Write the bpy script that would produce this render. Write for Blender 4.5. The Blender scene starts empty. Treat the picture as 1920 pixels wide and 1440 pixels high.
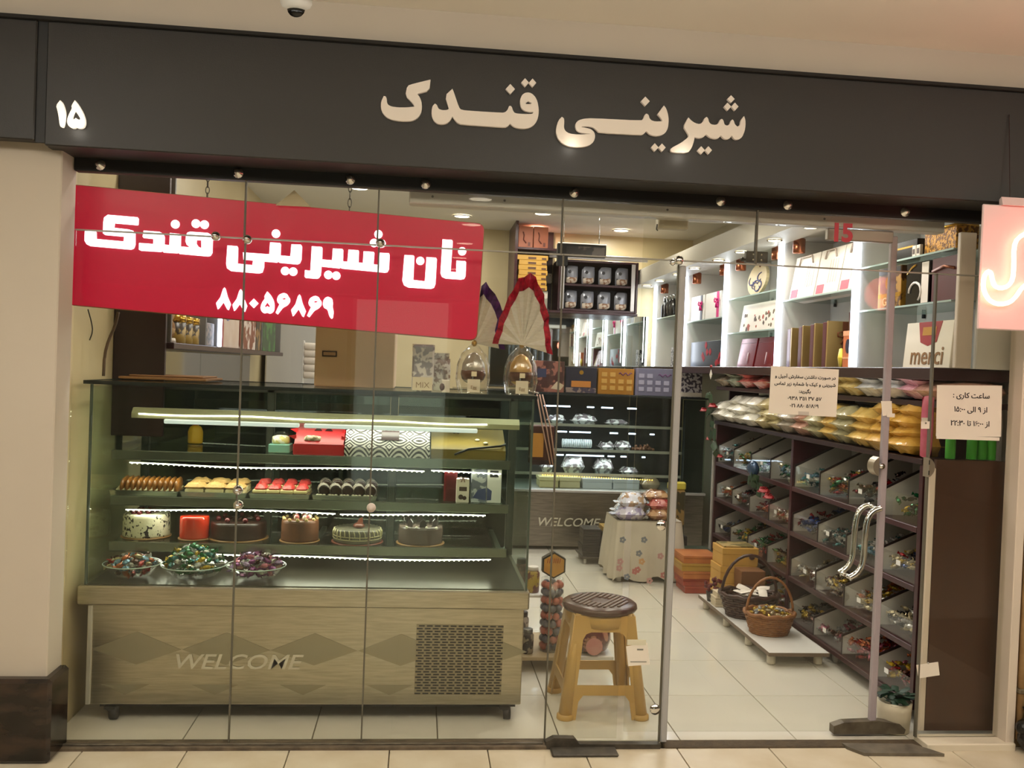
import bpy, bmesh, math, random
from mathutils import Vector, Matrix
random.seed(7)
S = bpy.context.scene
COL = S.collection
PI = math.pi

# ---------------------------------------------------------------- camera, world, exposure
F_PX, YAW, PITCH, ROLL, DIST, EYE = 1700.0, 0.1005, -0.0166, 0.0384, 3.47, 1.457
_cy, _sy, _cp, _sp = math.cos(YAW), math.sin(YAW), math.cos(PITCH), math.sin(PITCH)
FWD = Vector((_sy*_cp, _cy*_cp, _sp)); _rt = Vector((_cy, -_sy, 0)); _up = _rt.cross(FWD)
RGT = _rt*math.cos(ROLL) + _up*math.sin(ROLL); UPV = -_rt*math.sin(ROLL) + _up*math.cos(ROLL)
EYEPOS = Vector((0, -DIST, EYE))
cam_data = bpy.data.cameras.new('camera'); cam = bpy.data.objects.new('camera', cam_data); COL.objects.link(cam)
cam_data.sensor_fit = 'HORIZONTAL'; cam_data.sensor_width = 36.0; cam_data.lens = F_PX/1920*36.0
cam_data.clip_start = 0.05; cam_data.clip_end = 100
m = Matrix.Identity(4)
for i in range(3):
    m[i][0], m[i][1], m[i][2], m[i][3] = RGT[i], UPV[i], -FWD[i], EYEPOS[i]
cam.matrix_world = m
S.camera = cam
world = bpy.data.worlds.new('mall_air'); S.world = world; world.use_nodes = True
world.node_tree.nodes['Background'].inputs[0].default_value = (1.0, .86, .7, 1)
world.node_tree.nodes['Background'].inputs[1].default_value = 0.05
S.view_settings.view_transform = 'Standard'; S.view_settings.look = 'None'
S.view_settings.gamma = 1; S.view_settings.use_curve_mapping = False
S.view_settings.exposure = -0.2
S.cycles.transparent_max_bounces = 32
S.cycles.max_bounces = 6

def area_light(name, loc, size, power, color, rot=(0, 0, 0), size_y=None, shape='RECTANGLE'):
    d = bpy.data.lights.new(name, 'AREA'); d.energy = power; d.color = color; d.shape = shape
    d.size = size
    if shape in ('RECTANGLE', 'ELLIPSE'): d.size_y = size_y or size
    o = bpy.data.objects.new(name, d); o.location = loc; o.rotation_euler = rot; COL.objects.link(o)
    return o
WARM = (1.0, .95, .86); NEUT = (1.0, .96, .90); COOL = (.82, .9, 1.0)
# mall corridor: warm panels in the ceiling above the walkway
area_light('corridor_panel_light', (-1.9, -2.3, 2.72), 1.2, 22, WARM, size_y=1.2)
area_light('corridor_panel_light', (0.9, -2.6, 2.72), 1.2, 24, WARM, size_y=1.2)
area_light('corridor_panel_light', (3.6, -2.6, 2.72), 1.2, 17, WARM, size_y=1.2)
# added uplight, no fitting, brightens the corridor ceiling and the bulkhead above the sign
area_light('added_uplight', (.4, -2.3, 2.30), 7.0, 170, (1.0, .97, .90), rot=(PI, 0, 0), size_y=.5)
# shop: recessed round downlights (the lamp in each fitting)
SHOP_LAMPS = [(-0.75, 0.75, 2.745), (-0.2, 2.0, 2.745), (-0.5, 3.3, 2.745), (.30, 4.3, 2.745), (0.95, 3.95, 2.745), (1.0, 4.72, 2.745), (1.75, 4.6, 2.745), (1.7, 3.3, 2.745),  # lamp between counter and tall cabinet is added to brighten the back wall
              (0.80, 1.95, 2.445), (1.5, 1.7, 2.445), (1.3, 0.75, 2.445), (0.5, 0.6, 2.445)]
for p in SHOP_LAMPS:
    area_light('shop_downlight', (p[0], p[1], p[2]-.02), .12, 8.8, NEUT, shape='DISK')
SOFFIT_LAMPS = [(2.02, y, 2.265) for y in (.5, 1.15, 1.65, 2.2, 2.65, 3.2, 3.65, 4.2, 4.65)]
for p in SOFFIT_LAMPS:
    area_light('soffit_downlight', (p[0], p[1], p[2]-.012), .07, 2.0, NEUT, shape='DISK')

# ---------------------------------------------------------------- pixel to wall-plane helpers (measuring aid only)
def _ray(px, py): return FWD*F_PX + RGT*(px-960) - UPV*(py-720)
def _hit(px, py, ax, v):
    d = _ray(px, py); return EYEPOS + d*((v-EYEPOS[ax])/d[ax])
def onY(px, py, v=0.0): return _hit(px, py, 1, v)
def onX(px, py, v): return _hit(px, py, 0, v)
def onZ(px, py, v=0.0): return _hit(px, py, 2, v)

# ---------------------------------------------------------------- materials
def lin(c):
    return tuple((x/12.92 if x <= .04045 else ((x+.055)/1.055)**2.4) for x in (v/255 for v in c)) + (1,)
_M = {}
def mat(name, rgb=(200, 200, 200), rough=.5, metal=0.0, spec=.5, emit=None, power=0, noise=0, nscale=8, nrgb=None, bump=0, bscale=60, stretch=(1, 1, 1), coat=0, alpha=1.0):
    if name in _M: return _M[name]
    M = bpy.data.materials.new(name); M.use_nodes = True; nt = M.node_tree; b = nt.nodes['Principled BSDF']
    b.inputs['Base Color'].default_value = lin(rgb); b.inputs['Roughness'].default_value = rough
    b.inputs['Metallic'].default_value = metal; b.inputs['Specular IOR Level'].default_value = spec
    b.inputs['Coat Weight'].default_value = coat
    if alpha < 1: b.inputs['Alpha'].default_value = alpha
    if emit: b.inputs['Emission Color'].default_value = lin(emit); b.inputs['Emission Strength'].default_value = power
    if noise or bump:
        tc = nt.nodes.new('ShaderNodeTexCoord'); mp = nt.nodes.new('ShaderNodeMapping'); mp.inputs['Scale'].default_value = stretch
        nt.links.new(tc.outputs['Object'], mp.inputs[0])
    if noise:
        n = nt.nodes.new('ShaderNodeTexNoise'); n.inputs['Scale'].default_value = nscale; n.inputs['Detail'].default_value = 5
        nt.links.new(mp.outputs[0], n.inputs['Vector'])
        mx = nt.nodes.new('ShaderNodeMix'); mx.data_type = 'RGBA'
        rp = nt.nodes.new('ShaderNodeValToRGB'); lo, hi = (.5-.25*noise, .5+.25*noise) if noise < 2 else ((.48, .52) if noise < 3 else (.56, .585)); rp.color_ramp.elements[0].position = lo; rp.color_ramp.elements[1].position = hi
        nt.links.new(n.outputs['Fac'], rp.inputs[0]); nt.links.new(rp.outputs[0], mx.inputs[0])
        mx.inputs[6].default_value = lin(rgb); mx.inputs[7].default_value = lin(nrgb or tuple(int(v*.8) for v in rgb))
        nt.links.new(mx.outputs[2], b.inputs['Base Color'])
        if emit: nt.links.new(mx.outputs[2], b.inputs['Emission Color'])
    if bump:
        n2 = nt.nodes.new('ShaderNodeTexNoise'); n2.inputs['Scale'].default_value = bscale; n2.inputs['Detail'].default_value = 4
        nt.links.new(mp.outputs[0], n2.inputs['Vector'])
        bp = nt.nodes.new('ShaderNodeBump'); bp.inputs['Strength'].default_value = bump; bp.inputs['Distance'].default_value = .01
        nt.links.new(n2.outputs['Fac'], bp.inputs['Height']); nt.links.new(bp.outputs[0], b.inputs['Normal'])
    _M[name] = M
    return M
def glass_mat(name, tint=(235, 240, 235), f0=.045, gain=.5, haze=0.0):
    """thin clear sheet: see-through with a mirror film that grows towards grazing angles"""
    if name in _M: return _M[name]
    M = bpy.data.materials.new(name); M.use_nodes = True; nt = M.node_tree; nt.nodes.clear()
    out = nt.nodes.new('ShaderNodeOutputMaterial'); tr = nt.nodes.new('ShaderNodeBsdfTransparent'); gl = nt.nodes.new('ShaderNodeBsdfGlossy')
    tr.inputs[0].default_value = lin(tint); gl.inputs['Roughness'].default_value = .0; gl.inputs[0].default_value = (1, 1, 1, 1)
    lw = nt.nodes.new('ShaderNodeLayerWeight'); lw.inputs['Blend'].default_value = .5
    pw = nt.nodes.new('ShaderNodeMath'); pw.operation = 'POWER'; pw.inputs[1].default_value = 4.0; nt.links.new(lw.outputs['Facing'], pw.inputs[0])
    ma = nt.nodes.new('ShaderNodeMath'); ma.operation = 'MULTIPLY_ADD'; ma.inputs[1].default_value = gain; ma.inputs[2].default_value = f0
    nt.links.new(pw.outputs[0], ma.inputs[0])
    mix = nt.nodes.new('ShaderNodeMixShader'); nt.links.new(ma.outputs[0], mix.inputs[0]); nt.links.new(tr.outputs[0], mix.inputs[1]); nt.links.new(gl.outputs[0], mix.inputs[2])
    last = mix
    if haze:
        df = nt.nodes.new('ShaderNodeBsdfDiffuse'); df.inputs[0].default_value = lin((225, 228, 222))
        m2 = nt.nodes.new('ShaderNodeMixShader'); m2.inputs[0].default_value = haze
        nt.links.new(mix.outputs[0], m2.inputs[1]); nt.links.new(df.outputs[0], m2.inputs[2]); last = m2
    nt.links.new(last.outputs[0], out.inputs[0])
    _M[name] = M
    return M
def glow(name, rgb, power): return mat(name, rgb, .5, emit=rgb, power=power)

G_FRONT = glass_mat('shopfront_glass', (250, 250, 247), .016, .5, .004)
G_CASE = glass_mat('case_glass', (243, 248, 244), .012, .45, 0)
G_CLEAR = glass_mat('clear_acrylic', (248, 249, 248), .035, .4, .004)
G_EDGE = mat('glass_edge', (84, 112, 100), .25, alpha=.75)
WALL_BEIGE = mat('beige_paint', (198, 186, 170), .75, noise=.8, nscale=1.5, nrgb=(192, 180, 163))
CEIL_CREAM = mat('cream_ceiling_paint', (226, 219, 206), .8)
SHOP_WALL = mat('shop_wall_tile', (218, 202, 160), .35, noise=.8, nscale=2.2, nrgb=(206, 188, 144))
SHOP_WHITE = mat('shop_white_paint', (224, 220, 208), .6)
SIGN_DARK = mat('charcoal_panel', (44, 41, 38), .42, spec=.4, bump=.05, bscale=220)
BLACK = mat('black_metal', (20, 19, 18), .5)
BLACK_GLOSS = mat('black_gloss', (16, 15, 15), .15)
MARBLE = mat('black_marble', (25, 20, 16), .12, noise=.5, nscale=6, nrgb=(58, 44, 34), stretch=(1, 1, 2.5))
TILE_OUT = mat('corridor_tile', (212, 200, 178), .3, noise=.9, nscale=7, nrgb=(196, 180, 152))
TILE_IN = mat('shop_tile', (216, 211, 198), .1, noise=.8, nscale=2, nrgb=(208, 202, 186))
GROUT = mat('grout', (126, 112, 92), .9)
CHROME = mat('chrome', (225, 225, 222), .08, 1.0)
ALU = mat('brushed_aluminium', (190, 186, 178), .42, .35, bump=.03, bscale=300)
ALU_PALE = mat('pale_aluminium', (196, 192, 190), .45, .6)
STEEL = mat('brushed_steel', (196, 190, 172), .30, 1.0, noise=.6, nscale=10, nrgb=(178, 172, 154), bump=.02, bscale=90, stretch=(1, 1, 14))
STEEL_DARK = mat('etched_steel', (160, 154, 136), .42, 1.0)
MAROON = mat('maroon_laminate', (66, 30, 34), .32, noise=.7, nscale=4, nrgb=(52, 24, 28), stretch=(1, .2, 6))
MAROON_DK = mat('dark_maroon_laminate', (46, 22, 24), .35)
BROWN = mat('walnut_laminate', (72, 46, 32), .35, noise=.8, nscale=5, nrgb=(56, 34, 24), stretch=(1, 1, .2))
WHITE = mat('white_plastic', (232, 230, 224), .4)
WHITE_LAM = mat('white_laminate', (222, 219, 212), .28)
PAPER = mat('paper', (226, 216, 202), .7)
INK = mat('printed_ink', (34, 30, 34), .7)
COPPER = mat('copper_shade', (176, 104, 74), .25, 1.0)
CARDB = mat('cardboard', (194, 168, 134), .8, noise=.8, nscale=3, nrgb=(184, 156, 122))
RED_FACE = mat('red_light_sign_face', (168, 14, 48), .3, emit=(178, 14, 48), power=.55)
SIGN_WHITE = glow('lit_sign_letter', (232, 246, 255), 2.2)
LED_WHITE = glow('cool_led', (216, 228, 255), 7)
LED_CASE = glow('case_led', (255, 250, 225), 9)
LED_WARM = glow('amber_led', (255, 200, 90), 4)
LAMP_DISC = glow('downlight_disc', (255, 244, 222), 9)

# ---------------------------------------------------------------- mesh builder
class MB:
    def __init__(s): s.v = []; s.f = []; s.mi = []; s.smooth = []
    def add(s, verts, faces, mi=0, smooth=False):
        o = len(s.v); s.v += [tuple(p) for p in verts]
        for f in faces: s.f.append([i+o for i in f]); s.mi.append(mi); s.smooth.append(smooth)
        return s
    def box(s, x0, x1, y0, y1, z0, z1, mi=0, M=None):
        v = [(x0, y0, z0), (x1, y0, z0), (x1, y1, z0), (x0, y1, z0), (x0, y0, z1), (x1, y0, z1), (x1, y1, z1), (x0, y1, z1)]
        if M is not None: v = [M @ Vector(p) for p in v]
        return s.add(v, [(0, 3, 2, 1), (4, 5, 6, 7), (0, 1, 5, 4), (1, 2, 6, 5), (2, 3, 7, 6), (3, 0, 4, 7)], mi)
    def rbox(s, x0, x1, y0, y1, z0, z1, b=.004, mi=0, M=None):
        """box with chamfered edges"""
        b = min(b, (x1-x0)*.45, (y1-y0)*.45, (z1-z0)*.45)
        bm = bmesh.new(); bmesh.ops.create_cube(bm, size=1)
        for q in bm.verts: q.co = Vector(((x0+x1)/2+q.co.x*(x1-x0), (y0+y1)/2+q.co.y*(y1-y0), (z0+z1)/2+q.co.z*(z1-z0)))
        bmesh.ops.bevel(bm, geom=list(bm.edges), offset=b, segments=1, affect='EDGES')
        return s.frombm(bm, mi, M)
    def frombm(s, bm, mi=0, M=None, smooth=False):
        bm.verts.index_update()
        v = [(M @ q.co if M is not None else q.co.copy()) for q in bm.verts]; f = [[q.index for q in g.verts] for g in bm.faces]
        bm.free(); return s.add(v, f, mi, smooth)
    def lathe(s, prof, c=(0, 0, 0), n=20, mi=0, smooth=True, sx=1, sy=1, M=None, cap=True):
        v = []; f = []
        for r, z in prof:
            for k in range(n):
                a = 2*PI*k/n; p = Vector((r*math.cos(a)*sx, r*math.sin(a)*sy, z))
                p = (M @ p if M is not None else p) + Vector(c); v.append(p)
        for i in range(len(prof)-1):
            for k in range(n):
                f.append((i*n+k, i*n+(k+1) % n, (i+1)*n+(k+1) % n, (i+1)*n+k))
        if cap:
            f.append(tuple(range(n))[::-1]); f.append(tuple((len(prof)-1)*n+k for k in range(n)))
        return s.add(v, f, mi, smooth)
    def tube(s, pts, r, n=8, mi=0, smooth=True, closed=False):
        pts = [Vector(p) for p in pts]; v = []; f = []; N = len(pts); u = None
        for i, p in enumerate(pts):
            a = pts[(i-1) % N] if (closed or i) else p; b = pts[(i+1) % N] if (closed or i < N-1) else p
            t = (b-a).normalized()
            if u is None:
                u = t.cross(Vector((0, 0, 1)))
                if u.length < .05: u = t.cross(Vector((1, 0, 0)))
            else:
                u = u-t*u.dot(t)                     # carry the frame along the path
                if u.length < 1e-4: u = t.cross(Vector((1, .3, .2)))
            u.normalize(); w = t.cross(u)
            rr = r[i] if isinstance(r, (list, tuple)) else r
            for k in range(n): v.append(p + u*rr*math.cos(2*PI*k/n) + w*rr*math.sin(2*PI*k/n))
        for i in range(N if closed else N-1):
            j = (i+1) % N
            for k in range(n): f.append((i*n+k, i*n+(k+1) % n, j*n+(k+1) % n, j*n+k))
        if not closed: f.append(tuple(range(n))[::-1]); f.append(tuple((N-1)*n+k for k in range(n)))
        return s.add(v, f, mi, smooth)
    def ball(s, c, r, n=10, mi=0, sz=None, M=None):
        rx, ry, rz = (r, r, r) if not isinstance(r, (list, tuple)) else r
        prof = [(math.sin(PI*i/(n//2+1)), -math.cos(PI*i/(n//2+1))) for i in range(1, n//2+1)]
        v = []; f = []
        for q, z in prof:
            for k in range(n):
                p = Vector((q*math.cos(2*PI*k/n)*rx, q*math.sin(2*PI*k/n)*ry, z*rz)); v.append((M @ p if M is not None else p)+Vector(c))
        a = len(v); p = Vector((0, 0, -rz)); v.append((M @ p if M is not None else p)+Vector(c)); p = Vector((0, 0, rz)); v.append((M @ p if M is not None else p)+Vector(c))
        R = len(prof)
        for i in range(R-1):
            for k in range(n): f.append((i*n+k, i*n+(k+1) % n, (i+1)*n+(k+1) % n, (i+1)*n+k))
        for k in range(n): f.append((a, (k+1) % n, k)); f.append((a+1, (R-1)*n+k, (R-1)*n+(k+1) % n))
        return s.add(v, f, mi, True)
    def prism(s, poly, ax, a, b, mi=0, M=None):
        """poly: 2D outline; ax: axis of extrusion (0: poly is y,z; 1: x,z; 2: x,y)"""
        def mk(p, t): return (t, p[0], p[1]) if ax == 0 else ((p[0], t, p[1]) if ax == 1 else (p[0], p[1], t))
        n = len(poly); v = [mk(p, a) for p in poly]+[mk(p, b) for p in poly]
        if M is not None: v = [M @ Vector(p) for p in v]
        f = [tuple(range(n)), tuple(range(2*n-1, n-1, -1))]+[(i, i+n, (i+1) % n+n, (i+1) % n) for i in range(n)]
        return s.add(v, f, mi)
    def pillow(s, w, d, t, mi=0, M=None, n=6, jit=0, seam=.0, sag=0):
        v = []; f = []
        for side in (1, -1):
            for i in range(n+1):
                for j in range(n+1):
                    u, q = i/n*2-1, j/n*2-1
                    h = ((1-u**4)*(1-q**4))**.6
                    edge = (abs(u) > .99 or abs(q) > .99)
                    z = side*t/2*h*(1+(random.uniform(-jit, jit) if not edge else 0))
                    p = Vector((u*w/2*(1-.06*q*q), q*d/2*(1-.06*u*u), z - sag*(q*q)))
                    v.append(M @ p if M is not None else p)
        K = (n+1)**2
        for i in range(n):
            for j in range(n):
                a = i*(n+1)+j; f.append((a, a+n+1, a+n+2, a+1)); f.append((K+a, K+a+1, K+a+n+2, K+a+n+1))
        return s.add(v, f, mi, True)

def link(name, mesh, parent=None, w=True):
    o = bpy.data.objects.new(name, mesh); COL.objects.link(o)
    if parent is not None:
        o.parent = parent
    return o
def root_offset(p):
    t = Vector((0, 0, 0))
    while p is not None: t = t + Vector(p.location); p = p.parent
    return t
def obj(name, mb, mats, parent=None, origin=None, **tags):
    """mb holds world coordinates; the mesh is stored relative to its parent (or its own base when top-level)"""
    me = bpy.data.meshes.new(name)
    if parent is not None: off = root_offset(parent); loc = Vector((0, 0, 0))
    else:
        if origin is None and mb.v:
            xs, ys, zs = zip(*mb.v); origin = ((min(xs)+max(xs))/2, (min(ys)+max(ys))/2, min(zs))
        off = Vector(origin or (0, 0, 0)); loc = off
    me.from_pydata([Vector(p)-off for p in mb.v], [], mb.f)
    for q in (mats if isinstance(mats, (list, tuple)) else [mats]): me.materials.append(q)
    me.polygons.foreach_set('material_index', mb.mi); me.polygons.foreach_set('use_smooth', mb.smooth)
    me.update()
    o = link(name, me, parent); o.location = loc
    for k, v in tags.items(): o[k] = v
    return o
def tag(o, label=None, cat=None, group=None, kind=None):
    if label: o['label'] = label
    if cat: o['category'] = cat
    if group: o['group'] = group
    if kind: o['kind'] = kind
    return o
def thing(name, label, cat, loc=(0, 0, 0), group=None, kind=None):
    o = bpy.data.objects.new(name, None); o.empty_display_size = .05; COL.objects.link(o); o.location = loc
    return tag(o, label, cat, group, kind)
def copy_tree(o, parent=None):
    c = o.copy(); COL.objects.link(c)
    if parent is not None: c.parent = parent
    for ch in list(o.children): copy_tree(ch, c)
    return c
def dup(o, loc, rz=None, label=None):
    c = copy_tree(o); c.location = loc
    if rz is not None: c.rotation_euler = (c.rotation_euler[0], c.rotation_euler[1], rz)
    if label: c['label'] = label
    return c
def struct(name, mb, m_, parent=None, **t):
    o = obj(name, mb, m_, parent, **t)
    if parent is None: o['kind'] = 'structure'
    return o
def rot(rx=0, ry=0, rz=0, loc=(0, 0, 0)):
    return Matrix.Translation(loc) @ Matrix.Rotation(rz, 4, 'Z') @ Matrix.Rotation(ry, 4, 'Y') @ Matrix.Rotation(rx, 4, 'X')
ORD = ['first', 'second', 'third', 'fourth', 'fifth', 'sixth', 'seventh', 'eighth', 'ninth', 'tenth', 'eleventh', 'twelfth', 'thirteenth', 'fourteenth', 'fifteenth', 'sixteenth']

# ---------------------------------------------------------------- lettering
_AR = {}
for ch, base, n in [('ا', 0xFE8D, 2), ('آ', 0xFE81, 2), ('ب', 0xFE8F, 4), ('ت', 0xFE95, 4), ('ج', 0xFE9D, 4), ('خ', 0xFEA5, 4), ('د', 0xFEA9, 2), ('ر', 0xFEAD, 2), ('ز', 0xFEAF, 2),
                    ('س', 0xFEB1, 4), ('ش', 0xFEB5, 4), ('ص', 0xFEB9, 4), ('ع', 0xFEC9, 4), ('ف', 0xFED1, 4), ('ق', 0xFED5, 4), ('ل', 0xFEDD, 4), ('م', 0xFEE1, 4), ('ن', 0xFEE5, 4),
                    ('ه', 0xFEE9, 4), ('و', 0xFEED, 2), ('ی', 0xFBFC, 4), ('ک', 0xFB8E, 4), ('گ', 0xFB92, 4), ('پ', 0xFB56, 4)]:
    _AR[ch] = (base, n)
def shape(t):
    """Arabic-script shaping to presentation forms, returned in left-to-right drawing order"""
    out = []
    for i, c in enumerate(t):
        if c not in _AR: out.append(c); continue
        prev = i > 0 and t[i-1] in _AR and _AR[t[i-1]][1] == 4
        nxt = i < len(t)-1 and t[i+1] in _AR and _AR[c][1] == 4
        out.append(chr(_AR[c][0] + (3 if prev and nxt else 2 if nxt else 1 if prev else 0)))
    words_ = ''.join(out).split(' ')
    res = []
    for w_ in reversed(words_):
        res.append(w_ if any('\u06f0' <= q <= '\u06f9' for q in w_) else w_[::-1])
    return ' '.join(res)
def text_mesh(s, size, extrude=.0006, bold=0.0, shear=0.0, align='CENTER'):
    c = bpy.data.curves.new('lettering', 'FONT'); c.body = s; c.size = size; c.extrude = extrude; c.align_x = align; c.align_y = 'CENTER'; c.offset = bold; c.shear = shear
    c.resolution_u = 3
    o = bpy.data.objects.new('lettering', c); COL.objects.link(o); bpy.context.view_layer.update()
    me = bpy.data.meshes.new_from_object(o.evaluated_get(bpy.context.evaluated_depsgraph_get()))
    bpy.data.objects.remove(o); return me
def text(name, s, size, center, m_, parent, face='-Y', bold=0.0, shear=0.0, extrude=.0006, label=None, scale=(1, 1)):
    me = text_mesh(s, size, extrude, bold, shear); me.materials.clear(); me.materials.append(m_)
    R = {'-Y': Matrix.Rotation(PI/2, 4, 'X'), '-X': Matrix.Rotation(-PI/2, 4, 'Z') @ Matrix.Rotation(PI/2, 4, 'X'), 'Z': Matrix.Identity(4)}[face]
    me.transform(Matrix.Translation(Vector(center)-root_offset(parent)) @ R @ Matrix.Diagonal((scale[0], scale[1], 1, 1)))
    o = link(name, me, parent)
    if label: o['label'] = label
    return o
def outline(polys, px0, py0, sc, y, depth, mats, name, parent):
    """flat cut-out letter: list of outlines (holes included) measured on the sign, laid on the plane y and given depth"""
    c = bpy.data.curves.new('outline', 'CURVE'); c.dimensions = '2D'; c.fill_mode = 'BOTH'; c.extrude = depth/2
    for poly in polys:
        sp = c.splines.new('POLY'); sp.points.add(len(poly)-1); sp.use_cyclic_u = True
        for p, q in zip(sp.points, poly):
            w_ = onY(px0+q[0]/sc, py0+q[1]/sc, y); p.co = (w_.x, w_.z, 0, 1)
    o = bpy.data.objects.new('outline', c); COL.objects.link(o); bpy.context.view_layer.update()
    me = bpy.data.meshes.new_from_object(o.evaluated_get(bpy.context.evaluated_depsgraph_get())); bpy.data.objects.remove(o)
    me.materials.clear(); me.materials.append(mats)
    me.transform(Matrix.Translation(Vector((0, y, 0))-root_offset(parent)) @ Matrix.Rotation(PI/2, 4, 'X'))
    return link(name, me, parent)
def circ(cx, cy, r, ry=None, n=14): return [(cx+r*math.cos(2*PI*k/n), cy+(ry or r)*math.sin(2*PI*k/n)) for k in range(n)]
def dia(cx, cy, a, b): return [(cx-a, cy), (cx, cy-b), (cx+a, cy), (cx, cy+b)]
def smooth(poly, sharp=70):
    """one corner-rounding pass, corners turning more than `sharp` degrees stay"""
    out = []; n = len(poly)
    for i in range(n):
        a, b, c = Vector(poly[i-1]), Vector(poly[i]), Vector(poly[(i+1) % n])
        ang = math.degrees((b-a).angle(c-b, 0)) if (b-a).length and (c-b).length else 0
        if ang > sharp: out.append(tuple(b))
        else: out += [tuple(b+(a-b)*.22), tuple(b+(c-b)*.22)]
    return out
# ================================================================ SHELL
XL, XR, YBK, ZC = -1.34, 2.54, 5.0, 2.75
SIGN_Y, SIGN_Z0, SIGN_Z1 = -.19, 2.165, 2.59
def tiles(parent, x0, y0, nx, ny, p, m_, z=0.0, gap=.0022, px_max=None, py=None):
    py = py or p
    t = MB().rbox(gap, p-gap, gap, py-gap, -.012, 0, .0012)
    me = bpy.data.meshes.new('tile'); me.from_pydata(t.v, [], t.f); me.materials.append(m_)
    for i in range(nx):
        for j in range(ny):
            o = link('tile', me, parent); o.location = (x0+i*p, y0+j*py, z)
fl = struct('floor', MB().box(XL-.06, XR+.1, .02, YBK+.1, -.16, -.0105), GROUT, origin=(0, 2.5, -.16))
def reloc(parent, fn):
    before = set(COL.objects); fn()
    off = root_offset(parent)
    for o in set(COL.objects)-before: o.location = Vector(o.location)-off
reloc(fl, lambda: tiles(fl, -1.335, .04, 8, 10, .484, TILE_IN, py=.496))
fo = struct('floor', MB().box(-7, 7, -14, -.04, -.16, -.0105), GROUT, origin=(0, -5, -.16))
reloc(fo, lambda: tiles(fo, -2.295, -1.892, 14, 5, .3715, TILE_OUT))
far = struct('floor', MB().box(-7, 7, -14, -1.90, -.011, -.001), TILE_OUT)
# worn threshold between the two floors
thr = struct('trim_1', MB().rbox(-1.30, .535, -.045, .03, -.01, .014, .003), mat('dirty_threshold', (58, 48, 38), .8, noise=1.2, nscale=22, nrgb=(120, 104, 84), stretch=(1, 3, 1)))
obj('channel_edge', MB().rbox(-1.28, .52, -.030, -.018, .012, .020, .002), mat('worn_channel', (128, 118, 102), .5, .6, noise=1.8, nscale=30, nrgb=(40, 34, 28), stretch=(1, 4, 4)), thr)
struct('trim_2', MB().rbox(1.0, 2.06, -.04, .03, -.01, .006, .003), mat('stone_threshold', (92, 76, 52), .8, noise=1.5, nscale=26, nrgb=(58, 46, 32), bump=.6, bscale=60))
struct('trim_3', MB().rbox(2.06, 2.435, -.075, .03, -.01, .028, .004), mat('white_sill', (218, 206, 184), .5))
# walls of the shop
struct('wall_left', MB().box(XL-.12, XL, .02, YBK, -.01, ZC), SHOP_WALL)
struct('wall_right', MB().box(XR, XR+.12, .02, YBK, -.01, ZC), mat('right_wall_paint', (186, 182, 164), .5))
struct('wall_back', MB().box(XL-.12, XR+.12, YBK, YBK+.12, -.01, ZC), SHOP_WALL)
struct('ceiling', MB().box(XL-.12, XR+.12, .0, YBK+.12, ZC, ZC+.08), SHOP_WHITE)
struct('ceiling', MB().rbox(-.10, 1.94, .14, 2.27, 2.45, ZC+.002, .006), mat('soffit_paint', (204, 194, 172), .6))
# mall side: bulkhead above the sign, ceiling, pillar
struct('wall_front', MB().box(-7, 7, SIGN_Y+.02, .0, SIGN_Z1-.3, 3.05), WALL_BEIGE)
struct('trim_4', MB().box(-7, 7, SIGN_Y-.012, SIGN_Y+.02, SIGN_Z1, SIGN_Z1+.012), mat('shadow_gap', (30, 27, 24), .8))
struct('ceiling', MB().box(-7, 7, -14, SIGN_Y+.02, 2.735, 2.80), CEIL_CREAM)
pl = struct('pillar', MB().rbox(-2.6, -1.285, -.115, .02, .28, 2.30, .004), WALL_BEIGE)
obj('plinth', MB().rbox(-2.6, -1.255, -.155, .02, 0, .30, .012), MARBLE, pl)
struct('wall_left', MB().box(-7, -2.5, -.115, .02, 0, 2.4), WALL_BEIGE)
jm = struct('trim_5', MB().rbox(2.40, 2.437, -.06, .03, .0, 2.14, .003), mat('white_profile', (214, 200, 184), .4))
struct('wall_right', MB().box(2.437, 7, -.03, .06, 0, 2.3), mat('stone_wall', (196, 170, 132), .6, noise=.9, nscale=5, nrgb=(178, 150, 110)))
# far side of the mall, seen mirrored in the glass
struct('wall_far', MB().box(-7, 7, -14.1, -14, 0, 2.8), mat('far_wall_paint', (170, 160, 146), .6))
struct('wall_side', MB().box(-7.1, -7, -14, 0, 0, 2.8), mat('far_wall_paint'))
struct('wall_side', MB().box(7, 7.1, -14, 0, 0, 2.8), mat('far_wall_paint'))

# ---------------------------------------------------------------- fascia sign
sg = thing('shop_sign', 'long charcoal fascia board with large white script letters over the glass front', 'sign', (.5, SIGN_Y, SIGN_Z0))
obj('panel', MB().rbox(-1.318, 2.30, SIGN_Y, SIGN_Y+.04, SIGN_Z0, SIGN_Z1, .004), SIGN_DARK, sg)
obj('underside', MB().box(-1.318, 2.30, SIGN_Y+.036, .0, SIGN_Z0, SIGN_Z0+.03), SIGN_DARK, sg)
obj('return_panel', MB().rbox(2.305, 3.6, SIGN_Y+.004, SIGN_Y+.0195, SIGN_Z0, SIGN_Z1, .003), SIGN_DARK, sg)
LET = mat('sign_letter', (222, 210, 196), .45, emit=(255, 236, 214), power=.10)
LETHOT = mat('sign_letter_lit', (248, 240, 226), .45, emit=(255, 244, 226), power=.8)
LY = SIGN_Y-.006
A = (700, 130, 5.3333); B = (1020, 130, 4.8)
KAF = [(105,272),(125,276),(135,300),(136,335),(150,362),(185,378),(250,386),(340,386),(412,378),(395,345),(320,265),(340,170),(400,150),(572,108),(560,217),(440,250),(465,285),(482,330),(487,385),(478,440),(450,485),(410,512),(360,524),(270,522),(190,510),(130,483),(92,440),(76,390),(78,330)]
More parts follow.
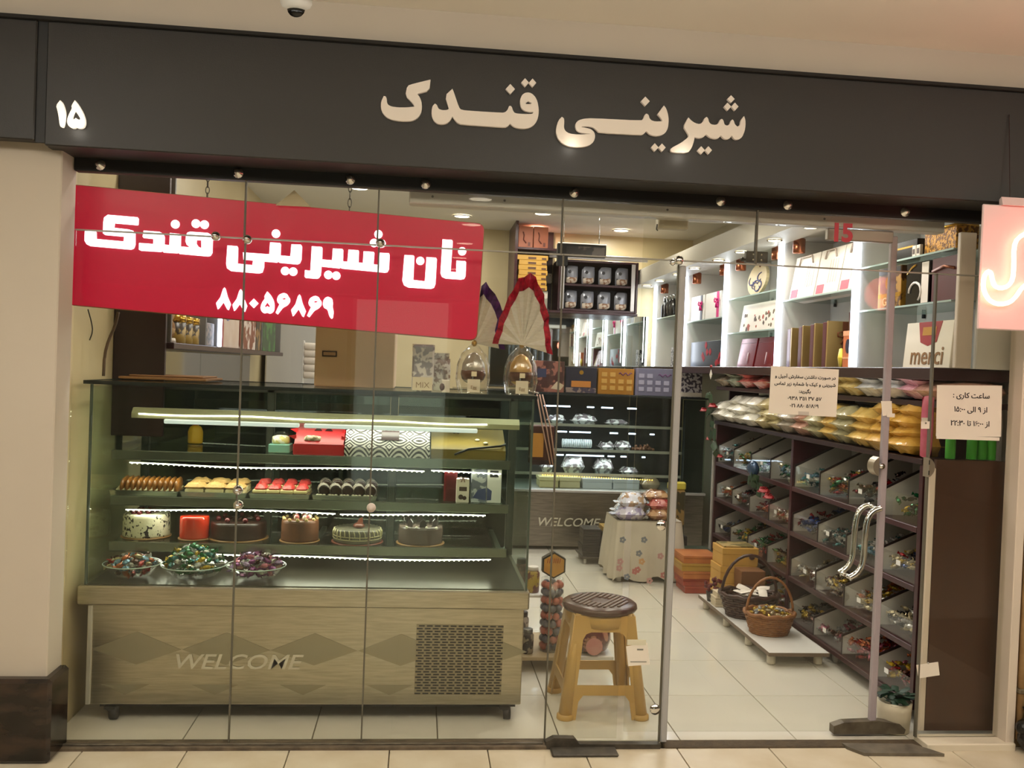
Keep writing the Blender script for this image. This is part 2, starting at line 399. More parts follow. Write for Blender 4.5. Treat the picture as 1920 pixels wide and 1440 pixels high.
QND = [(615,348),(635,360),(645,385),(655,402),(690,414),(735,412),(756,400),(716,268),(790,200),(805,235),(855,385),(880,412),(1000,422),(1290,440),(1320,432),(1342,408),(1355,372),(1372,370),(1385,385),(1395,420),(1415,445),(1500,452),(1570,452),(1595,445),(1597,430),(1560,432),(1510,420),(1480,395),(1466,350),(1468,300),(1485,262),(1515,240),(1555,236),(1590,252),(1620,285),(1640,330),(1652,400),(1650,460),(1635,520),(1600,565),(1560,588),(1500,598),(1440,592),(1400,578),(1365,548),(1345,572),(1315,586),(1200,578),(880,556),(840,540),(812,510),(790,475),(770,515),(735,545),(690,555),(640,548),(605,520),(585,475),(582,425),(590,375)]
QH = [(1548,322),(1520,342),(1525,352),(1575,352),(1580,342)]
YNY = [(158,432),(178,445),(180,480),(176,530),(190,560),(225,582),(300,592),(420,585),(380,580),(320,572),(290,550),(278,515),(285,485),(310,462),(360,448),(430,444),(870,466),(890,450),(905,410),(920,402),(938,415),(945,445),(965,465),(1000,474),(1060,472),(1055,450),(1018,408),(1075,330),(1095,355),(1112,410),(1118,460),(1112,530),(1090,575),(1050,598),(1000,604),(950,592),(918,560),(895,585),(870,595),(490,574),(475,555),(440,525),(390,516),(340,518),(332,524),(380,532),(420,542),(450,570),(458,610),(445,655),(410,685),(360,702),(290,706),(220,698),(160,670),(122,625),(106,575),(110,520),(130,460)]
SHR = [(1795,425),(1807,460),(1808,510),(1800,560),(1780,610),(1755,632),(1725,638),(1700,625),(1685,598),(1665,628),(1630,634),(1605,622),(1588,598),(1565,625),(1535,630),(1490,618),(1455,590),(1430,615),(1395,625),(1350,615),(1345,650),(1325,710),(1290,757),(1150,752),(1133,735),(1140,712),(1230,665),(1285,622),(1300,605),(1285,570),(1250,520),(1295,437),(1320,465),(1355,488),(1395,498),(1425,480),(1440,445),(1458,432),(1472,445),(1480,480),(1500,500),(1540,505),(1565,490),(1582,455),(1597,450),(1610,465),(1618,500),(1640,512),(1665,500),(1678,465),(1690,455),(1702,465),(1712,500),(1735,520),(1760,505),(1765,465)]
outline([smooth(KAF)], *A, LY, .014, LET, 'letter', sg)
outline([smooth(QND), QH], *A, LY, .014, LET, 'letter', sg)
for c in [(1368,202,46,50),(1515,137,38,43),(1590,140,37,42)]: outline([dia(*c)], *A, LY, .014, LET, 'letter_dot', sg)
outline([smooth(YNY)], *B, LY, .014, LET, 'letter', sg)
outline([smooth(SHR)], *B, LY, .014, LET, 'letter', sg)
for c in [(908,292,40,42),(993,706,33,37),(1058,708,33,37),(1678,272,33,34),(1647,340,32,36),(1713,340,32,36),(1410,732,33,36),(1475,732,32,36)]: outline([dia(*c)], *B, LY, .014, LET, 'letter_dot', sg)
N15 = (60, 160, 8.0)
outline([smooth([(432,232),(465,265),(495,345),(508,420),(503,500),(490,590),(475,635),(440,632),(425,590),(412,480),(395,390),(372,312)])], *N15, LY, .014, LETHOT, 'digit', sg)
outline([smooth([(652,232),(700,290),(770,410),(805,510),(808,580),(790,630),(750,652),(700,650),(672,632),(645,652),(600,645),(555,610),(535,555),(545,490),(575,420),(612,350),(600,318)]), smooth([(648,385),(690,430),(735,500),(730,525),(700,520),(668,495),(640,520),(612,520),(612,480),(630,425)])], *N15, LY, .014, LETHOT, 'digit', sg)
ns = thing('neighbour_sign', 'blank charcoal fascia board over the beige pillar, cut off by the photo edge', 'sign', (-2.2, SIGN_Y, SIGN_Z0))
obj('panel', MB().rbox(-3.2, -1.352, SIGN_Y, SIGN_Y+.05, SIGN_Z0+.015, SIGN_Z1, .004), SIGN_DARK, ns)
obj('joint_strip', MB().box(-1.3519, -1.3181, SIGN_Y+.010, SIGN_Y+.0195, SIGN_Z0+.01, SIGN_Z1), BLACK, ns)
# small uplights in the fascia that graze two of the letters
for px, py in ((1075, 268), (1285, 285), (128, 236)):
    q = onY(px, py, SIGN_Y-.05)
    d = bpy.data.lights.new('letter_lamp', 'POINT'); d.energy = .10; d.color = (1, .93, .8); d.shadow_soft_size = .02
    o = bpy.data.objects.new('letter_lamp', d); o.location = q; COL.objects.link(o)

# header strip holding the glass, with its ball-head bolts
hd = struct('trim_6', MB().rbox(-1.283, 2.40, -.012, .03, 2.118, SIGN_Z0+.02, .003), BLACK)
for px, py in ((188,302),(447,315),(657,328),(798,339),(1077,352),(1352,365),(1478,369),(1698,383)):
    q = onY(px, py, -.015)
    obj('bolt', MB().lathe([(.011, .02), (.011, .008), (.019, .006), (.0205, -.004), (.018, -.014), (.010, -.021), (.003, -.023)], (q.x, -.012, 2.143), 12, M=Matrix.Rotation(-PI/2, 4, 'X').inverted()), CHROME, hd)

# ---------------------------------------------------------------- shop-front glass
TRZ = 1.905
def pane(n, x0, x1, z0, z1, y=0.0, t=.010, m_=None):
    return struct(f'window_{n}', MB().box(x0, x1, y-t/2, y+t/2, z0, z1), m_ or G_FRONT)
SEAM = mat('silicone_seam', (92, 86, 72), .6)
seams_x = [-1.275, -.668, -.175, .530, .985]
k = 0
for x0, x1 in zip(seams_x[:-1], seams_x[1:]):
    k += 1; w_ = pane(k, x0+.0025, x1-.0025, .012, TRZ-.002)
    obj('seam', MB().box(x1-.0028, x1+.0028, -.0065, .0065, .012, TRZ), SEAM, w_)
for x0, x1 in ((-1.275, -.672), (-.672, -.182), (-.182, .52), (.52, 1.295), (1.295, 2.40)):
    k += 1; w_ = pane(k, x0+.0025, x1-.0025, TRZ+.002, 2.125)
    if x1 < 2.3: obj('seam', MB().box(x1-.003, x1+.003, -.007, .007, TRZ, 2.12), SEAM, w_)
    obj('seam', MB().box(x0, x1, -.0065, .0065, TRZ-.0025, TRZ+.0025), mat('pale_seam', (150, 144, 130), .4), w_)
k += 1; WL = pane(k, 2.052, 2.40, .028, TRZ-.002)
obj('seam', MB().box(2.045, 2.052, -.008, .008, .028, TRZ), SEAM, WL)
k += 1; pane(k, .535, .822, .012, TRZ-.3, .035, .008)     # second fixed sheet in front of the stool
# round glass connectors on the seams
def knob(px, py, parent, y=-.012, r=.0165, m_=CHROME):
    q = onY(px, py, y)
    obj('glass_connector', MB().lathe([(r*.5, .03), (r*.6, .012), (r, .010), (r*1.06, -.004), (r*.8, -.016), (r*.3, -.022)], (q.x, q.y, q.z), 14, M=Matrix.Rotation(PI/2, 4, 'X')), m_, parent)
W1 = bpy.data.objects['window_1']; W2 = bpy.data.objects['window_2']; W4 = bpy.data.objects['window_4']
for px, py in ((405,443),(464,449)): knob(px, py, W1)
for px, py in ((446,919),(447,947)): knob(px, py, W1, r=.0175)
knob(713, 456, W2); knob(696, 952, W2, r=.0165, m_=mat('plastic_cap', (206, 190, 178), .5))
# seal strip and ball fitting at the free edge of the fixed pane
pole = obj('edge_seal', MB().rbox(.988, 1.014, -.014, .014, .012, 1.885, .004), mat('clear_seal', (162, 160, 158), .35), W4)
q = onY(1274, 487, -.03)
obj('ball_fitting', MB().ball((q.x, -.025, 1.902), .019, 12).ball((q.x-.021, -.01, 1.895), .013, 10), CHROME, W4)
for px, py in ((1240, 985), (1228, 1330)):
    q = onY(px, py, -.012); obj('glass_connector', MB().lathe([(.020, .006), (.0215, 0), (.018, -.006), (.006, -.008)], (q.x, q.y, q.z), 16, M=Matrix.Rotation(PI/2, 4, 'X')), CHROME, W4)
# ---------------------------------------------------------------- sliding leaf and its rail
rail = struct('trim_7', MB().rbox(-.07, 2.115, .065, .13, 2.082, 2.135, .004), ALU)
for xx in (.02, .30, .95, 1.6): obj('screw', MB().lathe([(.005, .0), (.005, -.003)], (xx, .065, 2.112), 8, M=Matrix.Rotation(PI/2, 4, 'X')), BLACK, rail)
DX0, DX1, DY = .862, 1.905, .085
dr = struct('door_1', MB().box(DX0, DX1, DY-.005, DY+.005, .018, 2.08), G_FRONT)
obj('edge_seal', MB().rbox(1.893, 1.921, DY-.012, DY+.012, .06, 2.06, .004), mat('mauve_seal', (158, 146, 150), .4), dr)
obj('top_clamp', MB().rbox(1.62, 1.90, DY-.014, DY+.014, 2.03, 2.078, .004), mat('rail_clamp', (150, 140, 130), .4, .7), dr)
obj('bottom_clamp', MB().prism([(1.735, .012), (1.735, .045), (1.78, .060), (1.93, .066), (2.02, .052), (2.045, .03), (2.04, .012)], 1, DY-.02, DY+.02), mat('worn_steel', (112, 102, 84), .5, .15, noise=1, nscale=20, nrgb=(70, 60, 48)), dr)
# curved double pull handle
hp = [onY(x, y, DY-.045) for x, y in ((1652,953),(1637,958),(1627,972),(1623,995),(1620,1040),(1616,1062),(1606,1076),(1592,1084))]
def subd(pts, n=2):
    for _ in range(n):
        o = [pts[0]]
        for a, b in zip(pts[:-1], pts[1:]): o += [a.lerp(b, .25), a.lerp(b, .75)]
        pts = o+[pts[-1]]
    return pts
hs = subd([Vector((p.x, DY-.045, p.z)) for p in hp])
hb = MB().tube(hs, .0125, 10)
for e in (hs[2], hs[-3]): hb.tube([(e.x, DY-.045, e.z), (e.x, DY-.004, e.z)], .009, 8)
handle = obj('handle', hb, CHROME, dr)
hb2 = MB().tube([Vector((p.x, DY+.045, p.z)) for p in hs], .0125, 10)
for e in (hs[2], hs[-3]): hb2.tube([(e.x, DY+.045, e.z), (e.x, DY+.004, e.z)], .009, 8)
obj('handle', hb2, CHROME, dr)
def half_disc(cx, cz, r, flip, y0, y1):
    pts = [(cx+r*math.cos(a)*flip, cz+r*math.sin(a)) for a in [math.radians(115+i*130/16) for i in range(17)]]
    return MB().prism(pts, 1, y0, y1)
LOCK = mat('satin_lock', (176, 164, 146), .3, .8)
c = onY(1655, 875, DY-.02)
lk = obj('lock', half_disc(c.x, c.z, .043, 1, DY-.026, DY+.026), LOCK, dr)
obj('key_cylinder', MB().lathe([(.012, 0), (.011, -.008), (.007, -.010)], (c.x-.004, DY-.026, c.z+.002), 12, M=Matrix.Rotation(PI/2, 4, 'X')), CHROME, lk)
c = onY(1731, 876, -.01)
st = obj('strike_plate', half_disc(c.x, c.z, .043, -1, -.022, .022), LOCK, WL)
obj('strike_slot', MB().box(c.x+.0165, c.x+.0195, -.0235, -.021, c.z+.012, c.z+.030).box(c.x+.0165, c.x+.0195, -.0235, -.021, c.z-.030, c.z-.012), BLACK, st)
obj('price_sticker', MB().box(2.0, 2.0+.04, .076, .079, 0, .001), PAPER, dr) if False else None
# pivot covers on the floor
t_ = thing('pivot_cover', 'black metal floor pivot cover in front of the fixed pane by the stool', 'floor plate', (.69, -.06, 0), 'floor pivot covers')
obj('cover', MB().rbox(.545, .80, -.118, -.045, 0, .012, .004), mat('scratched_black', (34, 30, 26), .45, .3, noise=1.6, nscale=26, nrgb=(96, 88, 76)), t_)
obj('clamp', MB().prism([(.53, .0), (.53, .028), (.56, .044), (.64, .042), (.66, .02), (.98, .018), (.98, 0)], 1, -.044, -.012), mat('scratched_black'), t_)
t_ = thing('pivot_cover', 'worn grey steel floor plate under the door handle side', 'floor plate', (1.9, -.06, 0), 'floor pivot covers')
obj('cover', MB().prism([(1.775, -.115), (2.10, -.125), (2.06, -.075), (2.02, -.03), (1.73, -.02), (1.735, -.055)], 2, 0, .012), mat('worn_plate', (126, 116, 100), .5, .1, noise=1.4, nscale=18, nrgb=(72, 64, 54)), t_)

# ---------------------------------------------------------------- red light-box sign hung behind the glass
RY = .10
rs = thing('light_box_sign', 'crimson lit sign with white script and phone digits hanging behind the upper glass', 'sign', (-.55, RY, 1.6))
tl, tr_, br, bl = [onY(*p, RY) for p in ((130,346),(908,420),(893,638),(122,570))]
def rounded(poly, r, n=5):
    out = []
    for i in range(len(poly)):
        a, b, c = Vector(poly[i-1]), Vector(poly[i]), Vector(poly[(i+1) % len(poly)])
        p, q = b+(a-b).normalized()*r, b+(c-b).normalized()*r
        for k in range(n+1):
            t = k/n; out.append(tuple(p*(1-t)**2+b*2*t*(1-t)+q*t*t))
    return out
face2 = rounded([(p.x, p.z) for p in (tl, tr_, br, bl)], .03)
obj('face', MB().prism(face2, 1, RY, RY+.006), RED_FACE, rs)
cx, cz = sum(p[0] for p in face2)/len(face2), sum(p[1] for p in face2)/len(face2)
obj('rim', MB().prism([(cx+(x-cx)*1.004, cz+(z-cz)*1.012) for x, z in face2], 1, RY+.006, RY+.05), mat('gold_rim', (150, 110, 60), .4), rs)
C3 = (140, 390, 6.4); C4 = (400, 410, 6.4); C5 = (620, 420, 6.4); C6 = (390, 520, 6.4)
LYR = RY-.004
def rl(polys, C): return outline(polys, *C, LYR, .006, SIGN_WHITE, 'letter', rs)
def rd(c, r, C): return outline([circ(c[0], c[1], r)], *C, LYR, .006, SIGN_WHITE, 'letter_dot', rs)
rl([[(400,82),(755,112),(768,130),(765,200),(755,208),(480,184),(475,238),(650,258),(700,272),(728,310),(728,440),(712,485),(680,500),(640,498),(190,458),(145,435),(120,390),(125,270),(240,272),(260,290),(262,372),(590,402),(595,345),(370,325),(342,305),(345,180),(355,115)]], C3)
rl([[(830,272),(1020,286),(1065,310),(1080,350),(1078,440),(1138,446),(1145,300),(1262,312),(1275,335),(1272,462),(1385,472),(1345,440),(1332,400),(1338,330),(1355,295),(1390,285),(1600,300),(1645,325),(1658,380),(1652,540),(1630,575),(1600,582),(1260,552),(1245,535),(1235,545),(1070,535),(1052,515),(1040,528),(800,514),(772,500),(775,420),(945,432),(948,372),(830,360),(818,345)], [(1465,384),(1520,388),(1522,482),(1485,465),(1462,430)]], C3)
for c in ((1208,195),(1455,188),(1558,200)): rd(c, 52, C3)
rl([[(170,322),(285,330),(298,350),(292,540),(470,558),(478,502),(362,492),(355,405),(672,428),(682,285),(800,292),(812,310),(806,442),(925,452),(938,308),(1050,312),(1065,335),(1058,490),(1040,535),(1010,550),(795,530),(780,515),(765,528),(612,515),(608,590),(590,645),(550,658),(215,630),(165,595),(155,540)]], C4)
rl([[(1182,332),(1300,340),(1310,355),(1305,490),(1425,500),(1435,358),(1550,365),(1560,380),(1555,512),(1610,518),(1622,372),(1740,380),(1748,395),(1742,528),(1795,532),(1803,392),(1923,399),(1933,414),(1923,549),(1986,554),(1998,409),(2108,416),(2116,439),(2108,609),(2088,644),(2058,649),(1538,599),(1530,585),(1515,598),(1298,575),(1290,680),(1265,715),(1240,722),(1110,712),(1095,695),(1100,618),(1165,625)]], C4)
for c in ((752,180),(862,628),(958,636),(1380,675),(1475,685)): rd(c, 51, C4)
for c in ((573,123),(520,228),(612,235)): rd(c, 50, C5)
rl([[(885,372),(995,378),(1005,395),(992,672),(1130,688),(1150,398),(1262,405),(1275,425),(1258,720),(1240,765),(1200,780),(930,762),(880,735),(860,680)]], C5)
rl([[(1342,185),(1455,192),(1465,210),(1440,572),(1505,578),(1510,440),(1615,446),(1625,462),(1618,630),(1600,660),(1565,668),(1380,655),(1335,635),(1318,590)]], C5)
rd((1075,443), 50, C5); rd((1578,328), 50, C5)
E8 = [(198,122),(212,140),(235,230),(275,325),(248,395),(232,385),(188,300),(132,375),(118,385),(98,310),(150,240),(180,145)]
E6 = [(905,185),(950,200),(970,240),(985,255),(985,300),(950,340),(900,365),(865,410),(838,445),(812,425),(845,350),(860,325),(835,300),(828,265),(845,215)]; H6 = [(915,247),(945,257),(915,270),(882,260)]
sh = lambda P, dx, dy: [(x+dx, y+dy) for x, y in P]
for P in ([E8], [sh(E8,196,20)], [dia(550,313,55,57)], [smooth([(712,170),(755,215),(790,280),(800,350),(790,410),(750,440),(712,425),(675,435),(640,405),(630,360),(650,300),(685,255),(675,230)]), [(712,300),(745,345),(738,365),(712,345),(690,365),(682,345)]], [smooth(E6), H6], [sh(E8,900,83)], [smooth(sh(E6,378,35)), sh(H6,378,35)], [smooth([(1445,232),(1490,255),(1500,310),(1495,360),(1508,410),(1500,490),(1480,498),(1455,465),(1435,385),(1395,370),(1378,330),(1385,275),(1410,242)])]):
    o = outline(P, *C6, LYR, .006, SIGN_WHITE, 'digit', rs)
# chains
CHM = mat('chain_steel', (96, 90, 80), .4, .9)
for px, py0, py1 in ((390, 328, 374), (657, 345, 402)):
    a, b = onY(px, py0, RY+.02), onY(px+2, py1, RY+.02); n = 4; mb = MB()
    for i in range(n):
        z = a.z+(b.z-a.z)*(i+.5)/n; h = abs(a.z-b.z)/n*.62; ang = PI/2*(i % 2)
        mb.tube([(a.x+.007*math.cos(t)*math.cos(ang), RY+.02+.007*math.cos(t)*math.sin(ang), z+h*math.sin(t)) for t in [2*PI*j/10 for j in range(10)]], .0018, 5, closed=True)
    obj('chain', mb, CHM, rs)
q = onY(548, 375, RY-.01)
sc_ = MB(); a = [onY(*p, RY-.012) for p in ((517,385),(552,357),(583,388))]
sc_.prism([(p.x, p.z) for p in a], 1, RY-.016, RY-.008)
tag(obj('cardboard_scrap', sc_, mat('cream_card', (198, 182, 150), .8)), 'small triangular scrap of cream card tucked on top of the crimson sign', 'card')

# ---------------------------------------------------------------- dome camera
q = onZ(558, 6, 2.735)
dc = thing('security_camera', 'white dome security camera with black lens on the mall ceiling above the sign', 'camera', (q.x, q.y, 2.735))
obj('housing', MB().lathe([(.064, 0), (.064, -.014), (.058, -.028), (.046, -.034)], (q.x, q.y, 2.735), 24), WHITE, dc)
obj('lens_dome', MB().ball((q.x, q.y-.006, 2.700), (.040, .040, .036), 18), BLACK_GLOSS, dc)

# ---------------------------------------------------------------- neon board in front of the right pane
NY = -.26
nb = thing('neon_sign', 'white board with a glowing hook-shaped neon tube hanging at the edge of the photo', 'sign', (2.15, NY, 1.8))
a, b = onY(1844, 382, NY), onY(1838, 617, NY)
obj('board', MB().rbox(a.x, a.x+.62, NY, NY+.012, b.z, a.z, .004), mat('neon_board', (222, 206, 206), .35), nb)
obj('curled_edge', MB().prism([(NY-.012, a.z-.002), (NY+.012, a.z-.002), (NY+.012, a.z+.022), (NY, a.z+.03)], 0, a.x+.07, a.x+.62), mat('neon_board'), nb)
pts = [onY(x, y, NY-.022) for x, y in ((1960,425),(1930,434),(1908,446),(1901,462),(1901,500),(1899,524),(1890,537),(1875,541),(1864,536),(1860,522),(1858,511),(1852,508),(1845,518),(1843,538),(1849,556),(1860,567),(1876,571),(1894,567),(1906,555),(1914,542),(1924,533),(1945,536),(1965,548))]
obj('neon_tube', MB().tube(subd([Vector((p.x, NY-.022, p.z)) for p in pts], 1), .0085, 8), mat('neon_tube', (255, 214, 190), .4, emit=(255, 124, 100), power=11), nb)
w_ = onY(1893, 170, SIGN_Y)
obj('hanging_wire', MB().tube([(w_.x, SIGN_Y-.004, 2.5), (w_.x+.0, -.22, 2.2), (onY(1893, 395, NY).x, NY, a.z)], .0015, 5), mat('dark_wire', (60, 40, 36), .6), nb)
d = bpy.data.lights.new('neon_glow', 'POINT'); d.energy = 3.0; d.color = (1.0, .13, .12); d.shadow_soft_size = .08
o = bpy.data.objects.new('neon_glow', d); c = onY(1895, 510, NY-.06); o.location = (c.x+.04, NY-.26, c.z); COL.objects.link(o)
# ================================================================ generic goods
FOIL = lambda n, c, r=.22, m_=.35: mat(n, c, r, m_, noise=.8, nscale=60, nrgb=tuple(min(255, int(v*.62)) for v in c))
CANDY = {k: FOIL('wrapper_'+k, c) for k, c in dict(green=(20, 120, 62), gold=(214, 176, 48), silver=(206, 208, 206), red=(168, 26, 30), blue=(40, 72, 140), purple=(150, 62, 138), pink=(214, 120, 140),
         orange=(206, 104, 40), white=(226, 222, 212), teal=(60, 140, 140), brown=(96, 54, 34), lilac=(180, 150, 196), cream=(214, 196, 150), black=(36, 32, 34), sky=(130, 172, 196)).items()}
def candy_mb(mb, c, s, mi=0, M3=None):
    """twist-wrapped sweet: six-sided body with two flared wrapper ends"""
    R = Matrix.Rotation(random.uniform(0, 2*PI), 4, 'Z') @ Matrix.Rotation(random.uniform(-.5, .5), 4, 'Y') @ Matrix.Rotation(random.uniform(0, 2*PI), 4, 'X') if M3 is None else M3
    ring = []
    for x, r in ((-1.0, .42), (-.62, .10), (-.46, .34), (0, .42), (.46, .34), (.62, .10), (1.0, .42)):
        ring.append([(x, r*math.cos(2*PI*k/6)*(.35 if abs(x) > .9 else 1), r*math.sin(2*PI*k/6)) for k in range(6)])
    v = [R @ Vector((p[0]*s, p[1]*s, p[2]*s))+Vector(c) for q in ring for p in q]; f = []
    for i in range(6):
        for k in range(6): f.append((i*6+k, i*6+(k+1) % 6, (i+1)*6+(k+1) % 6, (i+1)*6+k))
    return mb.add(v, f, mi, False)
def candy_mesh(name, s, m_):
    mb = candy_mb(MB(), (0, 0, 0), s, M3=Matrix.Identity(4)); me = bpy.data.meshes.new(name)
    me.from_pydata([Vector(p) for p in mb.v], [], mb.f); me.materials.append(m_); return me
def candies(name, label, group, meshes, spots):
    for i, (x, y, z) in enumerate(spots):
        o = link(name, meshes[i % len(meshes)]); o.location = (x, y, z)
        o.rotation_euler = (random.uniform(0, 6), random.uniform(-.4, .4), random.uniform(0, 6)); tag(o, meshes[i % len(meshes)].materials[0].name.replace('wrapper_', '')+' '+label, 'candy', group)
def tray(x0, x1, y0, y1, z, label):
    t = thing('steel_tray', label, 'tray', ((x0+x1)/2, (y0+y1)/2, z), 'steel pastry trays on the middle shelf')
    b = MB().rbox(x0+.006, x1-.006, y0+.006, y1-.006, z, z+.004, .001)
    obj('base', b, STEEL_TRAY, t)
    r = MB(); o_ = [(x0, y0), (x1, y0), (x1, y1), (x0, y1)]; i_ = [(x0+.012, y0+.012), (x1-.012, y0+.012), (x1-.012, y1-.012), (x0+.012, y1-.012)]
    v = [(p[0], p[1], z+.020) for p in o_]+[(p[0], p[1], z+.018) for p in i_]+[(p[0]*.5+q[0]*.5, p[1]*.5+q[1]*.5, z) for p, q in zip(o_, i_)]
    f = []
    for k in range(4):
        j = (k+1) % 4; f += [(k, j, 4+j, 4+k), (4+k, 4+j, 8+j, 8+k), (8+k, 8+j, j, k)]
    obj('rim', r.add(v, f), STEEL_TRAY, t)
    return t
STEEL_TRAY = mat('tray_steel', (188, 186, 172), .25, 1.0)
def gift_box(name, label, cat, x0, x1, y0, y1, z0, z1, m_, lidm=None, group=None, lid=.35):
    t = thing(name, label, cat, ((x0+x1)/2, (y0+y1)/2, z0), group)
    zl = z1-(z1-z0)*lid
    obj('box_base', MB().rbox(x0+.002, x1-.002, y0+.002, y1-.002, z0, zl, .002), m_, t)
    obj('lid', MB().rbox(x0, x1, y0, y1, zl+.0005, z1, .002), lidm or m_, t)
    return t
def bow_mb(c, s, ax='x'):
    """two loops, a knot and two tails lying in the plane facing -Y (ax x) or -X (ax y)"""
    mb = MB(); c = Vector(c)
    def P(u, w, d): return c+(Vector((u, -d, w)) if ax == 'x' else Vector((-d, -u, w)))*s
    for sg_ in (-1, 1):
        lp = [P(sg_*.05, 0, .1), P(sg_*.5, .38, .25), P(sg_*.95, .22, .2), P(sg_*.9, -.18, .2), P(sg_*.45, -.22, .25), P(sg_*.05, 0, .1)]
        mb.tube(lp, .10*s, 5)
        mb.tube([P(sg_*.05, 0, .12), P(sg_*.28, -.55, .15), P(sg_*.5, -1.0, .1)], [.09*s, .11*s, .13*s], 5)
    mb.ball(P(0, 0, .15), .18*s, 8)
    return mb

# ================================================================ FRONT DISPLAY CASE
CY0, CY1 = .20, .94
CX0, CX1 = -1.275, .462
dcse = thing('pastry_case', 'long steel and glass pastry case with a WELCOME front standing behind the shop window', 'display case', (-.4, .57, 0))
b_ = MB(); b_.rbox(-1.262, .458, CY0+.016, CY1, .075, .475, .004)
obj('base_cabinet', b_, STEEL, dcse)
obj('base_lip', MB().rbox(-1.302, .476, CY0-.004, CY1+.005, .472, .548, .006), STEEL, dcse)
obj('corner_trim', MB().rbox(-1.262, -1.245, CY0+.006, CY0+.02, .078, .47, .002), mat('bare_edge', (206, 204, 196), .4, .6), dcse)
obj('kick_recess', MB().box(-1.22, .44, CY0+.05, CY1-.03, .055, .078), BLACK, dcse)
for cx_, cy_ in ((-1.18, .26), (.395, .26), (-1.18, .86), (.395, .86)):
    w_ = obj('caster', MB().rbox(cx_-.022, cx_+.022, cy_-.02, cy_+.02, .045, .06, .003).lathe([(.004, -.016), (.026, -.014), (.027, 0), (.026, .014), (.004, .016)], (cx_+.012, cy_, .0275), 14, M=Matrix.Rotation(PI/2, 4, 'Y')).prism([(cx_-.015, .05), (cx_+.015, .05), (cx_+.024, .022), (cx_+.008, .022)], 1, cy_-.021, cy_+.021), mat('caster_rubber', (26, 24, 24), .5), dcse)
# louvred vent of short slots (black bars on a plain field paint the shade inside)
gx0, gx1, gz0, gz1 = .02, .375, .118, .405
vent = obj('vent_panel', MB().box(gx0, gx1, CY0+.0125, CY0+.0150, gz0, gz1), mat('vent_field', (160, 152, 130), .45, .9), dcse)
sm = MB(); rows = 26
for r_ in range(rows):
    z = gz0+(r_+.5)*(gz1-gz0)/rows; n = 11; wv = (gx1-gx0)/n
    for i in range(n):
        x = gx0+(i+(.25 if r_ % 2 else .0)+.04)*wv
        sm.box(x, min(x+wv*.74, gx1), CY0+.0112, CY0+.0128, z-.0026, z+.0026)
o = obj('painted_slot', sm, BLACK, vent); o['kind'] = 'stuff'
# etched lozenges and lettering on the steel front
ET = mat('etched_band', (166, 160, 138), .5, .9)
em = MB()
for i in range(5):
    cx_ = -1.075+i*.345; em.prism([(cx_-.17, .295), (cx_, .365), (cx_+.17, .295), (cx_, .235)], 1, CY0+.0135, CY0+.0152)
    em.prism([(cx_-.13, .155), (cx_+.05, .155), (cx_-.04, .115)], 1, CY0+.0135, CY0+.0152)
o = obj('etched_pattern', em, ET, dcse); o['kind'] = 'stuff'
text('lettering', 'WELCOME', .105, (-.69, CY0+.0125, .245), mat('etched_letter', (206, 200, 180), .6, .3), dcse, bold=.001, shear=.25, scale=(.98, .8))
# glass body
def glass_sheet(name, *b): return obj(name, MB().box(*b), G_CASE, dcse)
glass_sheet('front_glass', CX0+.01, CX1-.01, CY0+.012, CY0+.018, .55, 1.328)
glass_sheet('side_glass', CX0, CX0+.006, CY0+.012, CY1, .55, 1.33)
glass_sheet('side_glass', CX1-.006, CX1, CY0+.012, CY1, .55, 1.33)
glass_sheet('top_glass', -1.30, .475, CY0, CY1, 1.338, 1.348)
EDG = mat('dark_glass_edge', (26, 34, 30), .3)
ed = MB().box(-1.302, .477, CY0-.003, CY0+.001, 1.336, 1.350).box(-1.302, .477, CY1, CY1+.004, 1.336, 1.350).box(.474, .478, CY0, CY1, 1.336, 1.350).box(-1.303, -1.299, CY0, CY1, 1.336, 1.350)
obj('glass_edge', ed, EDG, dcse)
for x in (CX0, CX1):
    obj('corner_seal', MB().box(x-.004, x+.004, CY0+.008, CY0+.020, .55, 1.335), mat('grey_green_seal', (70, 84, 74), .3), dcse)
    obj('corner_seal', MB().box(x-.012, x+.012, CY1-.02, CY1, .55, 1.335), mat('grey_green_seal'), dcse)
# rear frame with sliding doors
fr = MB()
for x in (-1.27, -.70, -.12, .455): fr.rbox(x-.018, x+.018, CY1-.03, CY1, .55, 1.335, .003)
fr.box(-1.27, .455, CY1-.03, CY1, .55, .585).box(-1.27, .455, CY1-.03, CY1, 1.30, 1.335)
obj('rear_frame', fr, mat('rear_frame_grey', (92, 96, 90), .4, .4), dcse)
for x0, x1 in ((-1.25, -.72), (-.68, -.14), (-.10, .435)): obj('rear_door', MB().box(x0, x1, CY1-.018, CY1-.012, .585, 1.30), glass_mat('rear_door_glass', (120, 134, 126), .05, .4, 0), dcse)
obj('inner_floor', MB().box(-1.27, .455, CY0+.02, CY1, .545, .552), mat('case_floor_steel', (104, 100, 86), .3, .8, noise=.8, nscale=5, nrgb=(88, 84, 72)), dcse)
SH = [(1.060, 'upper'), (.872, 'middle'), (.682, 'lower')]
SY0, SY1 = .40, .88
RAILM = mat('shelf_rail', (128, 134, 122), .22, .8)
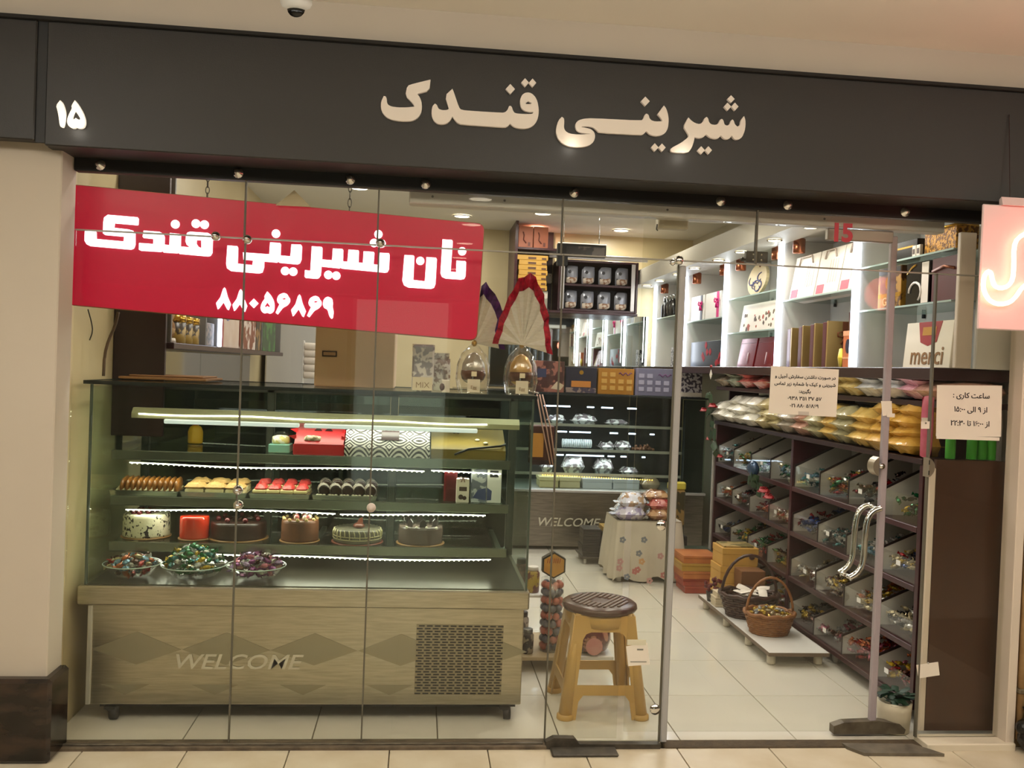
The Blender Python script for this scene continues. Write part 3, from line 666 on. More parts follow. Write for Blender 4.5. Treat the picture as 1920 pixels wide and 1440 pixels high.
for z, nm in SH:
    s_ = obj('shelf', MB().box(-1.245, .39, SY0, SY1, z-.007, z), G_CASE, dcse)
    obj('shelf_rail', MB().rbox(-1.25, .395, SY0-.016, SY0-.004, z-.036, z+.003, .003), RAILM, s_)
    for x in (-1.22, -.43, .365): obj('bracket', MB().rbox(x-.012, x+.012, SY0+.02, SY1+.03, z-.030, z-.008, .002), mat('bracket_grey', (120, 124, 116), .4, .7), s_)
    # sagging LED string clipped below the shelf, in runs
    runs = {'upper': [(-1.19, .03), (.06, .36)], 'middle': [(-1.20, -.34), (-.32, .30)], 'lower': [(-.86, -.63), (-.62, .33)]}[nm]
    for x0, x1 in runs:
        n = max(6, int((x1-x0)/.05)); pts = [(x0+(x1-x0)*i/n, SY0+.03, z-.052-.009*math.sin(i*.16+z*9)**2) for i in range(n+1)]
        l_ = obj('led_strip', MB().tube(pts, .0024, 5), LED_CASE, s_)
        dm = MB()
        for i in range(int((x1-x0)/.021)):
            t = (i+.5)/int((x1-x0)/.021); x = x0+(x1-x0)*t; u = t*n
            dm.ball((x, SY0+.028, z-.054-.009*math.sin(u*.16+z*9)**2), .0040, 6)
        o = obj('led_bead', dm, LED_CASE, s_); o['kind'] = 'stuff'
tr_ = obj('light_rail', MB().prism([(.40, 1.216), (.42, 1.238), (.45, 1.238), (.45, 1.196), (.40, 1.196)], 0, -1.18, .43), mat('cream_rail', (190, 184, 150), .35, .4), dcse)
obj('led_strip', MB().tube([(-1.15+i*.09, .396, 1.214-.003*math.sin(i)) for i in range(17)], .0032, 5), LED_CASE, tr_)
for x0, x1 in ((-1.05, -.50), (-.48, .25)): obj('tube_cover', MB().rbox(x0, x1, .398, .418, 1.176, 1.195, .004), mat('white_tube', (226, 232, 232), .3, emit=(230, 240, 250), power=.6), tr_)
for y, p in ((.46, 2.4),):
    for z in (1.19, 1.0, .815, .63):
        area_light('case_led_light', (-.42, y, z), 1.5, 2.3, (1, .97, .86), rot=(math.radians(-14), 0, 0), size_y=.02)

# ---------------------------------------------------------------- goods on the upper shelf of the case
z1 = 1.061
q = onY(366, 828, .80)
bt = thing('sauce_bottle', 'squat yellow squeeze bottle with red cap at the rear of the upper case shelf', 'bottle', (q.x, .80, z1))
obj('body', MB().lathe([(.030, 0), (.034, .006), (.034, .055), (.026, .075), (.012, .084)], (q.x, .80, z1), 16, sy=.7), mat('mustard', (214, 170, 40), .4), bt)
obj('cap', MB().lathe([(.013, .084), (.013, .096), (.006, .112)], (q.x, .80, z1), 10), mat('red_cap', (150, 34, 30), .4), bt)
q = onY(526, 845, .52)
ck = thing('domed_cake', 'small cream topped cake under a clear dome on a teal box', 'cake', (q.x, .52, z1))
obj('teal_box', MB().rbox(q.x-.045, q.x+.045, .475, .565, z1, z1+.036, .003), mat('teal_card', (120, 168, 150), .6), ck)
obj('cake_body', MB().lathe([(.036, .037), (.038, .045), (.036, .066), (.020, .072)], (q.x, .52, z1), 18), mat('cream_swirl', (214, 200, 120), .6, noise=2, nscale=30, nrgb=(240, 234, 214)), ck)
obj('dome', MB().lathe([(.043, .037), (.043, .055), (.034, .078), (.014, .088), (.003, .090)], (q.x, .52, z1), 20), G_CLEAR, ck)
a, b = onY(549, 848, .42), onY(645, 848, .42)
rb = thing('red_gift_box', 'bright red sloping gift box with triangular windows on the upper case shelf', 'gift box', ((a.x+b.x)/2, .5, z1))
RC = mat('red_card', (196, 30, 36), .45)
obj('box_base', MB().rbox(a.x, b.x, .42, .66, z1, z1+.045, .003), RC, rb)
obj('sloped_lid', MB().prism([(.42, z1+.046), (.56, z1+.138), (.66, z1+.138), (.66, z1+.046)], 0, a.x+.004, b.x-.004), mat('red_card_top', (186, 26, 32), .4), rb)
for i in range(3):
    x = a.x-.012+.0*i; zz = z1+.068+i*.026; yy = .452+i*.04
    obj('pointed_flap', MB().prism([(x+.02, zz-.010), (x-.012, zz+.008), (x+.02, zz+.014)], 1, yy, yy+.004), RC, rb); obj('pointed_flap', MB().prism([(b.x-.016, zz-.010), (b.x+.018, zz+.004), (b.x-.016, zz+.014)], 1, yy, yy+.004), RC, rb)
slope = math.atan2(.092, .14)
for i in range(2):
    x = (a.x+b.x)/2-.012+i*.045; yy = .505; zz = z1+.046+(yy-.42)*.657
    obj('window', MB().prism([(-.016, -.010), (0, .018), (.016, -.010)], 2, 0, .002, M=Matrix.Translation((x, yy, zz+.001)) @ Matrix.Rotation(slope, 4, 'X')), mat('dark_window', (58, 22, 22), .2), rb)
obj('sweets_inset', MB().pillow(.07, .03, .02, M=Matrix.Translation(((a.x+b.x)/2-.03, .449, z1+.068)) @ Matrix.Rotation(slope, 4, 'X'), jit=.4), mat('pistachio_mix', (132, 122, 84), .6, noise=2, nscale=60, nrgb=(196, 176, 150)), rb)
# black-and-white ikat box
a, b = onY(645, 850, .415), onY(806, 850, .415)
def ikat():
    M = bpy.data.materials.new('ikat_print'); M.use_nodes = True; nt = M.node_tree; bs = nt.nodes['Principled BSDF']; bs.inputs['Roughness'].default_value = .4
    tc = nt.nodes.new('ShaderNodeTexCoord'); sp = nt.nodes.new('ShaderNodeSeparateXYZ'); nt.links.new(tc.outputs['Object'], sp.inputs[0])
    def mth(op, a, b_=None):
        n = nt.nodes.new('ShaderNodeMath'); n.operation = op
        for i, v in enumerate((a, b_)):
            if v is None: continue
            if isinstance(v, (int, float)): n.inputs[i].default_value = v
            else: nt.links.new(v, n.inputs[i])
        return n.outputs[0]
    up = mth('ADD', sp.outputs['Y'], sp.outputs['Z'])
    u = mth('PINGPONG', mth('ADD', sp.outputs['X'], 1.0), .042); w = mth('PINGPONG', mth('ADD', up, 1.0), .052)
    d = mth('ADD', mth('MULTIPLY', mth('SINE', mth('MULTIPLY', u, 37)), .036), mth('MULTIPLY', w, .9))
    st = mth('GREATER_THAN', mth('PINGPONG', d, .0100), .0050)
    mx = nt.nodes.new('ShaderNodeMix'); mx.data_type = 'RGBA'; nt.links.new(st, mx.inputs[0]); mx.inputs[6].default_value = lin((42, 30, 30)); mx.inputs[7].default_value = lin((228, 224, 214))
    nt.links.new(mx.outputs[2], bs.inputs['Base Color']); return M
IK = ikat()
kb = thing('patterned_box', 'black and white ikat gift box with dark brown label on the upper case shelf', 'gift box', ((a.x+b.x)/2, .53, z1))
obj('box_base', MB().rbox(a.x, b.x, .415, .60, z1, z1+.036, .002), IK, kb)
obj('sloped_lid', MB().prism([(.415, z1+.037), (.495, z1+.122), (.60, z1+.122), (.60, z1+.037)], 0, a.x+.002, b.x-.002), IK, kb)
sl2 = math.atan2(.085, .080)
obj('label', MB().box(-.038, .038, -.026, .026, 0, .002, M=Matrix.Translation(((a.x+b.x)/2+.01, .4613, z1+.0885)) @ Matrix.Rotation(sl2, 4, 'X')), mat('label_brown', (56, 30, 32), .25), kb)
obj('inner_flap', MB().box(-.06, .06, -.02, .02, 0, .003, M=Matrix.Translation((a.x+.07, .520, z1+.130)) @ Matrix.Rotation(.4, 4, 'X') @ Matrix.Rotation(.15, 4, 'Z')), mat('label_brown'), kb)
# olive box with black bow
a, b = onY(808, 852, .42), onY(948, 857, .42)
OL = mat('olive_card', (128, 108, 42), .45)
ob = thing('olive_gift_box', 'olive gold gift box with black bow at the end of the upper case shelf', 'gift box', ((a.x+b.x)/2, .53, z1))
obj('box_base', MB().rbox(a.x, b.x, .42, .60, z1, z1+.040, .002), OL, ob)
obj('sloped_lid', MB().prism([(.42, z1+.041), (.60, z1+.118), (.61, z1+.118), (.61, z1+.041)], 0, a.x, b.x), OL, ob)
obj('bow', bow_mb(((a.x+b.x)/2-.05, .565, z1+.118), .035), mat('black_ribbon', (18, 18, 18), .3), ob)
obj('ribbon', MB().tube([(a.x+.10, .412, z1+.02), (a.x+.16, .416, z1+.045), (b.x-.02, .44, z1+.060), (b.x+.002, .47, z1+.066)], .005, 5), mat('black_ribbon'), ob)
obj('white_flower', MB().ball((b.x-.12, .50, z1+.078), (.012, .012, .006), 8).ball((b.x-.085, .47, z1+.068), (.012, .012, .006), 8), mat('cream_flower', (216, 210, 180), .6), ob)

# ---------------------------------------------------------------- middle shelf: trays of pastry
z2 = .873
def pxx(px, y, z=.88): return onY(px, 905, y).x
yA, yB = .415, .62
xt = [pxx(p, .43) for p in (207, 336, 340, 464, 468, 582, 586, 708)]
tray(xt[0], xt[1], yA, yB, z2, 'steel tray holding glazed cream rolls, farthest from the doorway')
tray(xt[2], xt[3], yA, yB, z2, 'steel tray holding flaky custard slices')
tray(xt[4], xt[5], yA, yB, z2, 'steel tray holding strawberry topped slices')
tray(xt[6], xt[7], yA, yB, z2, 'steel tray holding chocolate cream rolls')
CREAM = mat('custard_cream', (226, 208, 152), .6, noise=.8, nscale=40, nrgb=(236, 224, 186))
BAKED = mat('glazed_pastry', (168, 112, 48), .3, noise=1, nscale=18, nrgb=(120, 70, 26), bump=.3, bscale=70)
FLAKE = mat('flaky_pastry', (204, 164, 100), .65, noise=1.4, nscale=26, nrgb=(166, 118, 58), bump=.6, bscale=90)
CHOC = mat('dark_chocolate', (46, 28, 22), .25); SUGAR = mat('sugar_dust', (150, 142, 128), .8, noise=1, nscale=30, nrgb=(96, 84, 74))
STRAW = mat('strawberry_glaze', (184, 34, 38), .18, noise=1.4, nscale=50, nrgb=(210, 84, 80), bump=.5, bscale=80)
n = 11
for i in range(n):
    x = xt[0]+.018+(xt[1]-xt[0]-.036)*(i+.5)/n
    t = thing('cream_roll', f'golden glazed cream roll, {ORD[i]} from the far end of its steel tray', 'pastry', (x, .52, z2+.006), 'cream rolls on the first tray')
    hw = (xt[1]-xt[0]-.036)/n*.5
    M = Matrix.Translation((x+.004, .52, z2+.034)) @ Matrix.Rotation(PI/2, 4, 'X') @ Matrix.Rotation(.12, 4, 'Y')
    obj('pastry_shell', MB().lathe([(.004, -.088), (.022, -.085), (.030, -.055), (.032, 0), (.030, .055), (.022, .085), (.004, .088)], (0, 0, 0), 12, sx=hw/.032*.96, M=M), BAKED, t)
    obj('cream_filling', MB().pillow(hw*1.8, .17, .024, M=Matrix.Translation((x, .515, z2+.020)), n=4, jit=.3), CREAM, t)
for i in range(6):
    c_, r_ = i % 3, i//3; x0 = xt[2]+.012+c_*(xt[3]-xt[2]-.024)/3; x1 = x0+(xt[3]-xt[2]-.030)/3; y0 = yA+.014+r_*.09
    t = thing('custard_slice', f'flaky custard slice, {ORD[c_]} in the {"front" if r_ == 0 else "rear"} row of its tray', 'pastry', ((x0+x1)/2, y0+.04, z2+.005), 'custard slices on the second tray')
    zz = z2+.005+r_*.008
    obj('custard', MB().rbox(x0+.002, x1-.002, y0, y0+.085, zz, zz+.026, .004), CREAM, t)
    obj('pastry_top', MB().pillow(x1-x0+.004, .092, .028, M=Matrix.Translation(((x0+x1)/2, y0+.042, zz+.034)), n=6, jit=.35), FLAKE, t)
for i in range(8):
    c_, r_ = i % 4, i//4; x0 = xt[4]+.012+c_*(xt[5]-xt[4]-.024)/4; x1 = x0+(xt[5]-xt[4]-.032)/4; y0 = yA+.014+r_*.09
    zz = z2+.005+r_*.010
    t = thing('strawberry_slice', f'strawberry topped cream slice, {ORD[c_]} in the {"front" if r_ == 0 else "rear"} row of its tray', 'pastry', ((x0+x1)/2, y0+.04, zz), 'strawberry slices on the third tray')
    obj('sponge', MB().rbox(x0, x1, y0, y0+.085, zz, zz+.010, .002).rbox(x0, x1, y0, y0+.085, zz+.016, zz+.028, .002), mat('sponge', (222, 204, 150), .8), t)
    obj('chocolate_layer', MB().rbox(x0+.001, x1-.001, y0+.001, y0+.084, zz+.0102, zz+.0158, .001), mat('sponge_choc', (110, 78, 54), .7), t)
    obj('strawberry_topping', MB().pillow((x1-x0)*.94, .078, .030, M=Matrix.Translation(((x0+x1)/2+.004, y0+.044, zz+.034)), n=6, jit=.35), STRAW, t)
for i in range(10):
    c_, r_ = i % 5, i//5; w_ = (xt[7]-xt[6]-.026)/5; x = xt[6]+.013+(c_+.5)*w_; y = yA+.052+r_*.085; zz = z2+.006+r_*.012
    t = thing('chocolate_roll', f'chocolate cream roll, {ORD[c_]} in the {"front" if r_ == 0 else "rear"} row of its tray', 'pastry', (x, y, zz), 'chocolate rolls on the fourth tray')
    M = Matrix.Translation((x+.006, y, zz+.032)) @ Matrix.Rotation(PI/2, 4, 'X') @ Matrix.Rotation(.15, 4, 'Y')
    obj('roll', MB().lathe([(.016, -.040), (.0235, -.038), (.0245, -.012)], (0, 0, 0), 12, M=M).lathe([(.0245, .014), (.0235, .038), (.016, .040)], (0, 0, 0), 12, M=M), CHOC, t)
    obj('sugar_band', MB().lathe([(.0242, -.030), (.0256, -.026), (.0256, -.002), (.0246, .000)], (0, 0, 0), 12, M=M, cap=False).lathe([(.0246, .008), (.0256, .010), (.0250, .034), (.0236, .036)], (0, 0, 0), 12, M=M, cap=False), SUGAR, t)
    cm = MB()
    for k in range(3): cm.ball((x-w_*.28+k*w_*.26, y-.038, zz+.010), .0085, 6)
    obj('cream_piping', cm, mat('white_cream', (232, 224, 204), .6), t)
# boxes at the end of the middle shelf
def shelf_box(px0, px1, pyb, pyt, y, z, d, m_, name, label, cat='box'):
    a, b, c = onY(px0, pyb, y), onY(px1, pyb, y), onY(px0, pyt, y)
    t = thing(name, label, cat, ((a.x+b.x)/2, y+d/2, z)); h = c.z-a.z
    obj('carton', MB().rbox(a.x, b.x, y, y+d, z, z+h, .0015), m_, t)
    return t, a.x, b.x, h
t, x0, x1, h = shelf_box(832, 856, 936, 881, .46, z2, .10, mat('maroon_card', (78, 20, 24), .35), 'maroon_carton', 'tall maroon chocolate carton on the middle case shelf')
obj('ribbon', MB().box(x0-.001, x0+.008, .459, .561, z2, z2+h+.001), mat('maroon_foil', (120, 34, 40), .2, .5), t)
t, x0, x1, h = shelf_box(855, 879, 936, 892, .43, z2, .05, PAPER, 'white_sweet_carton', 'white carton with brown ribbon top in front of the maroon carton')
obj('bow', bow_mb(((x0+x1)/2, .428, z2+h+.004), .016), mat('brown_ribbon', (104, 58, 40), .4), t)
obj('printed_window', MB().box(x0+.012, x1-.010, .4292, .4302, z2+.05, z2+.068), mat('print_brown', (78, 60, 50), .5), t)
obj('printed_nuts', MB().prism(circ(x0+.02, z2+.024, .011), 1, .4292, .4302).prism(circ(x0+.036, z2+.020, .009), 1, .4292, .4302), mat('print_brown'), t)
t, x0, x1, h = shelf_box(883, 911, 936, 873, .44, z2, .09, mat('bluegrey_card', (186, 190, 194), .5, noise=2, nscale=26, nrgb=(110, 116, 130)), 'floral_carton', 'pale grey floral carton with blue flower on the middle case shelf')
obj('printed_flower', MB().prism([(x0+.006, z2+.02), (x0+.028, z2+.055), (x1-.002, z2+.064), (x1-.002, z2+.01)], 1, .4392, .4402), mat('print_blue', (72, 82, 124), .5), t)
t, x0, x1, h = shelf_box(912, 939, 937, 874, .44, z2, .09, mat('white_card', (222, 222, 220), .5), 'white_carton', 'white carton with dark label and blue flower at the end of the middle case shelf')
obj('printed_flower', MB().prism([(x0+.001, z2+.01), (x0+.001, z2+.066), (x0+.022, z2+.052), (x0+.02, z2+.012)], 1, .4392, .4402), mat('print_blue'), t)
obj('label', MB().box(x0+.012, x1-.014, .4390, .4402, z2+h-.034, z2+h-.006), mat('print_black', (40, 38, 42), .4), t)

# ---------------------------------------------------------------- lower shelf: cakes
z3 = .683
def cake(px, pw, hpx, y, name, label, side, top=None, board=(150, 110, 64), rtop=0):
    a, b = onY(px-pw/2, 1010, y), onY(px+pw/2, 1010, y); r = (b.x-a.x)/2; x = (a.x+b.x)/2; h = hpx/1700*(y+DIST)
    t = thing(name, label, 'cake', (x, y, z3))
    obj('cake_board', MB().lathe([(r*1.08, 0), (r*1.09, .002), (r*1.08, .004)], (x, y, z3), 28), mat(f'board_{board[0]}_{board[1]}', board, .4), t)
    obj('cake_body', MB().lathe([(r, .005), (r*1.005, .012), (r, h*.86), (r*.975, h*.97), (r*.93, h), (r*.2, h+.001), (.001, h+.001)], (x, y, z3), 36), side, t)
    return t, x, y, r, h
STRAC = mat('stracciatella_cream', (222, 214, 186), .6, noise=3, nscale=62, nrgb=(40, 34, 30), bump=.2)
t, x, y, r, h = cake(274, 86, 42, .54, 'speckled_cake', 'white cream cake with chocolate flakes and red fruit on the lower case shelf', STRAC)
fm = MB()
for k in range(9): fm.ball((x+r*.6*math.cos(k*2.4)*(.4+.06*k)-.02, y+r*.5*math.sin(k*2.4), z3+h+.006), .013, 7)
obj('fruit_topping', fm, mat('dark_cherry', (84, 18, 26), .15), t)
GLZ = mat('red_mirror_glaze', (178, 22, 22), .12, noise=.9, nscale=6, nrgb=(206, 66, 28), coat=.6)
t, x, y, r, h = cake(364, 55, 42, .50, 'red_glazed_cake', 'small shiny red glazed cake between the white cake and the chocolate cake', GLZ)
t, x, y, r, h = cake(447, 104, 32, .54, 'chocolate_cake', 'wide dark chocolate cake with cherries on top', mat('choc_side', (44, 26, 20), .35))
fm = MB()
for k in range(7): fm.ball((x+r*.72*math.cos(k*.9+3.4), y+r*.72*math.sin(k*.9+3.4), z3+h+.010), .012, 8)
obj('cherry', fm, mat('dark_cherry'), t); fm = MB()
for k in range(6): fm.pillow(.03, .016, .008, M=Matrix.Translation((x+r*.4*math.cos(k), y+r*.4*math.sin(k), z3+h+.014)) @ Matrix.Rotation(k, 4, 'Z') @ Matrix.Rotation(.7, 4, 'X'), n=3)
obj('chocolate_shard', fm, CHOC, t)
t, x, y, r, h = cake(562, 70, 40, .50, 'mocha_cake', 'brown mocha cake with nuts and cream rosettes on top', mat('mocha_side', (112, 68, 40), .5, noise=.6, nscale=20))
fm = MB()
for k in range(12): fm.ball((x+r*.9*math.cos(k*.52), y+r*.9*math.sin(k*.52), z3+h+.004), .008, 6)
obj('nut_border', fm, mat('nut_crumb', (184, 160, 104), .7), t)
fm = MB()
for k in range(5): fm.ball((x+.03*math.cos(k*1.3)+.01, y-.02+.03*math.sin(k*1.3), z3+h+.012), .012, 7)
obj('cream_rosette', fm, mat('rosette_mix', (206, 190, 170), .5, noise=2, nscale=30, nrgb=(150, 70, 66)), t)
t, x, y, r, h = cake(670, 90, 26, .50, 'drizzled_cake', 'low grey iced cake with cream drizzle and a chocolate curl on top', mat('grey_icing', (98, 94, 78), .3), board=(118, 56, 44))
dm = MB()
for k in range(30):
    a0 = 2*PI*k/30; dm.tube([(x+r*.96*math.cos(a0), y+r*.96*math.sin(a0), z3+h), (x+r*1.02*math.cos(a0+.05), y+r*1.02*math.sin(a0+.05), z3+h*.8), (x+r*1.02*math.cos(a0+.06), y+r*1.02*math.sin(a0+.06), z3+h*random.uniform(.3, .65))], .0024, 4)
for zz in (.35, .55): dm.tube([(x+r*1.015*math.cos(2*PI*k/30), y+r*1.015*math.sin(2*PI*k/30), z3+h*zz) for k in range(30)], .0016, 4, closed=True)
obj('drizzle', dm, mat('drizzle_cream', (196, 186, 142), .5), t)
obj('chocolate_curl', MB().lathe([(.018, 0), (.026, .006), (.022, .018), (.012, .022)], (x+.005, y-.01, z3+h), 12).prism([(x-.01, z3+h+.01), (x+.005, z3+h+.04), (x+.02, z3+h+.046), (x+.022, z3+h+.02)], 1, y-.006, y), mat('curl_choc', (92, 46, 30), .3), t)
t, x, y, r, h = cake(788, 84, 34, .50, 'ganache_cake', 'smooth grey brown ganache cake with upright chocolate shards', mat('ganache', (86, 74, 66), .25))
fm = MB()
for k in range(8):
    a0 = k*.8; fm.prism([(-.014, 0), (-.010, .030), (.004, .040), (.018, .026), (.014, 0)], 1, -.002, .002, M=Matrix.Translation((x+r*.75*math.cos(a0), y+r*.75*math.sin(a0), z3+h*.92)) @ Matrix.Rotation(a0+1.57, 4, 'Z'))
obj('chocolate_shard', fm, mat('shard_choc', (48, 40, 36), .3), t)
fm = MB()
for k in range(4): fm.ball((x-.06+k*.042, y-r*.85, z3+h+.0), .0065, 7)
obj('cream_dot', fm, mat('white_cream'), t)

# ---------------------------------------------------------------- bottom of the case: bowls of wrapped sweets
z4 = .553
def bowl(px, pw, y, label, cols, grp, n, clabel, hgt=.075):
    a, b = onY(px-pw/2, 1072, y), onY(px+pw/2, 1072, y); r = (b.x-a.x)/2; x = (a.x+b.x)/2
    t = thing('glass_bowl', label, 'bowl', (x, y, z4))
    obj('bowl_wall', MB().lathe([(r*.55, 0), (r*.62, .004), (r*.80, .026), (r*1.0, .054), (r*1.02, .056), (r*.97, .052), (r*.78, .028), (r*.6, .008), (.001, .006)], (x, y, z4), 26, cap=False), G_CLEAR, t)
    obj('bowl_rim', MB().tube([(x+r*1.01*math.cos(2*PI*k/28), y+r*1.01*math.sin(2*PI*k/28), z4+.055) for k in range(28)], .0025, 5, closed=True), mat('rim_glass', (176, 190, 182), .1), t)
    ms = [candy_mesh('wrapped_sweet', .026, CANDY[c]) for c in cols]; sp = []
    for i in range(n):
        u = (i+.5)/n; rr = r*.86*math.sqrt(u); a0 = i*2.4
        sp.append((x+rr*math.cos(a0), y+rr*math.sin(a0), z4+.046+hgt*(1-u)**.8+random.uniform(-.006, .008)))
    lower = [(x+r*.6*math.cos(i*1.9)*math.sqrt((i+1)/16), y+r*.6*math.sin(i*1.9)*math.sqrt((i+1)/16), z4+.022+random.uniform(0, .012)) for i in range(14)]
    candies('wrapped_sweet', clabel, grp, ms, sp+lower)
bowl(248, 106, .345, 'clear bowl of orange and blue wrapped sweets at the far end of the case floor', ['orange', 'sky', 'white', 'brown', 'red', 'cream', 'sky'], 'sweets in the orange and blue bowl', 40, 'twist wrapped sweet heaped in the orange and blue bowl', .035)
bowl(364, 122, .345, 'clear bowl heaped with green and gold wrapped sweets', ['green', 'green', 'silver', 'gold', 'green', 'teal', 'white'], 'sweets in the green and gold bowl', 62, 'twist wrapped sweet heaped in the green and gold bowl', .075)
bowl(480, 110, .345, 'clear bowl of purple and pink wrapped sweets beside the green ones', ['purple', 'pink', 'white', 'purple', 'lilac', 'brown'], 'sweets in the purple and pink bowl', 48, 'twist wrapped sweet heaped in the purple and pink bowl', .050)
# ================================================================ RIGHT WALL: bins below, lit display above
UX = 2.14; UXB = 2.50
LY0, LYM, LY1 = .20, 1.55, 2.90
BACKP = mat('bin_back_white', (206, 202, 194), .45)
un = thing('candy_bin_unit', 'long maroon wall unit of sloping sweet bins along the wall beside the door', 'shelf unit', (2.32, 1.55, 0))
obj('back_panel', MB().box(UXB-.012, UXB, LY0, LY1, .08, 1.47), BACKP, un)
for y in (LY0, LYM, LY1): obj('side_panel', MB().rbox(UX, UXB-.013, y-.015, y+.015, .065, 1.115, .002), MAROON, un)
ROWZ = [.845, .590, .332, .088]
for z in ROWZ:
    for y0, y1 in ((LY0+.016, LYM-.016), (LYM+.016, LY1-.016)):
        obj('shelf_board', MB().rbox(UX, UXB-.013, y0, y1, z-.026, z, .002), MAROON, un)
obj('top_board', MB().rbox(UX-.01, UXB-.013, LY0-.02, LY1+.02, 1.116, 1.142, .003), MAROON_DK, un)
obj('bag_shelf', MB().rbox(UX+.02, UXB-.013, .10, LY1+.10, 1.362, 1.388, .003), MAROON_DK, un)
for y in (.26, 1.5, LY1+.09): obj('upright', MB().box(UX+.12, UXB-.02, y, y+.018, 1.143, 1.361), MAROON_DK, un)
obj('edge_profile', MB().rbox(UX-.012, UX+.008, LY1+.016, LY1+.036, .02, 1.112, .003), ALU, un)
obj('edge_profile', MB().rbox(2.105, 2.133, .075, .098, .02, 1.115, .004), mat('white_profile'), un)
obj('end_panel', MB().rbox(2.134, UXB, .078, .098, .02, 1.150, .002), BROWN, un)
for y in (.55, 1.0, 1.45, 2.4):
    obj('caster', MB().lathe([(.004, -.012), (.026, -.011), (.028, 0), (.026, .011), (.004, .012)], (UX+.05, y, .028), 14, M=Matrix.Rotation(PI/2, 4, 'Y')).rbox(UX+.03, UX+.07, y-.015, y+.015, .05, .064, .002), mat('caster_grey', (150, 146, 138), .4, .3), un)
sweetmats = list(CANDY.values())
PAL = {(0, 0): ('sky', 'teal', 'white', 'sky'), (0, 1): ('red', 'gold', 'orange', 'white', 'green'), (0, 2): ('brown', 'red', 'black'), (0, 3): ('green', 'gold', 'black', 'green'),
       (1, 0): ('black', 'blue', 'red', 'blue'), (1, 1): ('white', 'teal', 'black', 'silver'), (1, 2): ('sky', 'white', 'teal'), (1, 3): ('red', 'blue', 'cream', 'black', 'gold'),
       (2, 0): ('white', 'cream', 'black', 'silver'), (2, 1): ('cream', 'brown', 'gold', 'cream'), (2, 2): ('orange', 'cream', 'gold', 'white'), (2, 3): ('white', 'cream', 'black'),
       (3, 0): ('black', 'brown', 'gold'), (3, 1): ('brown', 'pink', 'silver'), (3, 2): ('orange', 'pink', 'red', 'orange'), (3, 3): ('orange', 'red', 'brown', 'pink', 'gold'),
       (0, 4): ('white', 'red', 'teal'), (0, 5): ('gold', 'green', 'gold'), (0, 6): ('blue', 'green', 'teal'), (0, 7): ('white', 'cream', 'green', 'sky'),
       (1, 4): ('white', 'red', 'orange'), (1, 5): ('black', 'red', 'black'), (1, 6): ('red', 'orange', 'brown'), (1, 7): ('red', 'cream', 'white'),
       (2, 4): ('blue', 'sky', 'black'), (2, 5): ('gold', 'green', 'brown'), (2, 6): ('green', 'red', 'green'), (2, 7): ('brown', 'green', 'gold')}
ROWN = ['top', 'second', 'third', 'bottom']
LAB = mat('price_label', (226, 224, 216), .6)
for r_, z in enumerate(ROWZ):
    for c_ in range(8):
        half = 0 if c_ < 4 else 1
        ya, yb = (LY0+.016, LYM-.016) if half == 0 else (LYM+.016, LY1-.016)
        i = 3-c_ if half == 0 else 7-c_          # column 0..3: from the divider towards the door
        w_ = (yb-ya)/4
        if half == 0: y1 = yb-(c_)*w_; y0 = y1-w_
        else: y1 = yb-(c_-4)*w_; y0 = y1-w_
        H = (ROWZ[r_-1]-.026 if r_ else 1.114)-z
        cols = PAL.get((r_, c_), ('white', 'red', 'gold'))
        pos = ['farthest', 'third nearest', 'second nearest', 'nearest'][c_ % 4]
        where = 'near' if half == 0 else 'far'
        t = thing('candy_bin', f'clear bin of {cols[0]} sweets, {pos} to the door, {ROWN[r_]} row, {where} half', 'bin', (UX+.15, (y0+y1)/2, z), 'sweet bins on the wall unit')
        fx = UX+.012
        prof = [(fx, z+.001), (fx, z+H*.46), (fx+.27, z+H*.97), (UXB-.016, z+H*.97), (UXB-.016, z+.001)]
        obj('divider', MB().prism(prof, 1, y1-.005, y1-.001), mat('bin_divider', (208, 204, 194), .4), t)
        obj('divider_edge', MB().prism([(fx-.001, z+H*.46), (fx+.27, z+H*.97), (fx+.27, z+H*.97-.012), (fx-.001, z+H*.46-.012)], 1, y1-.0065, y1-.0002).box(fx-.002, fx+.003, y1-.0065, y1-.0002, z, z+H*.46), mat('dark_edge', (52, 40, 38), .4), t)
        obj('front_panel', MB().box(fx-.001, fx+.002, y0+.002, y1-.007, z+.001, z+H*.46), G_CLEAR, t)
        if (r_*3+c_) % 2 == 0:
            lz = z+H*.30; ly = (y0+y1)/2+random.uniform(-.05, .05)
            obj('price_label', MB().box(fx-.0030, fx-.0012, ly-.018, ly+.018, lz-.011, lz+.011), LAB, t)
        # heap of sweets
        mb = MB(); n = 105; fillh = H*random.uniform(.34, .50)
        for k in range(n):
            dx = random.random()**1.1*.27; cy_ = random.uniform(y0+.02, y1-.026); top = fillh*(.75+.7*dx/.27)
            candy_mb(mb, (fx+.026+dx, cy_, z+.018+random.random()**.55*(top-.018)), .025, random.randrange(len(cols)))
        tag(obj('sweets', mb, [CANDY[c] for c in cols]), f'loose {cols[0]} and {cols[1]} sweets in the bin {pos} the door, {ROWN[r_]} row, {where} half', 'candy', kind='stuff')

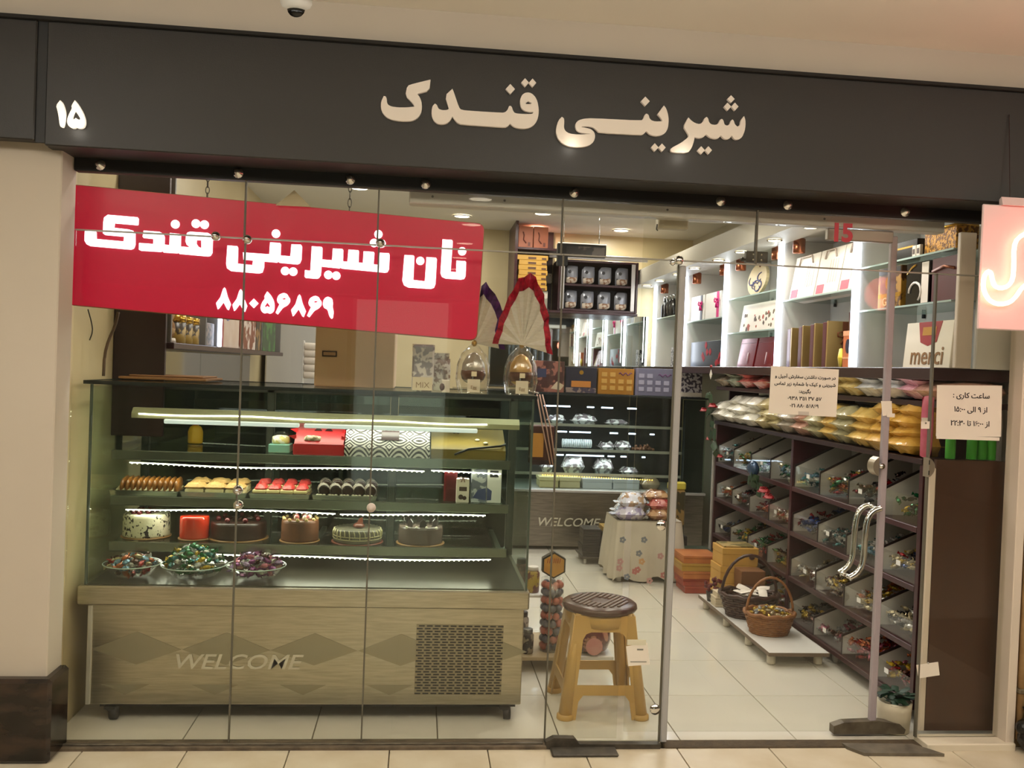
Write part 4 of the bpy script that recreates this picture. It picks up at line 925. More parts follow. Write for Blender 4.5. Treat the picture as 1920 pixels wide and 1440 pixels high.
# ---------------------------------------------------------------- bags of nuts on the two shelves above the bins
BAGM = {k: mat('bag_'+k, c, .22, 0, noise=1.6, nscale=28, nrgb=d, bump=.5, bscale=40, coat=.5) for k, c, d in [('white', (206, 200, 180), (236, 232, 222)), ('cream', (190, 172, 120), (214, 202, 160)), ('greyish', (150, 136, 118), (196, 188, 172)),
     ('rosy', (166, 116, 92), (206, 166, 146)), ('yellow', (206, 164, 72), (226, 196, 120)), ('amber', (196, 146, 50), (220, 178, 90)), ('red', (156, 34, 38), (206, 120, 110)), ('mixed', (120, 96, 62), (206, 190, 170)),
     ('green', (74, 92, 60), (190, 190, 170)), ('gold', (176, 140, 54), (222, 206, 150)), ('silver', (176, 174, 176), (228, 228, 226)), ('pink', (196, 112, 140), (222, 190, 190)), ('olive', (140, 130, 84), (190, 184, 150))]}
def bag_mesh(w, d, h, m_):
    mb = MB().pillow(w, d, h, n=7, jit=.16); me = bpy.data.meshes.new('bag'); me.from_pydata([Vector(p) for p in mb.v], [], mb.f); me.materials.append(m_)
    for p in me.polygons: p.use_smooth = True
    return me
def bag(y, x, z, w, h, kind, label, group, tilt=0.0, sealm=None):
    o = thing('snack_bag', label, 'bag', (x, y, z), group)
    o.rotation_euler = (random.uniform(-.08, .08), tilt, random.uniform(-.12, .12))
    b = link('pouch', bag_mesh(.36, w, h, BAGM[kind]), o); b.location = (0, 0, h/2)
    s = MB().box(-.188, -.172, -w*.30, w*.30, -.0015, .0015); me = bpy.data.meshes.new('seal'); me.from_pydata([Vector(p) for p in s.v], [], s.f); me.materials.append(BAGM[kind])
    e = link('seal', me, o); e.location = (0, 0, h/2)
    return o
cols_low = [(2.82, 'white', 2), (2.62, 'white', 3), (2.42, 'white', 3), (2.22, 'white', 3), (2.02, 'cream', 3), (1.83, 'cream', 2), (1.64, 'greyish', 3), (1.46, 'rosy', 3), (1.28, 'olive', 3), (1.10, 'yellow', 3), (.92, 'olive', 3), (.74, 'yellow', 3), (.55, 'amber', 4), (.36, 'amber', 4)]
for i, (y, kind, n) in enumerate(cols_low):
    for k in range(n):
        lv = 'topmost' if k == n-1 else ('bottom' if k == 0 else ORD[k]+' up')
        bag(y+random.uniform(-.02, .02), UX+.13+random.uniform(-.02, .02)+.012*k, 1.141+k*.050, .200, .098, kind, f'{kind} snack bag, {lv} of the {ORD[i]} pile from the far end, lower bag shelf', 'snack bags on the lower bag shelf')
cols_up = [(2.85, 'mixed', 1), (2.62, 'green', 2), (2.36, 'red', 2), (2.10, 'red', 1), (1.84, 'mixed', 1), (1.6, 'mixed', 1), (1.35, 'pink', 1), (1.12, 'gold', 2), (.90, 'gold', 2), (.70, 'silver', 2), (.50, 'silver', 2), (.32, 'pink', 2), (.17, 'rosy', 1)]
for i, (y, kind, n) in enumerate(cols_up):
    for k in range(n):
        lv = 'topmost' if k == n-1 and n > 1 else 'bottom'
        bag(y+random.uniform(-.02, .02), UX+.15, 1.387+k*.044, .22, .092, kind, f'{kind} sweet bag, {lv} of the {ORD[i]} pile from the far end, upper bag shelf', 'snack bags on the upper bag shelf')

# ---------------------------------------------------------------- lit display unit above
up = thing('lit_wall_display', 'white wall display with maroon base and vertical light strips above the sweet bins', 'shelf unit', (2.32, 2.5, 1.475))
UZ0, UZ1 = 1.53, 2.30
obj('base_board', MB().rbox(2.10, UXB, .085, 4.985, 1.478, UZ0, .003), MAROON_DK, up)
obj('back_panel', MB().box(UXB-.02, UXB, .085, 4.985, UZ0, UZ1), SHOP_WHITE, up)
PY = [.90, 1.88, 2.87, 3.88, 4.86]
for y in PY:
    obj('partition', MB().rbox(UX+.03, UXB-.02, y-.011, y+.011, UZ0, UZ1, .002), WHITE_LAM, up)
    s = obj('light_strip', MB().rbox(UX+.006, UX+.029, y-.024, y+.024, UZ0+.001, UZ1-.01, .003), LED_WHITE, up)
    area_light('strip_light', (UX-.02, y, 1.92), .7, 1.1, (.86, .92, 1.0), rot=(0, PI/2, 0), size_y=.03)
    for sgn in (-1, 1): area_light('strip_light', (UX+.012, y+sgn*.027, 1.92), .03, .6, (.88, .93, 1.0), rot=(sgn*PI/2, 0, 0), size_y=.7)
obj('end_post', MB().rbox(2.185, 2.255, .062, .085, UZ0, 2.09, .003), mat('white_profile'), up)
obj('end_panel', MB().rbox(2.275, UXB, .062, .085, UZ0, 2.30, .002), WHITE_LAM, up)
sof = struct('ceiling', MB().prism([(1.94, 2.27), (1.94, 2.40), (2.10, 2.48), (XR, 2.48), (XR, 2.30), (UX, 2.30), (UX, 2.27)], 1, .12, YBK), mat('soffit_grey', (176, 170, 158), .5))
gsh = glass_mat('shelf_glass', (226, 236, 232), .06, .5, .01)
for y0, y1, zs in ((.09, .89, (1.815, 2.03)), (.91, 1.87, (1.935,)), (1.89, 2.86, (2.015, 1.772)), (2.88, 3.87, (1.90,)), (3.89, 4.85, (1.98,))):
    for z in zs:
        s = obj('glass_shelf', MB().box(UX+.035, UXB-.021, y0+.004, y1-.004, z-.008, z), gsh, up)
        obj('glass_front_edge', MB().box(UX+.033, UX+.0348, y0+.004, y1-.004, z-.008, z), mat('pale_glass_edge', (170, 190, 184), .2), s)
        for yy in (y0+.08, y1-.08): obj('shelf_pin', MB().lathe([(.009, 0), (.009, .02)], (UXB-.03, yy, z-.029), 8), BLACK, s)
for j, p in enumerate(SOFFIT_LAMPS):
    t = thing('soffit_lamp', f'small round downlight, {ORD[j]} from the door in the grey soffit', 'light', p, 'downlights in the grey soffit')
    obj('ring', MB().lathe([(.044, 0), (.046, .003), (.044, .006), (.034, .004), (.034, 0)], (p[0], p[1], p[2]-.004), 18, cap=False), CHROME, t)
    obj('lamp', MB().lathe([(.034, 0), (.034, .004), (.001, .004)], (p[0], p[1], p[2]-.002), 18), LAMP_DISC, t)
for _j, y in enumerate((1.05, 1.72, 2.05, 2.7, 3.05, 3.72, 4.05, 4.7)):
    tag(obj('copper_spot', MB().lathe([(.032, 0), (.036, .004), (.036, .085), (.028, .09)], (UX+.06, y, UZ1-.095), 14), COPPER), f'copper cylinder spotlight above the lit display, {ORD[_j]} from the door', 'light', 'copper spots above the lit display')

# ---------------------------------------------------------------- goods on the display (all face the shop, towards -X)
def dbox(name, label, cat, y0, y1, z, h, m_, d=.05, x=None, lean=0.0, group=None, body='carton'):
    """upright box whose front faces the shop; leans back by `lean`"""
    x = UX+.06 if x is None else x
    t = thing(name, label, cat, (x, (y0+y1)/2, z), group); t.rotation_euler = (0, lean, 0)
    mb = MB().rbox(x, x+d, y0, y1, z, z+h, .002)
    obj(body, mb, m_, t); return t
def on_front(t, name, y0, y1, z0, z1, m_, x=None, th=.0015):
    x = t.location.x if x is None else x
    return obj(name, MB().box(x-th, x+.0002, y0, y1, z0, z1), m_, t)
def front_poly(t, name, poly, m_, th=.0015):
    x = t.location.x; return obj(name, MB().prism(poly, 0, x-th, x), m_, t)
# bay nearest the door
ME_W = mat('cream_box', (226, 216, 196), .4)
t = dbox('chocolate_box', 'cream chocolate box printed merci under a red emblem, near the door', 'box', .13, .50, UZ0+.001, .205, ME_W, .06, lean=.08)
x = t.location.x
front_poly(t, 'emblem', [(.215, UZ0+.205), (.40, UZ0+.205), (.372, UZ0+.115), (.31, UZ0+.098), (.245, UZ0+.115)], mat('emblem_red', (150, 30, 28), .35))
on_front(t, 'emblem_band', .255, .36, UZ0+.145, UZ0+.182, mat('emblem_gold', (190, 140, 60), .3, .5), th=.0025)
text('lettering', 'merci', .115, (x-.002, .31, UZ0+.052), mat('merci_gold', (132, 92, 44), .4), t, face='-X', bold=.001)
tag(obj('candle_lamp', MB().lathe([(.012, 0), (.016, .01), (.006, .05), (.012, .058), (.010, .085), (.002, .12)], (UX+.05, .60, UZ0+.001), 12), mat('cream_wax', (232, 214, 180), .3)), 'small cream candle figure standing beside the cream printed box', 'candle')
BG = mat('brown_gold_tin', (92, 60, 30), .3, .4, noise=2, nscale=16, nrgb=(170, 126, 50))
t = dbox('cookie_tin', 'dark brown tin with gold bands reading Gold on the glass shelf near the door', 'tin', .545, .755, 1.8155, .195, BG, .09, body='tin_body')
on_front(t, 'gold_band', .55, .75, 1.865, 1.885, mat('gold_foil', (206, 160, 66), .2, .8)); on_front(t, 'dark_top', .55, .75, 1.975, 2.008, mat('tin_dark', (40, 28, 24), .3))
front_poly(t, 'medallion', [(.65+p[0], 1.935+p[1]) for p in circ(0, 0, .036)], mat('gold_foil'))
text('lettering', 'Gold', .055, (t.location.x-.002, .65, 1.845), mat('pale_gold', (222, 200, 140), .3), t, face='-X')
t = dbox('black_gift_box', 'black gift box with a big white swirl and gold stem beside the dark tin', 'gift box', .31, .50, 1.8155, .19, BLACK_GLOSS, .05)
obj('swirl', MB().tube([(t.location.x-.002, .42+.05*math.cos(a), 1.87+.045*math.sin(a)) for a in [i*.45 for i in range(10)]], .006, 5), mat('swirl_white', (224, 216, 206), .4), t)
on_front(t, 'white_panel', .315, .37, 1.82, 2.0, PAPER); obj('gold_stem', MB().tube([(t.location.x-.002, .49, 1.96), (t.location.x-.002, .45, 1.985), (t.location.x-.002, .42, 1.995)], .005, 5), mat('gold_foil'), t)
t = dbox('burgundy_gift_box', 'large dark burgundy gift box next to the end post', 'gift box', .10, .29, 1.8155, .19, mat('burgundy_card', (84, 22, 26), .4), .07)
obj('ribbon', MB().tube([(t.location.x-.003, .12, 1.95), (t.location.x-.006, .19, 1.965), (t.location.x-.003, .28, 1.95)], .007, 5), mat('bronze_ribbon', (140, 80, 50), .3, .5), t)
t = dbox('gold_hamper', 'gold wire hamper box on the top glass shelf by the end post', 'hamper', .12, .36, 2.031, .10, mat('gold_mesh', (190, 136, 40), .35, .6, noise=2, nscale=60, nrgb=(110, 70, 20), bump=.8, bscale=120), .10, body='hamper_body')
obj('rim', MB().tube([(t.location.x-.002, .118, 2.132), (t.location.x-.002, .362, 2.132), (t.location.x+.10, .362, 2.132), (t.location.x+.10, .118, 2.132)], .006, 6, closed=True), mat('gold_foil'), t)
t = dbox('black_flat_box', 'flat black box with gold line on the top glass shelf', 'gift box', .42, .66, 2.031, .085, BLACK_GLOSS, .12); on_front(t, 'gold_line', .45, .62, 2.08, 2.088, mat('gold_foil'))
for k in range(2):
    t = dbox('playing_card_pack', f'small white printed card pack, {ORD[k]} from the end post on the top glass shelf', 'pack', .37+k*.035, .40+k*.035, 2.031, .05, PAPER, .015, x=UX+.045, group='small card packs')
    on_front(t, 'printed_spot', .377+k*.035, .393+k*.035, 2.042, 2.065, mat('print_brown'))
# second bay: leaning white boxes above, gold boxes below
WB = mat('ivory_gift_card', (232, 226, 216), .4, noise=1.6, nscale=7, nrgb=(214, 204, 192))
for k, (y0, y1) in enumerate(((1.50, 1.84), (1.20, 1.49), (.93, 1.19))):
    t = dbox('ivory_gift_box', f'ivory gift box with handle and faint print, {ORD[k]} from the far end', 'gift box', y0, y1, 1.936, .26, WB, .10, lean=.16, group='ivory boxes on the bright shelf')
    on_front(t, 'pink_label', y1-.11, y1-.02, 1.945, 1.995, mat('rose_label', (200, 90, 106), .5))
    obj('handle', MB().tube([(t.location.x-.004, y0+.08, 2.14), (t.location.x-.010, y0+.10, 2.185), (t.location.x-.010, y1-.09, 2.185), (t.location.x-.004, y1-.07, 2.14)], .005, 6), mat('handle_beige', (190, 172, 160), .5), t)
    for q in range(4): on_front(t, 'printed_stripe', y0+.05+q*.03, y0+.058+q*.03, 2.0, 2.13, mat('faint_print', (206, 190, 180), .5))
GB = mat('gold_satin_card', (160, 132, 78), .38, .2); MB_ = mat('maroon_box_side', (84, 26, 30), .4)
for k in range(5):
    y0 = 1.97-k*.16; hh = .225+k*.006
    t = thing('bow_gift_box', f'upright gold and maroon gift box with bow, {ORD[k]} from the far side', 'gift box', (UX+.04+.01*k, y0, UZ0+.001), 'gold and maroon boxes in a row')
    xx = UX+.05; w_ = .16 if k < 4 else .21
    obj('carton', MB().rbox(xx, xx+.20, y0-.045, y0, UZ0+.001, UZ0+hh, .002), MB_, t)
    obj('gold_face', MB().rbox(xx+.001, xx+.199, y0-.060, y0-.0455, UZ0+.001, UZ0+hh+.006, .002), GB, t)
    obj('bow', bow_mb((xx+.10, y0-.062, UZ0+hh*.72), .048), mat('bronze_ribbon'), t)
    obj('ribbon', MB().box(xx+.085, xx+.115, y0-.0625, y0-.0602, UZ0+.002, UZ0+hh+.004), mat('bronze_ribbon'), t)
t = dbox('framed_gift_box', 'dark navy gift box with brown frame behind the amber bottle box', 'gift box', .96, 1.20, UZ0+.001, .30, mat('navy_card', (38, 36, 56), .35), .03, x=UX+.14)
for a_ in ((.96, .972, UZ0+.001, UZ0+.30), (1.188, 1.20, UZ0+.001, UZ0+.30), (.972, 1.188, UZ0+.288, UZ0+.30)): obj('frame_edge', MB().box(UX+.134, UX+.14, a_[0], a_[1], a_[2], a_[3]), mat('frame_brown', (96, 56, 40), .4), t)
t = dbox('amber_bottle_box', 'amber bottle shaped box with a dark oval crest next to the light strip', 'box', .975, 1.07, UZ0+.001, .19, mat('amber_pack', (188, 92, 52), .25, noise=1, nscale=8, nrgb=(210, 130, 90)), .07, x=UX+.045)
front_poly(t, 'crest', [(1.015+p[0], UZ0+.11+p[1]*1.5) for p in circ(0, 0, .025)], mat('navy_card')); on_front(t, 'cap_band', .975, 1.07, UZ0+.165, UZ0+.19, mat('amber_light', (224, 160, 120), .3)); on_front(t, 'base_band', .975, 1.07, UZ0+.045, UZ0+.055, mat('amber_light'))
tag(obj('yellow_packet', MB().pillow(.03, .045, .10, n=4, M=Matrix.Translation((UX+.05, 1.095, UZ0+.052))), mat('lemon_wrap', (222, 196, 60), .4)), 'small yellow packet between the gold gift boxes and the amber box', 'packet')
# third bay
PQ = mat('plaque_cream', (206, 190, 150), .5, noise=1, nscale=12, nrgb=(190, 172, 130))
t = thing('calligraphy_plaque', 'round cream plaque with blue swirling calligraphy on the third bay of the display', 'plaque', (UX+.10, 2.50, 2.016)); t.rotation_euler = (0, .12, 0)
obj('disc', MB().prism([(2.50+p[0]*1.55, 2.128+p[1]) for p in circ(0, 0, .110, n=28)], 0, UX+.09, UX+.11), PQ, t)
random.seed(21)
for k in range(6):
    cy_, cz_ = 2.50+random.uniform(-.10, .12), 2.115+random.uniform(-.045, .045); a0 = random.uniform(0, 6)
    obj('calligraphy_stroke', MB().tube([(UX+.088, cy_+(.012+.006*i)*math.cos(a0+i*.6)*1.3, cz_+(.010+.004*i)*math.sin(a0+i*.6)) for i in range(8)], [.002+.0009*i for i in range(4)]+[.0055-.0009*i for i in range(4)], 5), mat('ink_blue', (62, 66, 118), .5), t)
obj('hanging_dot', MB().ball((UX+.088, 2.47, 2.215), .008, 8), mat('frame_brown'), t)
t = dbox('floral_gift_box', 'pale gift box with printed brown and red blossoms on the third display bay', 'gift box', 1.99, 2.68, 1.773, .19, WB, .05, lean=.14)
random.seed(5)
for k in range(26):
    yy = random.uniform(2.08, 2.62); zz = 1.785+random.random()**1.5*.11
    front_poly(t, 'printed_blossom', [(yy+p[0], zz+p[1]*random.uniform(.6, 1.2)) for p in circ(0, 0, random.uniform(.008, .02), n=6)], [mat('print_brown'), mat('blossom_red', (158, 70, 52), .5), mat('leaf_olive', (104, 88, 62), .5)][k % 3])
for k in range(2):
    t = dbox('red_foil_box', f'dark red foil box with silver tassel, {ORD[k]} from the far light strip', 'gift box', 2.40-k*.33, 2.70-k*.33, UZ0+.001, .20, mat('red_foil', (118, 22, 28), .25, .3), .05, lean=.16, group='red foil boxes')
    obj('tassel', MB().tube([(t.location.x-.003, 2.52-k*.33, UZ0+.10), (t.location.x-.004, 2.515-k*.33, UZ0+.05), (t.location.x-.003, 2.52-k*.33, UZ0+.02)], [.002, .003, .001], 5), mat('silver_thread', (214, 206, 206), .3, .5), t)
    obj('lid_line', MB().box(t.location.x-.001, t.location.x+.001, 2.40-k*.33+.01, 2.70-k*.33-.01, UZ0+.165, UZ0+.168), mat('wine_line', (70, 14, 18), .4), t)
t = dbox('white_leaning_card', 'white card with red corner leaning beside the red foil boxes', 'card', 1.90, 2.05, UZ0+.001, .15, PAPER, .012, lean=.25); on_front(t, 'red_corner', 1.905, 1.95, UZ0+.005, UZ0+.04, mat('rose_label'))
# fourth bay
for k, (y0, y1, rc) in enumerate(((3.50, 3.84, 'black_ribbon'), (3.10, 3.46, 'magenta_ribbon'))):
    t = dbox('ribboned_white_box', f'white gift box with {"black" if k == 0 else "magenta"} ribbon on the fourth bay of the display', 'gift box', y0, y1, 1.901, .20, WHITE_LAM, .12, group='white ribboned boxes')
    rm = mat('magenta_ribbon', (196, 20, 110), .35) if k else mat('black_ribbon')
    on_front(t, 'ribbon', y0+.04, y0+.09, 1.902, 2.10, rm, th=.003); obj('bow', bow_mb((t.location.x-.004, y0+.065, 2.03), .05, 'y'), mat('magenta_ribbon', (196, 20, 110), .35), t)
t = dbox('black_floral_box', 'long black box with red blossoms at the foot of the fourth bay', 'gift box', 2.95, 3.80, UZ0+.001, .20, mat('black_card', (20, 26, 30), .35), .08)
random.seed(9)
for k in range(9):
    yy = random.choice([3.05, 3.12, 3.30, 3.45, 3.38]) + random.uniform(-.04, .04); zz = UZ0+random.uniform(.03, .17)
    for q in range(4): front_poly(t, 'printed_petal', [(yy+.016*math.cos(q*1.57)+p[0], zz+.014*math.sin(q*1.57)+p[1]) for p in circ(0, 0, .014, n=7)], mat('petal_red', (178, 30, 44), .5))
# fifth bay
for k in range(4):
    y = 4.78-k*.10; t = thing('dark_bottle', f'dark glass bottle with silver neck, {ORD[k]} from the back wall', 'bottle', (UX+.09, y, 1.981), 'dark bottles on the far bay')
    obj('body', MB().lathe([(.030, 0), (.033, .006), (.033, .11), (.014, .15), (.012, .19)], (UX+.09, y, 1.981), 12), BLACK_GLOSS, t)
    obj('neck_foil', MB().lathe([(.0145, .158), (.0135, .192), (.013, .20)], (UX+.09, y, 1.981), 10), mat('silver_foil', (200, 200, 200), .2, 1), t)
t = dbox('speckled_tall_box', 'tall black and white speckled box at the far end of the display', 'gift box', 4.25, 4.40, UZ0+.001, .17, mat('speckle', (40, 36, 40), .4, noise=2, nscale=60, nrgb=(206, 200, 200)), .08); on_front(t, 'lid_line', 4.252, 4.398, UZ0+.13, UZ0+.134, BLACK)
t = dbox('patterned_bottle_box', 'white box with black printed bottles between the far light strips', 'gift box', 3.95, 4.12, 1.981, .20, PAPER, .08)
for k in range(3): on_front(t, 'printed_bottle', 3.965+k*.05, 3.995+k*.05, 1.99, 2.15, mat('print_black'))

# ---------------------------------------------------------------- goods by the window end of the bin unit
GJ = mat('green_can', (70, 166, 52), .35)
for k, px in enumerate((1782, 1822, 1841, 1858)):
    q = onY(px, 842, .13)
    t = thing('green_can', f'bright green can, {ORD[k]} from the pink packet below the hours notice', 'can', (q.x, .13, 1.1505), 'green cans below the notice')
    obj('can_body', MB().lathe([(.0185, 0), (.0205, .003), (.0205, .078), (.018, .084)], (q.x, .13, 1.1505), 16), GJ, t); obj('can_lid', MB().lathe([(.018, .0842), (.0185, .088), (.016, .089)], (q.x, .13, 1.1505), 14), mat('can_lid', (160, 200, 140), .3), t)
a, b = onY(1728, 845, .11), onY(1757, 735, .11)
t = thing('pink_packet', 'tall pink packet with white tag beside the hours notice', 'packet', ((a.x+b.x)/2, .115, 1.1505))
obj('pouch', MB().pillow(b.x-a.x, .26, .03, n=6, M=Matrix.Translation(((a.x+b.x)/2, .125, 1.152+.13)) @ Matrix.Rotation(PI/2, 4, 'X')), mat('pink_wrap', (190, 84, 110), .35, noise=1, nscale=14, nrgb=(206, 120, 138)), t)
q = onY(1732, 795, .095)
obj('tag', MB().rbox(q.x-.008, q.x+.022, .098, .101, q.z-.012, q.z+.026, .003), PAPER, t)

# ---------------------------------------------------------------- notices on the glass
def notice(name, label, pix, y=-.0075, ang=0.0):
    p = [onY(*q, y) for q in pix]
    t = thing(name, label, 'notice', (sum(q.x for q in p)/4, y, min(q.z for q in p)))
    obj('sheet', MB().prism([(q.x, q.z) for q in p], 1, y, y+.0008), PAPER, t)
    return t, sum(q.x for q in p)/4, max(q.z for q in p), min(q.z for q in p)
t, cx_, zt, zb = notice('order_notice', 'square white notice in Persian with two phone numbers taped on the door glass', ((1446,686),(1573,693),(1568,782),(1441,775)), DY-.0065)
rows = ['در صورت داشتن سفارش آجیل و', 'شیرینی و کیک با شماره زیر تماس', 'بگیرید:', '۰۹۳۸ ۳۵۱ ۳۷ ۵۷', '۰۲۱ ۸۸۰ ۵۶۸۶۹']
for i, s in enumerate(rows):
    text('text_line', shape(s) if i < 3 else s, .0185 if i < 3 else .021, (cx_+.004, DY-.0075, zt-.040-i*.0295), INK, t, bold=.00025, scale=(1.06, 1))
obj('adhesive_tape', MB().box(cx_-.02, cx_+.025, DY-.0082, DY-.0076, zb+.004, zb+.018), mat('tape', (196, 186, 176), .3), t)
t, cx_, zt, zb = notice('hours_notice', 'white notice of opening hours in Persian on the pane beside the door', ((1757,722),(1879,723),(1877,819),(1755,818)))
for i, s in enumerate((': '+shape('ساعت کاری'), '۱۵:۰۰ '+shape('الی')+' ۹ '+shape('از'), '۲۲:۳۰ '+shape('تا')+' ۱۶:۰۰ '+shape('از'))):
    text('text_line', s, .030, (cx_+.006, -.0085, zt-.046-i*.0565), INK, t, bold=.0003)
obj('lower_flap', MB().box(cx_-.135, cx_+.135, -.0085, -.0077, zb-.010, zb+.004), PAPER, t)
t, cx_, zt, zb = notice('price_card', 'small cream price card stuck low on the pane in front of the stool', ((1174,1212),(1214,1205),(1219,1246),(1178,1249)))
obj('upper_slip', MB().box(cx_-.045, cx_+.03, -.0084, -.0077, zt-.01, zt+.012), mat('cream_slip', (206, 200, 176), .6), t); obj('printed_line', MB().box(cx_-.005, cx_+.02, -.0088, -.0085, zt-.03, zt-.024).box(cx_-.03, cx_+.035, -.0088, -.0085, zb+.016, zb+.019), mat('grey_print', (120, 118, 108), .6), t)
t, cx_, zt, zb = notice('small_card', 'small tilted white card stuck low on the pane beside the plant pot', ((1718,1247),(1759,1241),(1762,1266),(1722,1272)))
obj('clip', MB().lathe([(.004, 0), (.004, -.003)], (cx_, -.0076, zt-.006), 8, M=Matrix.Rotation(PI/2, 4, 'X')), ALU, t)
for px, py, n_ in ((1660, 765, 'upper'),):
    t, cx_, zt, zb = notice('door_sticker', 'small blank sticker on the sliding door edge above the lock', ((1652,752),(1672,752),(1673,778),(1655,780)), .070)
    obj('lower_slip', MB().box(cx_+.0, cx_+.035, .0692, .0698, zb-.004, zb+.012), PAPER, t)
t, cx_, zt, zb = notice('tag_sticker', 'small white sticker on the seam of the pane beside the pink packet', ((1727,790),(1744,790),(1745,804),(1727,804)))
obj('printed_spot', MB().lathe([(.004, 0), (.004, -.001)], (cx_, -.0076, zt-.008), 8, M=Matrix.Rotation(PI/2, 4, 'X')), mat('grey_print'), t)
q = onY(1580, 438, -.008)
t = thing('number_sticker', 'red number 15 stuck on the glass above the door', 'sticker', (q.x, -.008, q.z-.04))
text('digit', '1', .098, (q.x-.026, -.008, q.z), mat('red_vinyl', (172, 20, 38), .4), t, bold=.004); text('digit', '5', .098, (q.x+.020, -.008, q.z), mat('red_vinyl'), t, bold=.004)
random.seed(3)
# ================================================================ STOOL
SX, SYc = .815, .425
st = thing('plastic_stool', 'ochre plastic stool with brown ribbed seat by the glass', 'stool', (SX, SYc, 0))
OCH = mat('ochre_plastic', (200, 162, 96), .38, noise=.5, nscale=4, nrgb=(192, 150, 82)); SEATB = mat('brown_seat', (76, 48, 44), .25)
HT = .428; hb, ht = .178, .128
def side_panel_mesh():
    c = bpy.data.curves.new('outline', 'CURVE'); c.dimensions = '2D'; c.fill_mode = 'BOTH'; c.extrude = .003
    def hw(z): return hb+(ht-hb)*z/HT
    foot = .058
    outer = [(-hw(0), 0), (-hw(0)+foot, 0), (-hw(.06)+foot+.004, .075), (-hw(.09)+foot+.02, .100), (hw(.09)-foot-.02, .100), (hw(.06)-foot-.004, .075), (hw(0)-foot, 0), (hw(0), 0), (hw(HT), HT), (-hw(HT), HT)]
    zi0, zi1 = .142, .360; q = .040
    def L(z): return -hw(z)+q+.006
    hole = [(L(zi0), zi0), (L(zi1-.03), zi1-.03), (L(zi1)+.010, zi1-.008), (L(zi1)+.032, zi1), (-L(zi1)-.032, zi1), (-L(zi1)-.010, zi1-.008), (-L(zi1-.03), zi1-.03), (-L(zi0), zi0)]
    for poly in (outer, hole):
        sp = c.splines.new('POLY'); sp.points.add(len(poly)-1); sp.use_cyclic_u = True
        for p, w_ in zip(sp.points, poly): p.co = (w_[0], w_[1], 0, 1)
    o = bpy.data.objects.new('outline', c); COL.objects.link(o); bpy.context.view_layer.update()
    me = bpy.data.meshes.new_from_object(o.evaluated_get(bpy.context.evaluated_depsgraph_get())); bpy.data.objects.remove(o)
    me.materials.clear(); me.materials.append(OCH)
    lean = math.atan2(hb-ht, HT)
    me.transform(Matrix.Translation((0, -hb, 0)) @ Matrix.Rotation(-lean, 4, 'X') @ Matrix.Rotation(PI/2, 4, 'X')); return me
spm = side_panel_mesh()
for k in range(4):
    o = link('side_panel', spm, st); o.rotation_euler = (0, 0, k*PI/2)
for sx_ in (-1, 1):
    for sy_ in (-1, 1):
        mb = MB().tube([(SX+sx_*(hb-.018), SYc+sy_*(hb-.018), .012), (SX+sx_*(ht-.016+.02), SYc+sy_*(ht-.016+.02), .25), (SX+sx_*(ht-.022), SYc+sy_*(ht-.022), HT)], [.030, .025, .016], 12)
        mb.lathe([(.036, 0), (.038, .004), (.037, .018), (.030, .022)], (SX+sx_*(hb-.018), SYc+sy_*(hb-.018), 0), 14)
        obj('leg', mb, OCH, st)
obj('apron', MB().lathe([(.150, HT-.055), (.150, HT-.01), (.140, HT)], (SX, SYc, 0), 28), OCH, st)
se = obj('seat', MB().lathe([(.140, HT-.004), (.158, HT-.002), (.165, HT+.008), (.162, HT+.022), (.150, HT+.030), (.02, HT+.032), (.001, HT+.032)], (SX, SYc, 0), 40), SEATB, st)
rm = MB()
for i in range(-5, 6):
    y = SYc+i*.022; hw_ = math.sqrt(max(0, .122**2-(i*.022)**2))
    if abs(i) < 2:
        rm.rbox(SX-hw_, SX-.045, y-.007, y+.007, HT+.030, HT+.036, .002).rbox(SX+.045, SX+hw_, y-.007, y+.007, HT+.030, HT+.036, .002)
    else: rm.rbox(SX-hw_, SX+hw_, y-.007, y+.007, HT+.030, HT+.036, .002)
rm2 = MB()
for v, f, mi, sm_ in ((rm.v, rm.f, rm.mi, rm.smooth),): rm2.v = [tuple(Matrix.Translation((SX, SYc, 0)) @ Matrix.Rotation(.95, 4, 'Z') @ Matrix.Translation((-SX, -SYc, 0)) @ Vector(p)) for p in v]; rm2.f, rm2.mi, rm2.smooth = f, mi, sm_
o = obj('seat_rib', rm2, mat('seat_rib', (96, 70, 62), .4), se); o['kind'] = 'stuff'

# ================================================================ things standing on top of the front case
ZT = 1.3485
b_ = thing('cardboard_box', 'big plain cardboard box with a slot handle on top of the pastry case', 'box', (-.25, .75, ZT))
obj('carton', MB().rbox(-.468, -.118, .60, .93, ZT, 1.70, .004), CARDB, b_)
obj('hand_slot', MB().rbox(-.437, -.372, .5965, .5998, 1.480, 1.506, .001), mat('slot_dark', (64, 50, 40), .8), b_)
obj('slot_fill', MB().box(-.431, -.378, .5955, .5966, 1.486, 1.500), mat('slot_card', (160, 130, 96), .8), b_)
obj('packing_tape', MB().box(-.330, -.290, .5985, .5998, ZT+.01, 1.69), mat('packing_tape', (186, 156, 116), .3), b_)
t = thing('folded_board', 'flat cardboard lying on the far corner of the pastry case', 'cardboard', (-1.1, .70, ZT))
obj('board', MB().rbox(-1.285, -.92, .55, .88, ZT+.004, ZT+.014, .002), mat('brown_board', (150, 108, 62), .75, noise=1, nscale=6, nrgb=(128, 88, 48)), t)
obj('folded_flap', MB().rbox(-1.25, -.94, .58, .86, ZT+.0145, ZT+.022, .002), mat('brown_board'), t)
